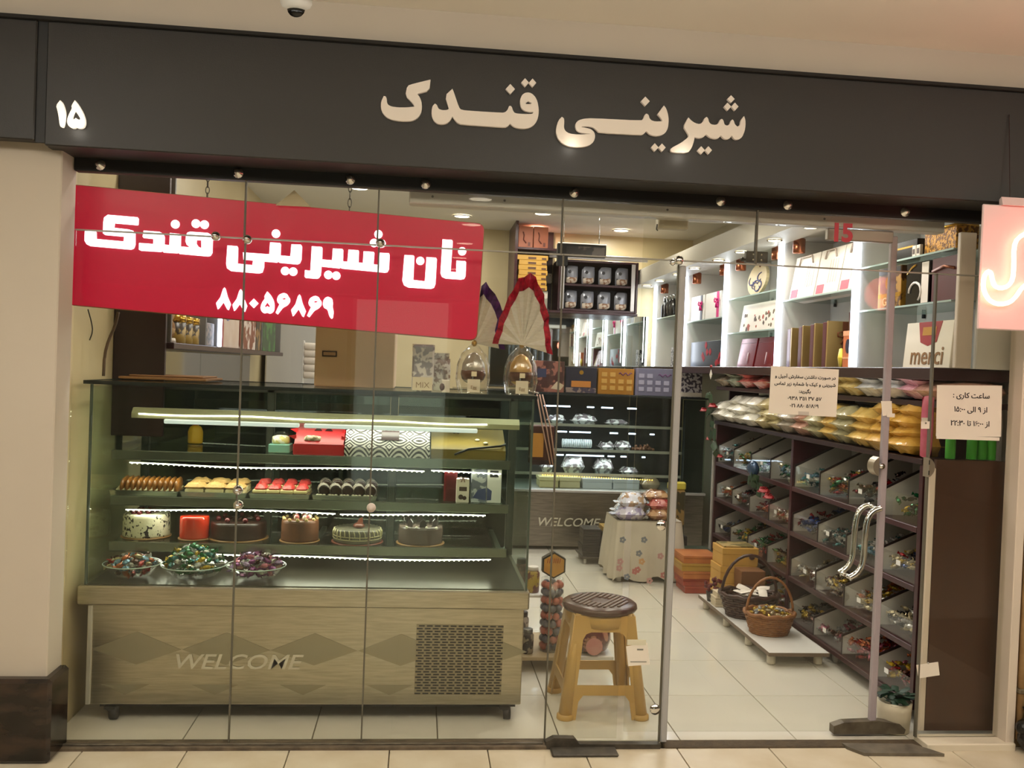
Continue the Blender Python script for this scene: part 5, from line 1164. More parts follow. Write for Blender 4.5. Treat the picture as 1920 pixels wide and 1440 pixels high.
# clear-wrapped pack printed MIX
x0, x1 = onY(771, 735, .33).x, onY(812, 735, .33).x
t = thing('mix_pack', 'clear nut pack with cream label reading MIX on the case top', 'packet', ((x0+x1)/2, .36, ZT))
obj('pouch', MB().rbox(x0, x1, .33, .39, ZT, ZT+.195, .008), mat('nut_pouch', (206, 198, 190), .2, noise=2, nscale=30, nrgb=(120, 104, 104), coat=.5), t)
obj('label', MB().box(x0+.004, x1-.004, .3285, .3298, ZT+.005, ZT+.06), mat('cream_label', (222, 208, 176), .5), t); obj('header', MB().rbox(x0-.002, x1+.002, .345, .375, ZT+.165, ZT+.20, .003), mat('cream_label'), t)
text('lettering', 'MIX', .034, ((x0+x1)/2, .328, ZT+.026), mat('mix_brown', (150, 120, 84), .5), t)
t = thing('clear_pack', 'clear pack of pale sweets behind the MIX pack on the case top', 'packet', (x1+.03, .43, ZT)); obj('pouch', MB().pillow(.085, .14, .05, n=5, M=Matrix.Translation((x1+.03, .43, ZT+.075)) @ Matrix.Rotation(PI/2, 4, 'X'), jit=.3), mat('pale_sweets', (206, 200, 190), .15, noise=2, nscale=40, nrgb=(140, 120, 110), coat=.6), t); obj('seal', MB().box(x1-.005, x1+.065, .428, .432, ZT+.143, ZT+.165), mat('pale_sweets'), t)
t = thing('choc_figure_box', 'little white box with a brown chocolate figure beside the clear pack', 'box', (onY(833, 735, .34).x, .36, ZT)); q = onY(833, 735, .34)
obj('carton', MB().rbox(q.x-.012, q.x+.022, .34, .37, ZT, ZT+.052, .002), PAPER, t); obj('figure', MB().ball((q.x-.010, .333, ZT+.022), (.011, .006, .016), 8), mat('figure_choc', (84, 44, 30), .3), t)
# big wrapped chocolate eggs
EGGC = mat('egg_chocolate', (92, 48, 28), .2)
def egg(cx, name, label, ribbon, tipdx):
    y = .34
    t = thing(name, label, 'chocolate egg', (cx, y, ZT))
    obj('inner_egg', MB().lathe([(.012, .035), (.040, .052), (.050, .085), (.046, .125), (.028, .158), (.006, .172)], (cx, y, ZT), 16), mat('egg_gold_'+ribbon, (196, 156, 88), .3, .4) if ribbon == 'red' else mat('egg_pale', (186, 180, 170), .2, .3), t)
    obj('chocolate_cup', MB().lathe([(.018, .045), (.046, .058), (.053, .080), (.050, .096), (.044, .098), (.044, .085), (.02, .06)], (cx, y, ZT), 16), EGGC, t)
    wr = MB(); prof = [(.052, .0), (.062, .006), (.070, .06), (.066, .12), (.050, .165), (.022, .198), (.012, .207)]; n = 22; v = []; f = []
    for r, z in prof:
        for k in range(n):
            rr = r*(1+(.05 if k % 2 else -.03)*(1 if z > .02 else .3)); a = 2*PI*k/n; v.append((cx+rr*math.cos(a), y+rr*.85*math.sin(a), ZT+z))
    for i in range(len(prof)-1):
        for k in range(n): f.append((i*n+k, i*n+(k+1) % n, (i+1)*n+(k+1) % n, (i+1)*n+k))
    wr.add(v, f, 0, True); obj('clear_wrap', wr, glass_mat('cellophane', (246, 244, 240), .10, .6, .03), t)
    obj('label', MB().box(cx-.026, cx+.026, y-.0665, y-.0655, ZT+.006, ZT+.060), mat('egg_label', (222, 210, 186), .4), t)
    obj('label_window', MB().box(cx-.011, cx+.011, y-.067, y-.0662, ZT+.072, ZT+.092), mat('cream_label'), t)
    text('lettering', 'Egg', .019, (cx, y-.0672, ZT+.026), mat('mix_brown'), t)
    kz = ZT+.21; obj('tie', MB().ball((cx, y, kz), (.012, .012, .014), 8), mat('tie_gold', (176, 140, 70), .3, .5), t)
    return t, y, kz
def fan(cx, kz, y, t, outer, m_, rim, inner_scale=.80):
    """pleated fan of wrapping paper: outline points around the tie; ridges pushed forward and back, with a foil border"""
    n = len(outer); v = [(cx, y-.012, kz)]; w_ = []
    for i, (dx, dz) in enumerate(outer):
        off = (-.028 if i % 2 else -.002)
        v.append((cx+dx*inner_scale, y+off, kz+dz*inner_scale))
    f = [(0, i, i+1) for i in range(1, n)]
    f2 = []; b = MB(); b.add(v+[(p[0], p[1]+.003, p[2]) for p in v], f+[(a+len(v), c+len(v), bb+len(v)) for a, bb, c in f])
    obj('paper_fan', b, m_, t)
    r = MB(); vv = []
    for i, (dx, dz) in enumerate(outer):
        off = (-.022 if i % 2 else .004)
        vv += [(cx+dx*inner_scale*.98, y+off+.003, kz+dz*inner_scale*.98), (cx+dx, y+off-.006, kz+dz)]
    ff = [(2*i, 2*i+1, 2*i+3, 2*i+2) for i in range(n-1)]
    r.add(vv+[(p[0], p[1]+.003, p[2]) for p in vv], ff+[(a+2*n, d+2*n, c+2*n, bb+2*n) for a, bb, c, d in ff]); obj('foil_border', r, rim, t)
NEWS = mat('newsprint', (226, 221, 210), .6, noise=1.4, nscale=40, nrgb=(204, 196, 182), stretch=(1, 1, 3))
def px_outline(pts, cpx, cpy, y):
    c = onY(cpx, cpy, y); return [(onY(a, b, y).x-c.x, onY(a, b, y).z-c.z) for a, b in pts]
ex = onY(975, 736, .34).x
t, y, kz = egg(ex, 'red_wrapped_egg', 'chocolate egg in clear wrap under a tall newsprint fan with red foil border', 'red', 0)
o1 = px_outline([(1036,658),(1030,640),(1032,625),(1026,600),(1029,585),(1018,560),(1020,545),(1006,525),(1004,512),(992,505),(982,512),(970,515),(962,535),(950,552),(944,572),(934,590),(932,608),(924,625),(922,637)], 978, 640, y-.02)
fan(ex, kz, y-.01, t, o1, NEWS, FOIL('foil_red', (206, 22, 60), .28, .25))
ex2 = onY(886, 732, .34).x
t, y, kz = egg(ex2, 'purple_wrapped_egg', 'chocolate egg in silver clear wrap under a newsprint fan with purple foil', 'purple', 0)
o2 = px_outline([(950,652),(945,632),(940,610),(945,585),(940,565),(930,548),(920,535),(913,525),(905,532),(902,548),(899,570),(897,595),(893,618),(891,632)], 891, 640, y+.02)
fan(ex2, kz, y+.03, t, o2, NEWS, FOIL('foil_purple', (96, 44, 124), .28, .25))

# brown gift bags hanging at the end of the case
t = thing('hanging_gift_bags', 'brown gift bags with ochre panel hung at the doorway end of the case', 'bag', (.57, .78, 1.0))
hx = .515
obj('bag_body', MB().rbox(hx+.0, hx+.11, .68, .76, 1.02, 1.20, .004), mat('brown_bag', (70, 34, 26), .45), t)
obj('ochre_panel', MB().box(hx-.001, hx+.06, .678, .6798, 1.055, 1.165), mat('ochre_card', (190, 136, 58), .5), t)
obj('base_band', MB().box(hx-.001, hx+.111, .677, .6799, 1.02, 1.04), mat('dark_bag_base', (40, 18, 18), .4), t)
for k in range(3):
    obj('handle_cord', MB().tube([(hx+.02+k*.012, .675-.004*k, 1.345), (hx+.05+k*.018, .672-.004*k, 1.20), (hx+.095+k*.012, .674-.004*k, 1.02)], .0035, 5), mat('cord_pink', (186, 150, 134), .6), t)
obj('hook', MB().tube([(.47, .69, 1.352), (.50, .688, 1.36), (hx+.03, .68, 1.35)], .003, 5), CHROME, t)

# ================================================================ low rack behind the stool
rk = thing('low_rack', 'low white platform rack of jars behind the stool', 'rack', (.66, 1.02, 0))
obj('deck', MB().rbox(.50, .80, .84, 1.25, .055, .075, .003), mat('rack_cream', (176, 156, 120), .5), rk)
for x in (.52, .78):
    for yy in (.86, 1.22): obj('foot', MB().lathe([(.014, 0), (.016, .054), (.012, .055)], (x, yy, 0), 10), mat('rack_foot', (120, 112, 100), .5), rk)
obj('upper_shelf', MB().rbox(.50, .66, 1.0, 1.2, .32, .335, .003), WHITE_LAM, rk); obj('upright', MB().box(.645, .66, 1.0, 1.02, .0755, .3195), WHITE_LAM, rk)
q = onY(1040, 1190, .95)
t = thing('honey_tube', 'tall sweet tube of coral and grey balls with a hexagonal golden lid', 'sweet tube', (.685, .95, .0755))
hexp = [(.685+.066*math.cos(a), .50+.066*math.sin(a)) for a in [PI/2+i*PI/3 for i in range(6)]]
obj('hexagon_lid', MB().prism(hexp, 1, .925, .965), mat('hex_dark', (40, 34, 22), .4), t)
obj('hexagon_face', MB().prism([(.685+(p[0]-.685)*.86, .50+(p[1]-.50)*.86) for p in hexp], 1, .921, .9252), mat('honey_gold', (196, 148, 66), .4, noise=1, nscale=20, nrgb=(176, 120, 50)), t)
lt = MB()
for k in range(7): lt.tube([(.652+k*.010, .920, .512), (.655+k*.010, .920, .535)], .0018, 4)
o = obj('printed_script', lt, mat('script_red', (150, 60, 40), .5), t); o['kind'] = 'stuff'
obj('tube_wall', MB().lathe([(.056, 0), (.058, .004), (.058, .355), (.05, .36)], (.685, .95, .0755), 20), G_CLEAR, t)
bm1 = [mat('ball_coral', (176, 96, 80), .4), mat('ball_grey', (92, 92, 104), .4)]
for r_ in range(9):
    for k in range(7):
        a = 2*PI*k/7+r_*.4; obj('sweet_ball', MB().ball((.685+.040*math.cos(a), .95+.040*math.sin(a), .098+r_*.038), .0185, 8), bm1[(r_+(k > 4)) % 2], t)
def jar(x, y, z, r, h, body, lid, name, label):
    t = thing(name, label, 'jar', (x, y, z))
    obj('jar_body', MB().lathe([(r*.85, 0), (r, .006), (r, h*.74), (r*.8, h*.82), (r*.72, h*.84)], (x, y, z), 18), body, t)
    obj('lid', MB().lathe([(r*.78, h*.842), (r*.82, h*.85), (r*.82, h*.98), (r*.7, h)], (x, y, z), 18), lid, t); return t
jar(.565, .90, .0755, .030, .12, mat('dark_jar', (44, 40, 40), .2, noise=2, nscale=30, nrgb=(130, 120, 104)), mat('jar_lid_grey', (120, 120, 116), .3, .5), 'dark_jar', 'small dark jar at the front of the low rack')
jar(.60, 1.06, .3355, .035, .13, mat('yellow_jar', (176, 150, 70), .3, noise=2, nscale=24, nrgb=(120, 80, 70)), mat('jar_lid_white', (210, 204, 190), .4), 'yellow_jar', 'yellow jar with white lid on the upper deck of the low rack')
jar(.545, 1.10, .3355, .03, .16, mat('pink_jar', (160, 120, 110), .3, noise=2, nscale=30, nrgb=(90, 70, 66)), mat('jar_lid_dark', (60, 54, 50), .4), 'mottled_jar', 'mottled brown jar with dark lid on the upper deck of the low rack')
jar(.56, 1.10, .0755, .034, .15, mat('grey_jar', (110, 104, 100), .3, noise=2, nscale=30, nrgb=(190, 180, 168)), mat('jar_lid_dark'), 'grey_jar', 'speckled grey jar under the upper deck of the low rack')
# red bellied gift jar seen through the stool
jx, jy = onZ(1115, 1252, .0).x, 1.02
t = thing('red_gift_jar', 'round red glass gift jar with pink label on the floor behind the stool', 'jar', (jx, jy, 0))
obj('jar_body', MB().lathe([(.05, 0), (.082, .02), (.098, .07), (.092, .12), (.062, .155), (.052, .165)], (jx, jy, .05), 24), mat('ruby_glass', (92, 30, 36), .12, noise=2, nscale=16, nrgb=(176, 120, 100), coat=.5), t)
obj('fabric_cap', MB().lathe([(.054, .165), (.066, .175), (.060, .20), (.02, .21), (.001, .21)], (jx, jy, .05), 20), mat('crimson_cloth', (150, 22, 40), .6), t)
obj('pink_label', MB().prism([(jx-.004+p[0], .100+p[1]) for p in circ(0, 0, .042, n=20)], 1, jy-.100, jy-.096), mat('pink_label', (196, 120, 120), .4, noise=1.5, nscale=20, nrgb=(206, 160, 150)), t)
obj('foot_block', MB().rbox(jx-.10, jx+.10, jy-.09, jy+.09, 0, .05, .004), WHITE_LAM, t)

# ================================================================ REAR CASE
BY0, BY1 = 3.80, 4.50; BX0, BX1 = .30, 2.08
dk = mat('rear_case_steel', (150, 142, 132), .34, 1.0, noise=.5, nscale=8, nrgb=(132, 124, 114), stretch=(1, 1, 10))
bc = thing('rear_pastry_case', 'second steel pastry case with blue white lights at the back of the shop', 'display case', (1.2, 4.15, 0))
BX1 = 2.36
obj('base_cabinet', MB().rbox(BX0, BX1, BY0, BY1, .03, .47, .004), dk, bc); obj('base_lip', MB().rbox(BX0-.01, BX1+.01, BY0-.012, BY1, .471, .492, .003), ALU_PALE, bc)
text('lettering', 'WELCOME', .115, (1.23, BY0-.002, .225), mat('etched_letter'), bc, bold=.001, shear=.25, scale=(.92, .85))
obj('front_glass', MB().box(BX0+.01, BX1-.01, BY0+.004, BY0+.010, .493, 1.262), G_CASE, bc)
for x in (BX0+.005, BX1-.009): obj('side_glass', MB().box(x, x+.005, BY0+.011, BY1, .493, 1.262), G_CASE, bc)
obj('top_slab', MB().rbox(BX0-.02, BX1+.02, BY0-.01, BY1, 1.263, 1.280, .003), mat('dark_glass_top', (38, 42, 44), .15), bc)
obj('rear_panel', MB().box(BX0+.01, BX1-.01, BY1-.02, BY1-.01, .493, 1.262), mat('dark_rear_panel', (46, 46, 50), .5), bc)
obj('end_column', MB().rbox(BX1-.18, BX1-.012, BY0+.02, BY0+.08, .494, 1.255, .004), mat('dark_column', (28, 34, 32), .4), bc)
LEDB = glow('blue_white_led', (205, 218, 255), 7)
for z, rn in ((1.02, ((.5, .95), (1.0, 1.12), (1.5, 1.56))), (.812, ((1.12, 1.2), (1.22, 1.40), (1.56, 1.60), (1.72, 1.77), (1.9, 1.93))), (.612, ((1.1, 1.24), (1.26, 1.58), (1.62, 1.66), (1.72, 1.76)))):
    s_ = obj('shelf', MB().box(BX0+.03, BX1-.03, BY0+.16, BY1-.05, z-.007, z), G_CASE, bc); obj('shelf_rail', MB().box(BX0+.03, BX1-.03, BY0+.152, BY0+.159, z-.020, z+.002), ALU, s_)
for z, rn in ((1.165, ((1.02, 1.24), (1.38, 1.44), (1.50, 1.60), (1.72, 1.80))), (.955, ((1.13, 1.22), (1.24, 1.42), (1.58, 1.65), (1.74, 1.80), (1.92, 1.96))), (.762, ((1.10, 1.20), (1.22, 1.54), (1.57, 1.63), (1.68, 1.73), (1.86, 1.89)))):
    for x0, x1 in rn: obj('led_strip', MB().rbox(x0, x1, BY0+.14, BY0+.148, z-.006, z+.006, .002), LEDB, bc)
    area_light('rear_case_led', (1.25, BY0+.17, z-.012), 1.3, 2.6, (.80, .88, 1.0), size_y=.02)
am = MB()
for k in range(46): am.ball((1.03+k*.0205, BY0+.13, .592-.0004*k), .0055, 6)
o = obj('amber_bead', am, LED_WARM, bc); o['kind'] = 'stuff'
PK = mat('cello_pack', (188, 184, 182), .18, noise=2, nscale=26, nrgb=(96, 86, 90), coat=.6, bump=.4, bscale=40)
for i, (x, z, w_, h, lab) in enumerate([(1.30, .6125, .19, .095, 'shiny domed cello pack on the lowest shelf, nearest the sweet tube'), (1.56, .6125, .17, .085, 'shiny domed cello pack on the lowest shelf, beside the first'), (1.08, .6125, .10, .08, 'small shiny cello pack at the near end of the lowest shelf'), (1.78, .6125, .16, .035, 'flat cello pack on the lowest shelf'),
        (1.58, .8125, .14, .045, 'grey nut pack in the centre of the middle shelf'), (1.72, .8125, .15, .05, 'dark nut pack on the middle shelf'), (1.14, 1.0205, .16, .05, 'pale nut pack on the top shelf'), (1.38, 1.0205, .22, .055, 'long brown nut pack on the top shelf'), (1.66, 1.0205, .2, .03, 'flat dark pack on the top shelf')]):
    t = thing('cello_pack', f'{lab} of the rear case', 'packet', (x, BY0+.26, z), 'packs in the rear case'); obj('pouch', MB().pillow(w_, .16, h*1.7, n=6, M=Matrix.Translation((x, BY0+.26, z+h*.5)), jit=.3), PK, t); obj('seal', MB().box(x-w_*.5-.012, x-w_*.5+.006, BY0+.20, BY0+.32, z+h*.45, z+h*.5), PK, t)
t = thing('biscuit_roll', 'white sleeve of round biscuits lying on the middle shelf of the rear case', 'biscuits', (1.32, BY0+.25, .8125))
for k in range(16): obj('biscuit', MB().lathe([(.036, 0), (.038, .004), (.036, .010)], (1.20+k*.0158, BY0+.25, .853), 14, M=Matrix.Rotation(PI/2, 4, 'Y')), mat('pale_biscuit', (206, 210, 216), .5), t)
t = thing('nut_heap', 'heap of brown nuts at the column end of the middle shelf of the rear case', 'nuts', (1.93, BY0+.28, .8125), kind='stuff')
nm = MB()
for k in range(60):
    r = random.random(); nm.ball((1.90+random.gauss(0, .04), BY0+.28+random.gauss(0, .03), .820+.06*(1-r)**2*random.random()), .011, 6)
obj('nuts', nm, mat('nut_brown', (120, 78, 56), .5), t)['kind'] = 'stuff'
for x0, x1, c, lab in ((1.0, 1.16, (186, 176, 130), 'cream'), (1.17, 1.34, (196, 186, 150), 'butter coloured')):
    t = thing('sweet_tub', f'{lab} tub on the case floor of the rear case', 'tub', ((x0+x1)/2, BY0+.2, .4925)); obj('tub', MB().rbox(x0, x1, BY0+.1, BY0+.3, .4925, .55, .006), mat('tub_'+lab.split()[0], c, .5), t); obj('lid', MB().rbox(x0-.004, x1+.004, BY0+.095, BY0+.305, .5505, .585, .005), mat('tub_lid_'+lab.split()[0], tuple(min(255, v+18) for v in c), .4), t)
for x0, x1, o_ in ((1.36, 1.61, 'near'), (1.615, 1.84, 'far')):
    gift_box('white_cake_box', f'low white cake box on the floor of the rear case, {o_} one of two', 'box', x0, x1, BY0+.1, BY0+.3, .4925, .575, mat('cake_box_white', (190, 194, 204), .5))
t = thing('wrapped_loaf', 'loaf in crinkled clear wrap on the floor of the rear case by the column', 'bread', (1.93, BY0+.2, .4925)); obj('loaf', MB().pillow(.17, .15, .12, n=6, M=Matrix.Translation((1.95, BY0+.2, .535)), jit=.2), mat('loaf_wrap', (120, 96, 70), .2, noise=1.5, nscale=20, nrgb=(176, 160, 140), coat=.6), t); obj('twist', MB().pillow(.05, .06, .02, n=4, M=Matrix.Translation((1.845, BY0+.2, .53))), PK, t)
# boxes along the rear case top
def top_box(px0, px1, pyt, m_, label, y=3.84):
    a, b = onY(px0, 738, y), onY(px1, 742, y); c = onY(px0, pyt, y)
    t = thing('chocolate_carton', label, 'box', ((a.x+b.x)/2, y+.05, 1.2805)); obj('carton', MB().rbox(a.x+.002, b.x-.002, y, y+.10, 1.2805, c.z+.01, .002), m_, t); return t, a.x, b.x, y, c.z+.01
def print_mat(n, a, b, s=20): return mat(n, a, .35, noise=2, nscale=s, nrgb=b)
t, x0, x1, y, z = top_box(1000, 1057, 678, print_mat('choc_print', (72, 40, 34), (150, 96, 80), 12), 'brown printed chocolate carton on the rear case top, beside the red wrapped egg')
obj('cream_pieces', MB().prism([(x0+.14, 1.31), (x0+.19, 1.37), (x0+.25, 1.34), (x0+.22, 1.30)], 1, y-.002, y), mat('piece_cream', (200, 180, 150), .5), t); obj('blue_band', MB().box(x0+.01, x0+.10, y-.002, y, 1.40, 1.47), mat('band_navy', (52, 56, 84), .4), t)
t, x0, x1, y, z = top_box(1059, 1118, 690, mat('night_carton', (34, 32, 50), .35), 'dark navy carton with orange band on the rear case top')
obj('orange_band', MB().box(x0+.05, x1-.05, y-.002, y, 1.33, 1.38), mat('band_orange', (196, 126, 50), .4), t); obj('crest', MB().prism([((x0+x1)/2+p[0], 1.45+p[1]) for p in circ(0, 0, .018, n=12)], 1, y-.002, y), mat('gold_foil'), t); obj('skyline', MB().box(x0+.005, x1-.005, y-.0015, y, 1.285, 1.325), print_mat('city_print', (150, 130, 120), (70, 60, 80), 30), t)
for (p0, p1, a, b, lab) in ((1120, 1188, (176, 120, 36), (206, 160, 80), 'gold'), (1190, 1262, (120, 116, 140), (170, 166, 190), 'lilac grey')):
    t, x0, x1, y, z = top_box(p0, p1, 692, mat('tray_'+lab.split()[0], a, .3, .2), f'{lab} carton with rows of window pictures on the rear case top')
    for r_ in range(3):
        for c_ in range(4):
            if r_ == 0 and c_ > 1: continue
            obj('picture', MB().rbox(x0+.03+c_*.07, x0+.075+c_*.07, y-.003, y, 1.46-r_*.055-.035, 1.46-r_*.055, .001), mat('pic_'+lab.split()[0], b, .3), t)
    obj('script_mark', MB().tube([(x1-.13+i*.012, y-.003, 1.45+.012*math.sin(i*1.7)) for i in range(10)], .004, 4), mat('script_purple', (110, 50, 110), .4), t)
t, x0, x1, y, z = top_box(1264, 1316, 696, mat('dotted_carton', (70, 60, 78), .4, noise=2, nscale=44, nrgb=(206, 200, 206)), 'black and white dotted carton at the bin end of the rear case top', 3.84)
obj('white_band', MB().box(x0+.003, x1-.003, y-.002, y, 1.283, 1.318), PAPER, t)

# ================================================================ BACK WALL: mirror, cabinets
mr = thing('wall_mirror', 'wide mirror panels on the back wall behind the rear case', 'mirror', (1.3, 4.98, 1.29))
MIRR = mat('mirror_silver', (206, 212, 208), .02, 1.0)
for x0, x1 in ((.62, 1.08), (1.085, 1.55), (1.555, 1.92), (1.925, 2.13)): obj('mirror_panel', MB().box(x0, x1, 4.985, 4.995, 1.29, 2.0), MIRR, mr)
cbn = thing('back_cabinet', 'open maroon wall cabinet with aluminium edges holding silver bags', 'cabinet', (1.55, 4.7, 1.98))
CBY = 4.60
obj('back_panel', MB().box(1.20, 1.93, 4.97, 4.985, 2.0, 2.46), mat('cabinet_dark', (58, 44, 44), .5), cbn)
for x in (1.195, 1.905): obj('side_panel', MB().rbox(x, x+.02, CBY, 4.97, 2.0, 2.46, .002), MAROON, cbn)
for z in (2.0, 2.225, 2.44): obj('shelf_board', MB().rbox(1.216, 1.904, CBY+.004, 4.968, z, z+.02, .002), MAROON, cbn)
for x in (1.215, 1.86): obj('side_trim', MB().rbox(x, x+.035, CBY-.012, CBY-.001, 2.015, 2.44, .002), ALU_PALE, cbn)
obj('top_trim', MB().rbox(1.10, 2.0, CBY-.03, CBY-.001, 2.465, 2.505, .003), ALU_PALE, cbn); obj('bottom_board', MB().rbox(1.10, 1.93, CBY-.01, 4.98, 1.975, 1.998, .003), MAROON, cbn)
SB = mat('silver_pouch', (150, 152, 160), .3, .3)
for r_ in range(2):
    for k in range(4):
        x = 1.325+k*.155; z = (2.2455, 2.0205)[r_]
        t = thing('silver_pouch', f'silver stand-up pouch with dark horse-like mark, {ORD[k]} from the yellow boxes on the {"upper" if r_ == 0 else "lower"} cabinet shelf', 'pouch', (x, 4.70, z), 'silver pouches in the back cabinet')
        t['label'] = f'silver stand-up pouch, {ORD[k]} from the yellow cartons on the {"upper" if r_ == 0 else "lower"} cabinet shelf'
        obj('pouch', MB().pillow(.12, .165, .06, n=5, M=Matrix.Translation((x, 4.69, z+.088)) @ Matrix.Rotation(PI/2, 4, 'X')), SB, t)
        obj('clear_window', MB().pillow(.10, .06, .03, n=4, M=Matrix.Translation((x, 4.668, z+.040)) @ Matrix.Rotation(PI/2, 4, 'X'), jit=.4), mat('pouch_nuts', (150, 110, 84), .4, noise=2, nscale=40, nrgb=(206, 190, 170)), t)
        obj('dark_mark', MB().prism([(x-.02+p[0], z+.112+p[1]) for p in circ(0, 0, .016, n=7)], 1, 4.652, 4.656), mat('print_black'), t)
tall = thing('tall_cabinet', 'tall dark maroon cabinet of orange and yellow cartons beside the silver pouches', 'cabinet', (.98, 4.6, 1.98))
obj('side_panel', MB().rbox(.775, .80, 4.40, 4.985, 1.975, ZC-.001, .002), MAROON, tall); obj('back_panel', MB().box(.80, 1.19, 4.97, 4.985, 1.98, ZC-.001), MAROON_DK, tall)
obj('shelf_board', MB().rbox(.80, 1.19, 4.42, 4.968, 2.505, 2.525, .002), MAROON, tall); obj('bottom_board', MB().rbox(.80, 1.095, 4.42, 4.968, 1.975, 1.997, .002), MAROON, tall)
ORC = mat('orange_carton', (196, 112, 74), .5, noise=.8, nscale=10, nrgb=(180, 96, 58))
for k in range(2):
    x0 = .812+k*.135
    t = thing('orange_carton', f'orange printed carton, {ORD[k]} from the cream wall on the tall cabinet', 'box', (x0+.06, 4.6, 2.526), 'orange cartons on the tall cabinet')
    obj('carton', MB().rbox(x0, x0+.128, 4.50, 4.70, 2.526, 2.72, .002), ORC, t); obj('printed_figure', MB().tube([(x0+.04, 4.498, 2.67), (x0+.05, 4.498, 2.64), (x0+.045, 4.498, 2.60), (x0+.07, 4.498, 2.57)], .006, 5), mat('figure_brown', (120, 60, 44), .5), t); obj('printed_weight', MB().box(x0+.085, x0+.105, 4.498, 4.4998, 2.545, 2.58), mat('figure_brown'), t)
YC = mat('yellow_carton', (206, 158, 66), .5)
for k in range(7):
    z = 2.155+k*.044
    t = thing('yellow_carton', f'flat yellow carton, {ORD[k]} from the bottom of its stack in the tall cabinet', 'box', (.93, 4.6, z), 'yellow cartons stacked in the tall cabinet')
    w0 = .815 if k < 6 else .80
    obj('carton', MB().rbox(w0+.004*(k % 2), 1.075-.006*(k % 3), 4.45, 4.70, z, z+.043, .003), YC, t); obj('dark_print', MB().box(.90, .97, 4.448, 4.4498, z+.008, z+.026).box(1.02, 1.06, 4.448, 4.4498, z+.006, z+.022), mat('carton_print', (96, 60, 36), .5), t)
t = thing('flower_tin', 'cream box with grey flowers at the foot of the tall cabinet', 'box', (1.0, 4.55, 1.998)); obj('carton', MB().rbox(.93, 1.085, 4.46, 4.60, 1.998, 2.152, .002), mat('flower_card', (206, 196, 180), .5, noise=2, nscale=14, nrgb=(140, 136, 120)), t); obj('orange_side', MB().box(.815, .928, 4.46, 4.60, 1.998, 2.152), mat('orange_side', (200, 140, 90), .5), t)
t = thing('white_socket_box', 'small square white box on the wall between the two cabinets', 'box', (1.14, 4.95, 2.29)); obj('casing', MB().rbox(1.10, 1.185, 4.93, 4.968, 2.27, 2.36, .008), WHITE, t); obj('knob', MB().ball((1.165, 4.93, 2.34), .005, 6), CHROME, t)
# hanging light box and other small things under the ceiling
t = thing('hanging_box_sign', 'black boxed sign hanging from the shop ceiling beyond the rail', 'sign', (1.12, 3.0, 2.3))
obj('housing', MB().rbox(.945, 1.30, 3.0, 3.06, 2.285, 2.375, .003), BLACK, t); obj('front_image', MB().box(1.01, 1.29, 2.998, 2.9998, 2.292, 2.358), mat('dim_picture', (44, 40, 40), .3, noise=2, nscale=9, nrgb=(110, 100, 92)), t); obj('lower_block', MB().rbox(.945, 1.02, 2.99, 3.05, 2.215, 2.284, .003), BLACK, t); obj('lit_edge', MB().box(.945, 1.30, 2.996, 3.0, 2.3755, 2.381), mat('edge_glow', (240, 230, 210), .4, emit=(255, 244, 224), power=1.6), t)
for x in (.99, 1.25): obj('hanger', MB().tube([(x, 3.03, 2.381), (x, 3.03, ZC)], .003, 5), CHROME, t)
a = onY(1417, 475, .30); t = thing('hanging_sensor', 'small grey box with four studs hanging on a wire over the door', 'sensor', (a.x, .30, 1.95))
obj('casing', MB().rbox(a.x-.048, a.x+.048, .28, .31, a.z-.042, a.z+.006, .003), mat('sensor_grey', (70, 66, 64), .35, .4), t)
for dx in (-.018, .018):
    for dz in (-.008, -.030): obj('stud', MB().ball((a.x+dx, .279, a.z+dz), .005, 8), CHROME, t)
obj('bracket', MB().ball((a.x-.062, .29, a.z-.03), .010, 8).box(a.x-.062, a.x-.046, .288, .294, a.z-.034, a.z-.026), BLACK, t); obj('wire', MB().tube([(a.x-.01, .29, a.z+.006), (a.x-.008, .29, 2.45)], .0022, 5), BLACK, t)
a = onY(1261, 416, .16); t = thing('junction_box', 'beige junction box with a small hook below the rail over the door', 'box', (a.x, .15, a.z)); obj('casing', MB().rbox(a.x-.063, a.x+.063, .142, .19, a.z-.03, a.z+.025, .004), mat('junction_beige', (178, 166, 142), .5), t); obj('hook', MB().tube([(a.x-.066, .15, a.z-.015), (a.x-.068, .15, a.z-.036), (a.x-.062, .15, a.z-.04)], .003, 5), BLACK, t); obj('strap', MB().box(a.x-.063, a.x+.06, .132, .1415, a.z+.02, a.z+.03), ALU, t)
for j, p in enumerate(SHOP_LAMPS):
    t = thing('ceiling_lamp', f'round recessed ceiling lamp, {["nearest the glass at the far end", "mid ceiling above the cardboard box", "above the back counter", "added to brighten the wall between the counter and the tall cabinet", "near the tall cabinet", "close to the silver pouches", "in the back corner by the lit display", "over the rear case", "at the soffit edge", "near the display soffit", "above the sliding door", "above the pastry case end"][j]}', 'light', p, 'recessed ceiling lamps')
    obj('ring', MB().lathe([(.080, 0), (.082, -.004), (.070, -.008), (.062, -.004), (.062, 0)], p, 24, cap=False), WHITE, t); obj('lamp', MB().lathe([(.062, 0), (.062, -.004), (.001, -.004)], (p[0], p[1], p[2]-.001), 24), LAMP_DISC, t)

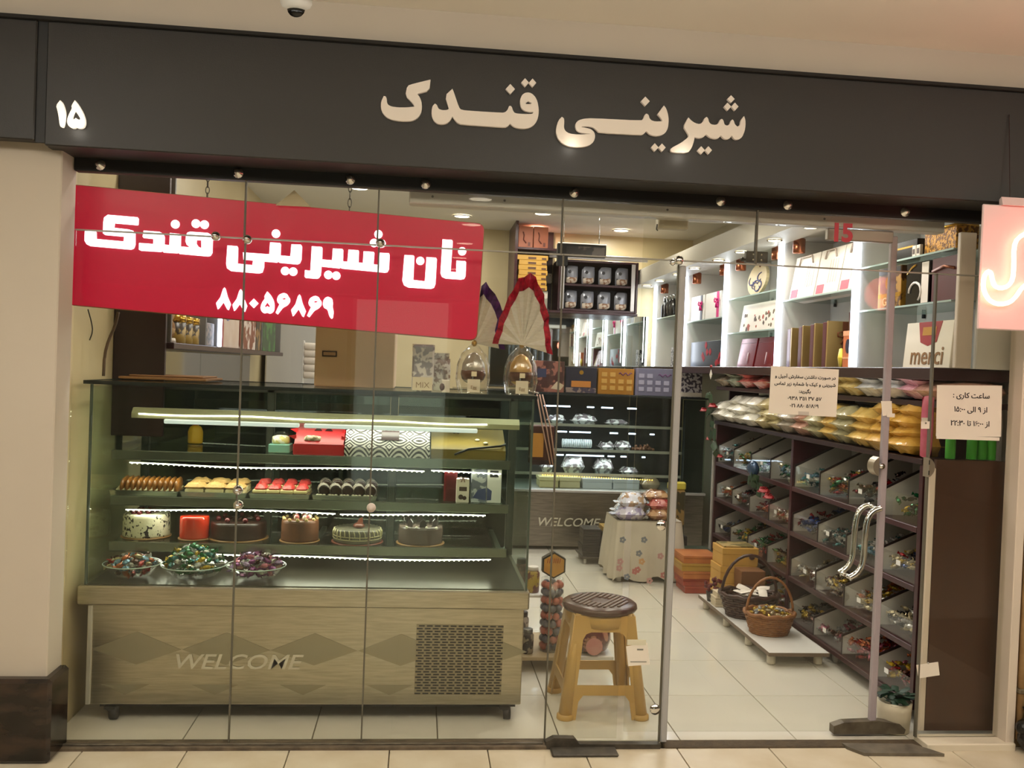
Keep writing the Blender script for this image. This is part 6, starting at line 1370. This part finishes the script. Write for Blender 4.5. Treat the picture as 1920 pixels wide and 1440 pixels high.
# ================================================================ LEFT SIDE behind the case
lu = thing('side_wall_shelves', 'lit maroon wall shelves of sweets behind the crimson sign', 'shelf unit', (-1.2, 2.2, 1.5))
obj('end_panel', MB().rbox(XL+.002, -1.12, .64, .665, 1.10, 2.30, .002), MAROON_DK, lu); obj('base_board', MB().rbox(XL+.002, -1.09, .67, 3.85, 1.488, 1.516, .003), MAROON, lu); obj('back_panel', MB().box(XL+.001, XL+.012, .67, 3.85, 1.517, 2.28), SHOP_WHITE, lu)
for y in (.70, 1.35, 1.62, 3.0, 3.83): obj('partition', MB().rbox(XL+.013, -1.11, y-.008, y+.008, 1.517, 2.28, .002), mat('side_partition', (120, 116, 112), .4), lu)
obj('light_strip', MB().rbox(-1.108, -1.094, 1.60, 1.65, 1.517, 2.26, .003), LED_WHITE, lu); area_light('strip_light', (-1.08, 1.62, 1.9), .6, 1.2, (.86, .92, 1.0), rot=(0, -PI/2, 0), size_y=.03)
def lbox(name, label, y0, y1, h, m_):
    t = thing(name, label, 'box', (-1.17, (y0+y1)/2, 1.517)); obj('carton', MB().rbox(-1.20, -1.115, y0, y1, 1.517, 1.517+h, .002), m_, t); return t
t = thing('plush_figure', 'small tan figure with white base on the side shelves under the sign', 'figure', (-1.16, .82, 1.517)); obj('body', MB().ball((-1.16, .82, 1.58), (.035, .04, .05), 10).ball((-1.16, .82, 1.645), (.03, .035, .035), 10), mat('tan_plush', (190, 156, 110), .8, noise=2, nscale=30, nrgb=(140, 100, 60)), t); obj('base', MB().lathe([(.04, 0), (.036, .02), (.03, .022)], (-1.16, .82, 1.517), 12), PAPER, t)
for k in range(3):
    y = .95+k*.13; t = thing('gold_tin', f'stacked gold and black tin, {ORD[k]} from the tan figure', 'tin', (-1.16, y, 1.517), 'tins on the side shelves'); obj('tin_body', MB().lathe([(.045, 0), (.048, .004), (.048, .10)], (-1.16, y, 1.517), 16), print_mat('gold_black', (60, 46, 30), (170, 140, 70), 18), t); obj('lid', MB().lathe([(.049, .1005), (.049, .13), (.03, .134)], (-1.16, y, 1.517), 16), mat('gold_foil'), t)
lbox('dark_carton', 'dark speckled carton beside the light strip of the side shelves', 1.38, 1.55, .12, print_mat('dark_speck', (40, 36, 40), (130, 110, 96), 40))
t = lbox('red_white_carton', 'white carton with red edge and blue oval on the side shelves', 1.68, 2.22, .24, mat('pale_carton', (222, 206, 196), .5, noise=1, nscale=8, nrgb=(206, 180, 160))); obj('red_edge', MB().box(-1.117, -1.112, 1.68, 1.77, 1.52, 1.755), mat('edge_red', (160, 40, 48), .4), t); obj('blue_oval', MB().prism([(1.88+p[0], 1.70+p[1]*.6) for p in circ(0, 0, .05, n=16)], 0, -1.1145, -1.112), mat('oval_blue', (110, 110, 180), .4), t)
lbox('spotted_carton', 'white and brown spotted chocolate carton on the side shelves', 2.26, 2.78, .24, print_mat('choc_spot', (222, 206, 196), (130, 66, 46), 10)); lbox('green_carton', 'green leafy carton at the far end of the side shelves', 3.05, 3.6, .24, print_mat('green_leaf', (70, 130, 56), (40, 70, 40), 8)); lbox('brown_carton', 'stack-like brown and tan carton next to the green one', 2.80, 2.98, .20, print_mat('brown_tan', (150, 110, 60), (60, 44, 36), 14))
sp_ = thing('splash_mirror', 'grey mirror strip on the wall under the side shelves', 'mirror', (-1.32, 2.2, 1.2)); obj('mirror_panel', MB().box(XL+.001, XL+.006, .70, 2.2, 1.0, 1.48), mat('grey_mirror', (150, 146, 142), .06, 1.0), sp_); obj('mirror_panel', MB().box(XL+.001, XL+.006, 2.205, 3.8, 1.0, 1.48), mat('grey_mirror'), sp_)
# back counter with fridge
fg = thing('white_fridge', 'tall white fridge standing at the back behind the cardboard box', 'fridge', (-1.0, 4.55, 0))
obj('cabinet', MB().rbox(-1.30, -.70, 4.30, 4.95, .03, 1.90, .012), mat('fridge_white', (206, 204, 200), .35), fg); obj('door', MB().rbox(-1.295, -.705, 4.255, 4.298, .55, 1.895, .012), mat('fridge_white'), fg); obj('lower_door', MB().rbox(-1.295, -.705, 4.255, 4.298, .035, .54, .012), mat('fridge_white'), fg)
obj('handle', MB().tube([(-.74, 4.24, .75), (-.74, 4.225, .78), (-.74, 4.225, 1.2), (-.74, 4.24, 1.23)], .010, 8), ALU, fg)
ctn = thing('work_counter', 'white work counter with drawers along the side wall behind the case', 'counter', (-1.0, 2.6, 0))
obj('carcass', MB().rbox(XL+.004, -.85, 1.75, 3.95, .06, .86, .004), mat('counter_grey', (150, 150, 144), .5), ctn); obj('worktop', MB().rbox(XL+.003, -.83, 1.72, 3.97, .861, .90, .004), mat('counter_top', (92, 88, 84), .3), ctn)
for k in range(4): 
    dd = obj('drawer', MB().rbox(-.849, -.832, 1.78+k*.54, 2.29+k*.54, .62, .85, .003), WHITE_LAM, ctn); obj('drawer_pull', MB().tube([(-.828, 1.95+k*.54, .74), (-.818, 1.97+k*.54, .74), (-.818, 2.12+k*.54, .74), (-.828, 2.14+k*.54, .74)], .005, 6), ALU, dd)
    obj('door', MB().rbox(-.849, -.832, 1.78+k*.54, 2.29+k*.54, .08, .61, .003), WHITE_LAM, ctn)
rc = thing('roll_rack', 'white rack of paper rolls between the fridge and the cardboard box', 'rack', (-.76, 3.0, .0))
for x in (-.83, -.73): obj('post', MB().rbox(x, x+.012, 3.0, 3.03, 0, 1.60, .002), WHITE, rc)
for k in range(5): obj('paper_roll', MB().lathe([(.024, 0), (.026, .003), (.026, .085), (.024, .088)], (-.818, 3.015, 1.36+k*.05), 12, M=Matrix.Rotation(PI/2, 4, 'Y')), PAPER, rc)
for n_, (x0, x1, z1_, c, lb) in enumerate([(-.70, -.40, 1.10, (176, 178, 170), 'pale grey'), (-.38, -.10, 1.10, (150, 156, 150), 'grey green')]):
    t = thing('board_stack', f'{lb} board panel leaning behind the pastry case', 'board', ((x0+x1)/2, 1.25, 0)); obj('panel', MB().rbox(x0, x1, 1.24, 1.262, .0, z1_, .003), mat('board_'+lb.split()[-1], c, .6), t); obj('edge_strip', MB().box(x1-.02, x1, 1.236, 1.2398, 0, z1_), mat('board_edge', (70, 74, 70), .5), t)
w = onY(205, 640, .3)
tag(obj('hanging_cable', MB().tube(subd([onY(*p, .30) for p in ((222,585),(216,612),(204,636),(196,665),(194,705))], 1), .006, 6), mat('cable_brown', (88, 66, 44), .6)), 'brown cable hanging down from the crimson sign to the case top', 'cable')
tag(obj('thin_wire', MB().tube(subd([onY(*p, .25) for p in ((165,580),(172,605),(174,622),(168,638))], 1), .0025, 5), mat('wire_black', (40, 34, 28), .6)), 'thin black wire dangling below the far corner of the crimson sign', 'wire')

# ================================================================ CLOTHED TABLE and goods on the floor at the back
TX0, TX1, TY0, TY1, TZ = 1.40, 1.86, 2.72, 3.10, .43
tb = thing('display_table', 'small table under a flowered cloth hanging to the floor', 'table', (1.63, 2.9, 0))
obj('table_top', MB().rbox(TX0+.01, TX1-.01, TY0+.01, TY1-.01, TZ-.025, TZ-.002, .003), mat('table_grey', (92, 92, 86), .5), tb)
for x in (TX0+.03, TX1-.03):
    for yy in (TY0+.03, TY1-.03): obj('leg', MB().rbox(x-.015, x+.015, yy-.015, yy+.015, 0, TZ-.026, .002), ALU, tb)
CL = mat('flower_cloth', (206, 196, 176), .8, noise=1, nscale=5, nrgb=(190, 180, 162))
cm = MB(); n = 56; per = []
loop = [(TX0, TY0), (TX1, TY0), (TX1, TY1), (TX0, TY1)]
for s_ in range(4):
    a, b = loop[s_], loop[(s_+1) % 4]
    for i in range(14): t_ = i/14; per.append((a[0]+(b[0]-a[0])*t_, a[1]+(b[1]-a[1])*t_))
v = []; f = []
cxx, cyy = (TX0+TX1)/2, (TY0+TY1)/2
for r_, (z, g) in enumerate(((TZ, .0), (TZ-.01, .01), (TZ-.13, .035), (TZ-.27, .06), (.012, .075))):
    for i, p in enumerate(per):
        fl_ = 1+g*2.2*(.65+.55*math.sin(i*1.35))*(r_ > 1)
        zz = z + (.035*max(0, math.sin(i*.9)) if r_ == 4 else 0)
        v.append((cxx+(p[0]-cxx)*fl_, cyy+(p[1]-cyy)*fl_, zz))
for r_ in range(4):
    for i in range(n): f.append((r_*n+i, r_*n+(i+1) % n, (r_+1)*n+(i+1) % n, (r_+1)*n+i))
f.append(tuple(range(n)))
cm.add(v, f, 0, True)
cl = obj('cloth', cm, CL, tb)
for k, (px, py, c) in enumerate(((1195,1035,'blossom_slate'),(1192,1065,'blossom_rose'),(1187,1068,'blossom_rose'),(1160,1050,'blossom_pink'),(1165,1010,'blossom_slate'),(1214,1085,'blossom_pink'),(1200,1050,'blossom_amber'),(1158,1062,'blossom_pink'),(1172,1078,'blossom_slate'),(1205,1010,'blossom_slate'),(1235,1040,'blossom_pink'),(1240,1075,'blossom_rose'))):
    q = onY(px, py, TY0-.03)
    pm = MB(); 
    for j in range(5): pm.prism([(q.x+.014*math.cos(j*1.256)+p[0], q.z+.014*math.sin(j*1.256)+p[1]) for p in circ(0, 0, .010, n=7)], 1, TY0-.066-(.43-q.z)*.06, TY0-.064-(.43-q.z)*.06)
    obj('printed_flower', pm, mat(c, dict(blossom_slate=(120, 124, 130), blossom_rose=(180, 110, 104), blossom_pink=(186, 140, 136), blossom_amber=(196, 150, 100))[c], .8), cl)
BW = {k: mat('bread_'+k, c, .18, noise=2, nscale=22, nrgb=d, coat=.6, bump=.4, bscale=40) for k, c, d in (('clear', (170, 140, 110), (206, 206, 216)), ('lilac', (150, 140, 170), (206, 200, 210)), ('red', (150, 44, 44), (190, 110, 100)), ('brown', (140, 92, 56), (190, 150, 110)))}
for i, (x, y, z, w_, h, k) in enumerate([(1.50, 2.80, TZ+.001, .22, .08, 'lilac'), (1.72, 2.80, TZ+.001, .20, .07, 'brown'), (1.52, 2.82, TZ+.075, .20, .09, 'clear'), (1.72, 2.82, TZ+.068, .18, .07, 'red'), (1.70, 2.86, TZ+.130, .18, .06, 'brown'), (1.54, 2.98, TZ+.001, .22, .08, 'clear')]):
    t = thing('wrapped_bread', f'{k} wrapped bread on the clothed table, {["front near end", "front far end", "stacked on the lilac pack", "stacked on the brown pack", "topmost of the pile", "behind the others"][i]}', 'bread', (x, y, z), 'wrapped breads on the table')
    obj('loaf', MB().pillow(w_, .17, h*1.4, n=6, M=Matrix.Translation((x, y, z+h*.52)), jit=.15), BW[k], t); obj('wrap_end', MB().pillow(.05, .12, .012, n=4, M=Matrix.Translation((x-w_*.5-.008, y, z+h*.5)), jit=.3), BW[k], t)
def flat_stack(x0, x1, y0, y1, z, n, h, mats, name, label, grp):
    for k in range(n):
        jx = random.uniform(-.008, .008); t = gift_box(name, f'{label}, {ORD[k]} from the bottom', 'box', x0+jx, x1+jx, y0, y1, z+k*h, z+(k+1)*h-.001, mats[k % len(mats)], group=grp)
BKB = mat('black_box', (34, 32, 32), .3, noise=1, nscale=10, nrgb=(60, 56, 54)); GLDB = mat('gold_box_lid', (176, 138, 60), .35, .2)
pf = thing('low_platform', 'low metal platform under the black boxes by the table', 'platform', (1.42, 3.38, 0))
obj('deck', MB().rbox(1.26, 1.56, 3.26, 3.56, .045, .06, .003), mat('platform_dark', (70, 62, 54), .5), pf)
for x in (1.29, 1.53):
    for yy in (3.29, 3.53): obj('foot', MB().lathe([(.012, 0), (.012, .044)], (x, yy, 0), 8), ALU, pf)
flat_stack(1.265, 1.40, 3.27, 3.45, .0605, 5, .042, [BKB], 'black_box', 'black flat box in the near stack beside the table', 'black boxes near stack'); flat_stack(1.415, 1.55, 3.27, 3.45, .0605, 4, .046, [BKB], 'black_box', 'black flat box in the far stack beside the table', 'black boxes far stack')
t = thing('gold_box', 'gold box lid on top of the black boxes next to the cloth', 'box', (1.50, 3.40, .246)); obj('carton', MB().rbox(1.42, 1.60, 3.30, 3.46, .2455, .285, .003), GLDB, t); obj('band', MB().box(1.42, 1.60, 3.2985, 3.2999, .255, .262), mat('print_brown'), t)
ORB = mat('date_box', (190, 118, 58), .45, noise=1, nscale=9, nrgb=(150, 80, 40)); REB = mat('red_box', (140, 40, 38), .4, noise=1, nscale=10, nrgb=(176, 90, 60)); GRB = mat('green_box', (52, 66, 54), .4)
flat_stack(1.80, 2.0, 2.42, 2.64, 0.001, 2, .05, [REB], 'red_flat_box', 'red flat box at the foot of the date boxes', 'red boxes on the floor'); flat_stack(1.78, 2.02, 2.40, 2.64, .102, 3, .052, [ORB, GLDB, ORB], 'date_box', 'orange date box in the front pile past the table', 'date boxes front pile')
flat_stack(1.92, 2.10, 2.70, 2.95, 0.001, 4, .055, [ORB, ORB, REB, GRB], 'sweet_box', 'coloured sweet box in the rear pile past the table', 'sweet boxes rear pile')
t = thing('yellow_packet_stand', 'tall packet with yellow top behind the table', 'packet', (1.93, 3.15, 0)); obj('pouch', MB().rbox(1.87, 2.0, 3.12, 3.17, .26, .60, .01), print_mat('pouch_green', (70, 64, 44), (150, 120, 70), 14), t); obj('yellow_top', MB().rbox(1.868, 2.002, 3.118, 3.172, .601, .66, .01), mat('pouch_yellow', (196, 180, 70), .4), t); obj('stand', MB().rbox(1.86, 2.02, 3.10, 3.19, 0, .259, .004), mat('dark_stand', (40, 34, 32), .5), t)

# ================================================================ LOW TROLLEY with baskets
cart = thing('low_trolley', 'low white platform trolley on small casters in front of the sweet bins', 'trolley', (1.93, 1.4, 0))
CZ = .075
obj('deck', MB().rbox(1.802, 2.120, .93, 2.10, .056, CZ, .002), WHITE_LAM, cart); obj('deck_edge', MB().box(1.799, 1.8019, .93, 2.10, .056, .074).box(1.802, 2.120, .927, .9299, .056, .074), mat('deck_edge_brown', (110, 92, 74), .5), cart)
for x in (1.835, 2.085):
    for y in (.985, 1.30, 1.66, 2.04): obj('caster', MB().lathe([(.020, .0), (.022, .004), (.022, .040), (.020, .043)], (x, y, .002), 14).box(x-.018, x+.018, y-.018, y+.018, .046, .0555), mat('caster_white', (206, 196, 176), .4), cart)
def basket(cx, cy, z, r, h, handle_h, wick, name, label, ry=.8):
    t = thing(name, label, 'basket', (cx, cy, z))
    n = 28; rows_ = 9; b = MB()
    for k in range(n):
        a = 2*PI*k/n; pts = []
        for i in range(6):
            q = i/5; rr = r*(.74+.26*q)*(1+.015*(1 if (i+k) % 2 else -1)); pts.append((cx+rr*math.cos(a), cy+rr*ry*math.sin(a), z+h*q))
        b.tube(pts, r*.045, 4)
    w1 = obj('stake', b, wick, t); w1['kind'] = 'stuff'
    b = MB()
    for i in range(rows_):
        q = (i+.5)/rows_; rr = r*(.74+.26*q); b.tube([(cx+rr*(1+.03*(1 if (k+i) % 2 else -1))*math.cos(2*PI*k/n), cy+rr*ry*(1+.03*(1 if (k+i) % 2 else -1))*math.sin(2*PI*k/n), z+h*q) for k in range(n)], h/rows_*.56, 5, closed=True)
    w2 = obj('weave', b, wick, t); w2['kind'] = 'stuff'
    obj('rim', MB().tube([(cx+r*1.03*math.cos(2*PI*k/28), cy+r*1.03*ry*math.sin(2*PI*k/28), z+h+.006*math.sin(k*2.2)) for k in range(28)], r*.075, 7, closed=True), wick, t)
    obj('base', MB().lathe([(r*.74, 0), (r*.74, .006), (.001, .008)], (cx, cy, z), 20, sy=ry), wick, t)
    hp_ = [(cx-r*math.cos(a)*1.0, cy+.0, z+h*.9+handle_h*math.sin(a)) for a in [PI*i/14 for i in range(15)]]
    obj('handle', MB().tube(hp_, r*.055, 7), wick, t); return t
WK1 = mat('dark_wicker', (44, 24, 18), .35, noise=1, nscale=30, nrgb=(70, 40, 28)); WK2 = mat('tan_wicker', (150, 98, 48), .5, noise=1, nscale=30, nrgb=(116, 70, 30))
basket(1.945, 1.615, CZ+.001, .165, .130, .235, WK1, 'dark_basket', 'dark brown wicker basket of white packets on the trolley')
for k in range(9):
    a = k*2.4; x, y = 1.945+.10*math.cos(a)*math.sqrt(k/9), 1.60+.08*math.sin(a)*math.sqrt(k/9)
    o = thing('white_sachet', 'small white sachet lying in the dark basket', 'sachet', (x, y, CZ+.120+.004*k), 'sachets in the dark basket'); o.rotation_euler = (random.uniform(-.5, .2), random.uniform(-.4, .4), random.uniform(0, 3))
    e = link('pouch', obj('pouch', MB().pillow(.075, .05, .016, n=4), PAPER).data, o); bpy.data.objects.remove(bpy.data.objects['pouch' if 'pouch' in bpy.data.objects and bpy.data.objects['pouch'].parent is None else e.name]) if False else None
for o in [q for q in list(COL.objects) if q.name.startswith('pouch') and q.parent is None]: bpy.data.objects.remove(o)
basket(1.935, 1.275, CZ+.001, .132, .112, .20, WK2, 'tan_basket', 'tan wicker basket of gold wrapped sweets at the front of the trolley', ry=.85)
gm = [candy_mesh('gold_sweet', .022, CANDY[c]) for c in ('gold', 'silver', 'gold', 'cream')]
candies('gold_sweet', 'wrapped sweet heaped in the tan basket', 'sweets in the tan basket', gm, [(1.935+.101*math.sqrt((i+.5)/34)*math.cos(i*2.4), 1.275+.086*math.sqrt((i+.5)/34)*math.sin(i*2.4), CZ+.105+.035*(1-(i+.5)/34)) for i in range(34)])
YB_ = mat('yellow_gift_card', (196, 150, 70), .5)
flat_stack(1.87, 2.10, 1.90, 2.09, CZ+.001, 3, .112, [YB_], 'yellow_gift_box', 'yellow gift box stacked at the far end of the trolley', 'yellow boxes on the trolley')
t = thing('leaf_lid', 'printed cream leaf card lying on the yellow boxes', 'card', (1.98, 2.0, CZ+.337)); obj('card', MB().rbox(1.89, 2.08, 1.92, 2.07, CZ+.3375, CZ+.347, .002), print_mat('leaf_print', (176, 150, 96), (110, 100, 60), 16), t); obj('rosette', MB().prism([(2.06+p[0], CZ+.285+p[1]) for p in circ(0, 0, .018, n=10)], 1, 1.890, 1.8985), mat('rosette_dark', (70, 40, 28), .5), t)
gift_box('brown_gift_box', 'plain brown gift box between the dark basket and the yellow boxes', 'gift box', 1.95, 2.10, 1.765, 1.89, CZ+.001, CZ+.225, mat('brown_card', (120, 78, 44), .5))
flat_stack(1.81, 1.90, 1.79, 1.885, CZ+.001, 3, .030, [mat('pale_flat', (206, 190, 160), .5)], 'pale_flat_box', 'pale flat box piled on the aisle edge of the trolley', 'pale flat boxes on the trolley')
t = thing('red_berry_pot', 'little pot of dark red berries on the aisle corner of the trolley', 'decoration', (1.835, 1.94, CZ)); bmx = MB()
for k in range(26): bmx.ball((1.835+random.gauss(0, .026), 1.94+random.gauss(0, .028), CZ+.07+random.uniform(0, .07)), .013, 6)
obj('berries', bmx, mat('berry_red', (90, 20, 26), .12), t)['kind'] = 'stuff'; obj('pot', MB().lathe([(.03, 0), (.04, .06), (.036, .062)], (1.835, 1.94, CZ+.001), 12), mat('pot_black', (34, 26, 24), .4), t)

# ================================================================ artificial roses and balloons hung on the bins
ROSE = mat('rose_red', (150, 26, 30), .5); LEAFG = mat('leaf_green', (38, 62, 34), .5); STEM = mat('stem_green', (52, 60, 36), .6)
def rose(parent, c, s, m_=None):
    mb = MB()
    for k in range(9):
        a = k*2.4; r = s*(.2+.08*k); M = Matrix.Translation(c) @ Matrix.Rotation(a, 4, 'Z') @ Matrix.Translation((r*.5, 0, 0)) @ Matrix.Rotation(.9-.06*k, 4, 'Y')
        mb.pillow(s*1.0, s*1.0, s*.25, n=3, M=M)
    obj('bloom', mb, m_ or ROSE, parent)
def spray(name, label, spts, blooms, nl):
    base = onX(*spts[-1], UX-.04); t = thing(name, label, 'artificial flowers', base)
    P = [onX(*p, UX-.05) for p in spts]; obj('stem', MB().tube(subd(P, 1), .007, 6), STEM, t)
    for (px, py, s) in blooms: rose(t, onX(px, py, UX-.07), s)
    lm = []
    for k in range(nl):
        p = P[0].lerp(P[-1], (k+.5)/nl)+Vector((-.03, random.uniform(-.07, .07), random.uniform(-.03, .03)))
        obj('leaf', MB().pillow(.09, .045, .008, n=3, M=Matrix.Translation(p) @ Matrix.Rotation(random.uniform(0, 6), 4, 'X') @ Matrix.Rotation(random.uniform(-1, 1), 4, 'Z') @ Matrix.Rotation(PI/2, 4, 'Y')), LEAFG, t)
    return t
spray('rose_garland', 'artificial red rose stem with green leaves tied to the far post of the bin unit', ((1331,735),(1335,775),(1337,810),(1345,840),(1352,862)), ((1336,760,.045),(1320,768,.04),(1330,822,.035),(1350,855,.03)), 9)
spray('rose_bunch', 'red rose bunch hanging in front of the second row of bins', ((1415,890),(1425,915),(1440,930)), ((1432,918,.05),(1441,930,.045)), 6)
q = onX(1415, 880, UX-.05)
t = thing('foil_balloon', 'small blue foil balloon tied above the red rose bunch', 'balloon', (UX-.05, q.y, q.z)); obj('balloon', MB().ball((UX-.06, q.y, q.z), (.035, .055, .055), 14), mat('balloon_blue', (40, 66, 96), .12, .4, coat=.6), t); obj('copper_tail', MB().pillow(.05, .05, .03, n=4, M=Matrix.Translation((UX-.05, q.y+.035, q.z-.06)), jit=.6), mat('tail_copper', (160, 96, 76), .2, .7), t); obj('string', MB().tube([(UX-.05, q.y, q.z-.05), (UX-.03, q.y+.03, q.z-.14)], .002, 4), STEM, t)
q = onX(1333, 702, UX-.06); t = thing('paper_charm', 'small white paper charm hanging by a thread under the lit display', 'charm', (UX-.06, q.y, q.z)); obj('tag', MB().prism([(q.y-.03, q.z), (q.y, q.z+.035), (q.y+.03, q.z), (q.y, q.z-.035)], 0, UX-.062, UX-.060), PAPER, t); obj('thread', MB().tube([(UX-.061, q.y, q.z+.034), (UX-.061, q.y, 1.478)], .0012, 4), PAPER, t); obj('bead', MB().ball((UX-.061, q.y, q.z+.06), .010, 8), ROSE, t)

# ================================================================ plant pot by the sliding door, things at the jamb
px_, py_ = 2.03, .135
t = thing('potted_plant', 'white stone pot with dark green leafy plant behind the pane by the door', 'plant', (px_, py_, 0))
obj('pot', MB().lathe([(.055, 0), (.062, .004), (.068, .09), (.070, .125), (.062, .128), (.060, .105), (.001, .104)], (px_, py_, 0), 24), mat('pot_marble', (206, 196, 172), .5, noise=1.5, nscale=10, nrgb=(176, 164, 138)), t)
for k in range(34):
    a, r = random.uniform(0, 6.3), .068*math.sqrt(random.random()); M = Matrix.Translation((px_+r*math.cos(a), py_+r*math.sin(a), .135+random.uniform(-.005, .04))) @ Matrix.Rotation(a, 4, 'Z') @ Matrix.Rotation(random.uniform(-.6, .6), 4, 'Y')
    obj('leaf', MB().pillow(.046, .030, .004, n=3, M=M), mat('plant_green', (34, 62, 40), .5, noise=1, nscale=12, nrgb=(24, 44, 28)), t)
t = thing('black_bag', 'crumpled black rubbish bag at the foot of the stone wall', 'bag', (2.50, -.10, 0)); b = MB(); 
for c in ((2.50, -.10, .055, .075), (2.56, -.09, .07, .09), (2.47, -.09, .10, .05)): b.ball(c[:3], (c[3], c[3]*.7, c[3]*.75 if c[2] > .07 else .055), 12)
obj('bag_body', b, mat('bin_bag', (20, 19, 18), .3, bump=.8, bscale=30), t); obj('knot', MB().lathe([(.02, 0), (.012, .02), (.03, .05)], (2.47, -.10, .13), 8), mat('bin_bag'), t)
t = thing('wall_pipe', 'beige pipe with clamp rising along the stone wall at the photo edge', 'pipe', (2.462, -.05, 0)); obj('pipe', MB().tube([(2.462, -.052, .04), (2.466, -.052, 1.2), (2.468, -.052, 2.14)], .018, 10), mat('pipe_beige', (190, 158, 112), .6, noise=1.5, nscale=20, nrgb=(140, 104, 66)), t); obj('clamp', MB().rbox(2.438, 2.492, -.076, -.03, .228, .248, .004), mat('clamp_grey', (110, 100, 80), .5, .4), t)

# ================================================================ across the mall (mirrored faintly in the glass)
sf = thing('opposite_shop', 'bright glazed shop entrance across the corridor behind the photographer', 'shopfront', (-.2, -6.5, 0))
for x0, x1 in ((-.72, .28),): obj('lit_window', MB().box(x0, x1, -6.56, -6.5, .12, 2.15), mat('lit_shop_window', (226, 240, 232), .4, emit=(222, 240, 228), power=1.4), sf)
for x0, x1 in ((-1.4, -.75), (.31, 1.4)): obj('dim_window', MB().box(x0, x1, -6.56, -6.5, .12, 2.15), mat('dim_shop_window', (70, 74, 72), .2), sf)
for x in (-1.43, -.735, .295, 1.43): obj('mullion', MB().box(x-.02, x+.02, -6.58, -6.46, 0, 2.2), ALU, sf)
obj('header', MB().box(-1.45, 1.45, -6.6, -6.46, 2.2, 2.45), SIGN_DARK, sf)
for j in range(8):
    y = -3.4-j*1.25
    t = thing('corridor_lamp', f'round corridor ceiling lamp, {ORD[j]} along the row behind the photographer', 'light', (.40, y, 2.735), 'corridor ceiling lamps')
    obj('ring', MB().lathe([(.11, 0), (.112, -.006), (.09, -.010), (.085, 0)], (.40, y, 2.735), 24, cap=False), WHITE, t); obj('lamp', MB().lathe([(.085, 0), (.085, -.004), (.001, -.004)], (.40, y, 2.734), 24), glow('corridor_lamp_disc', (255, 240, 214), 14), t)
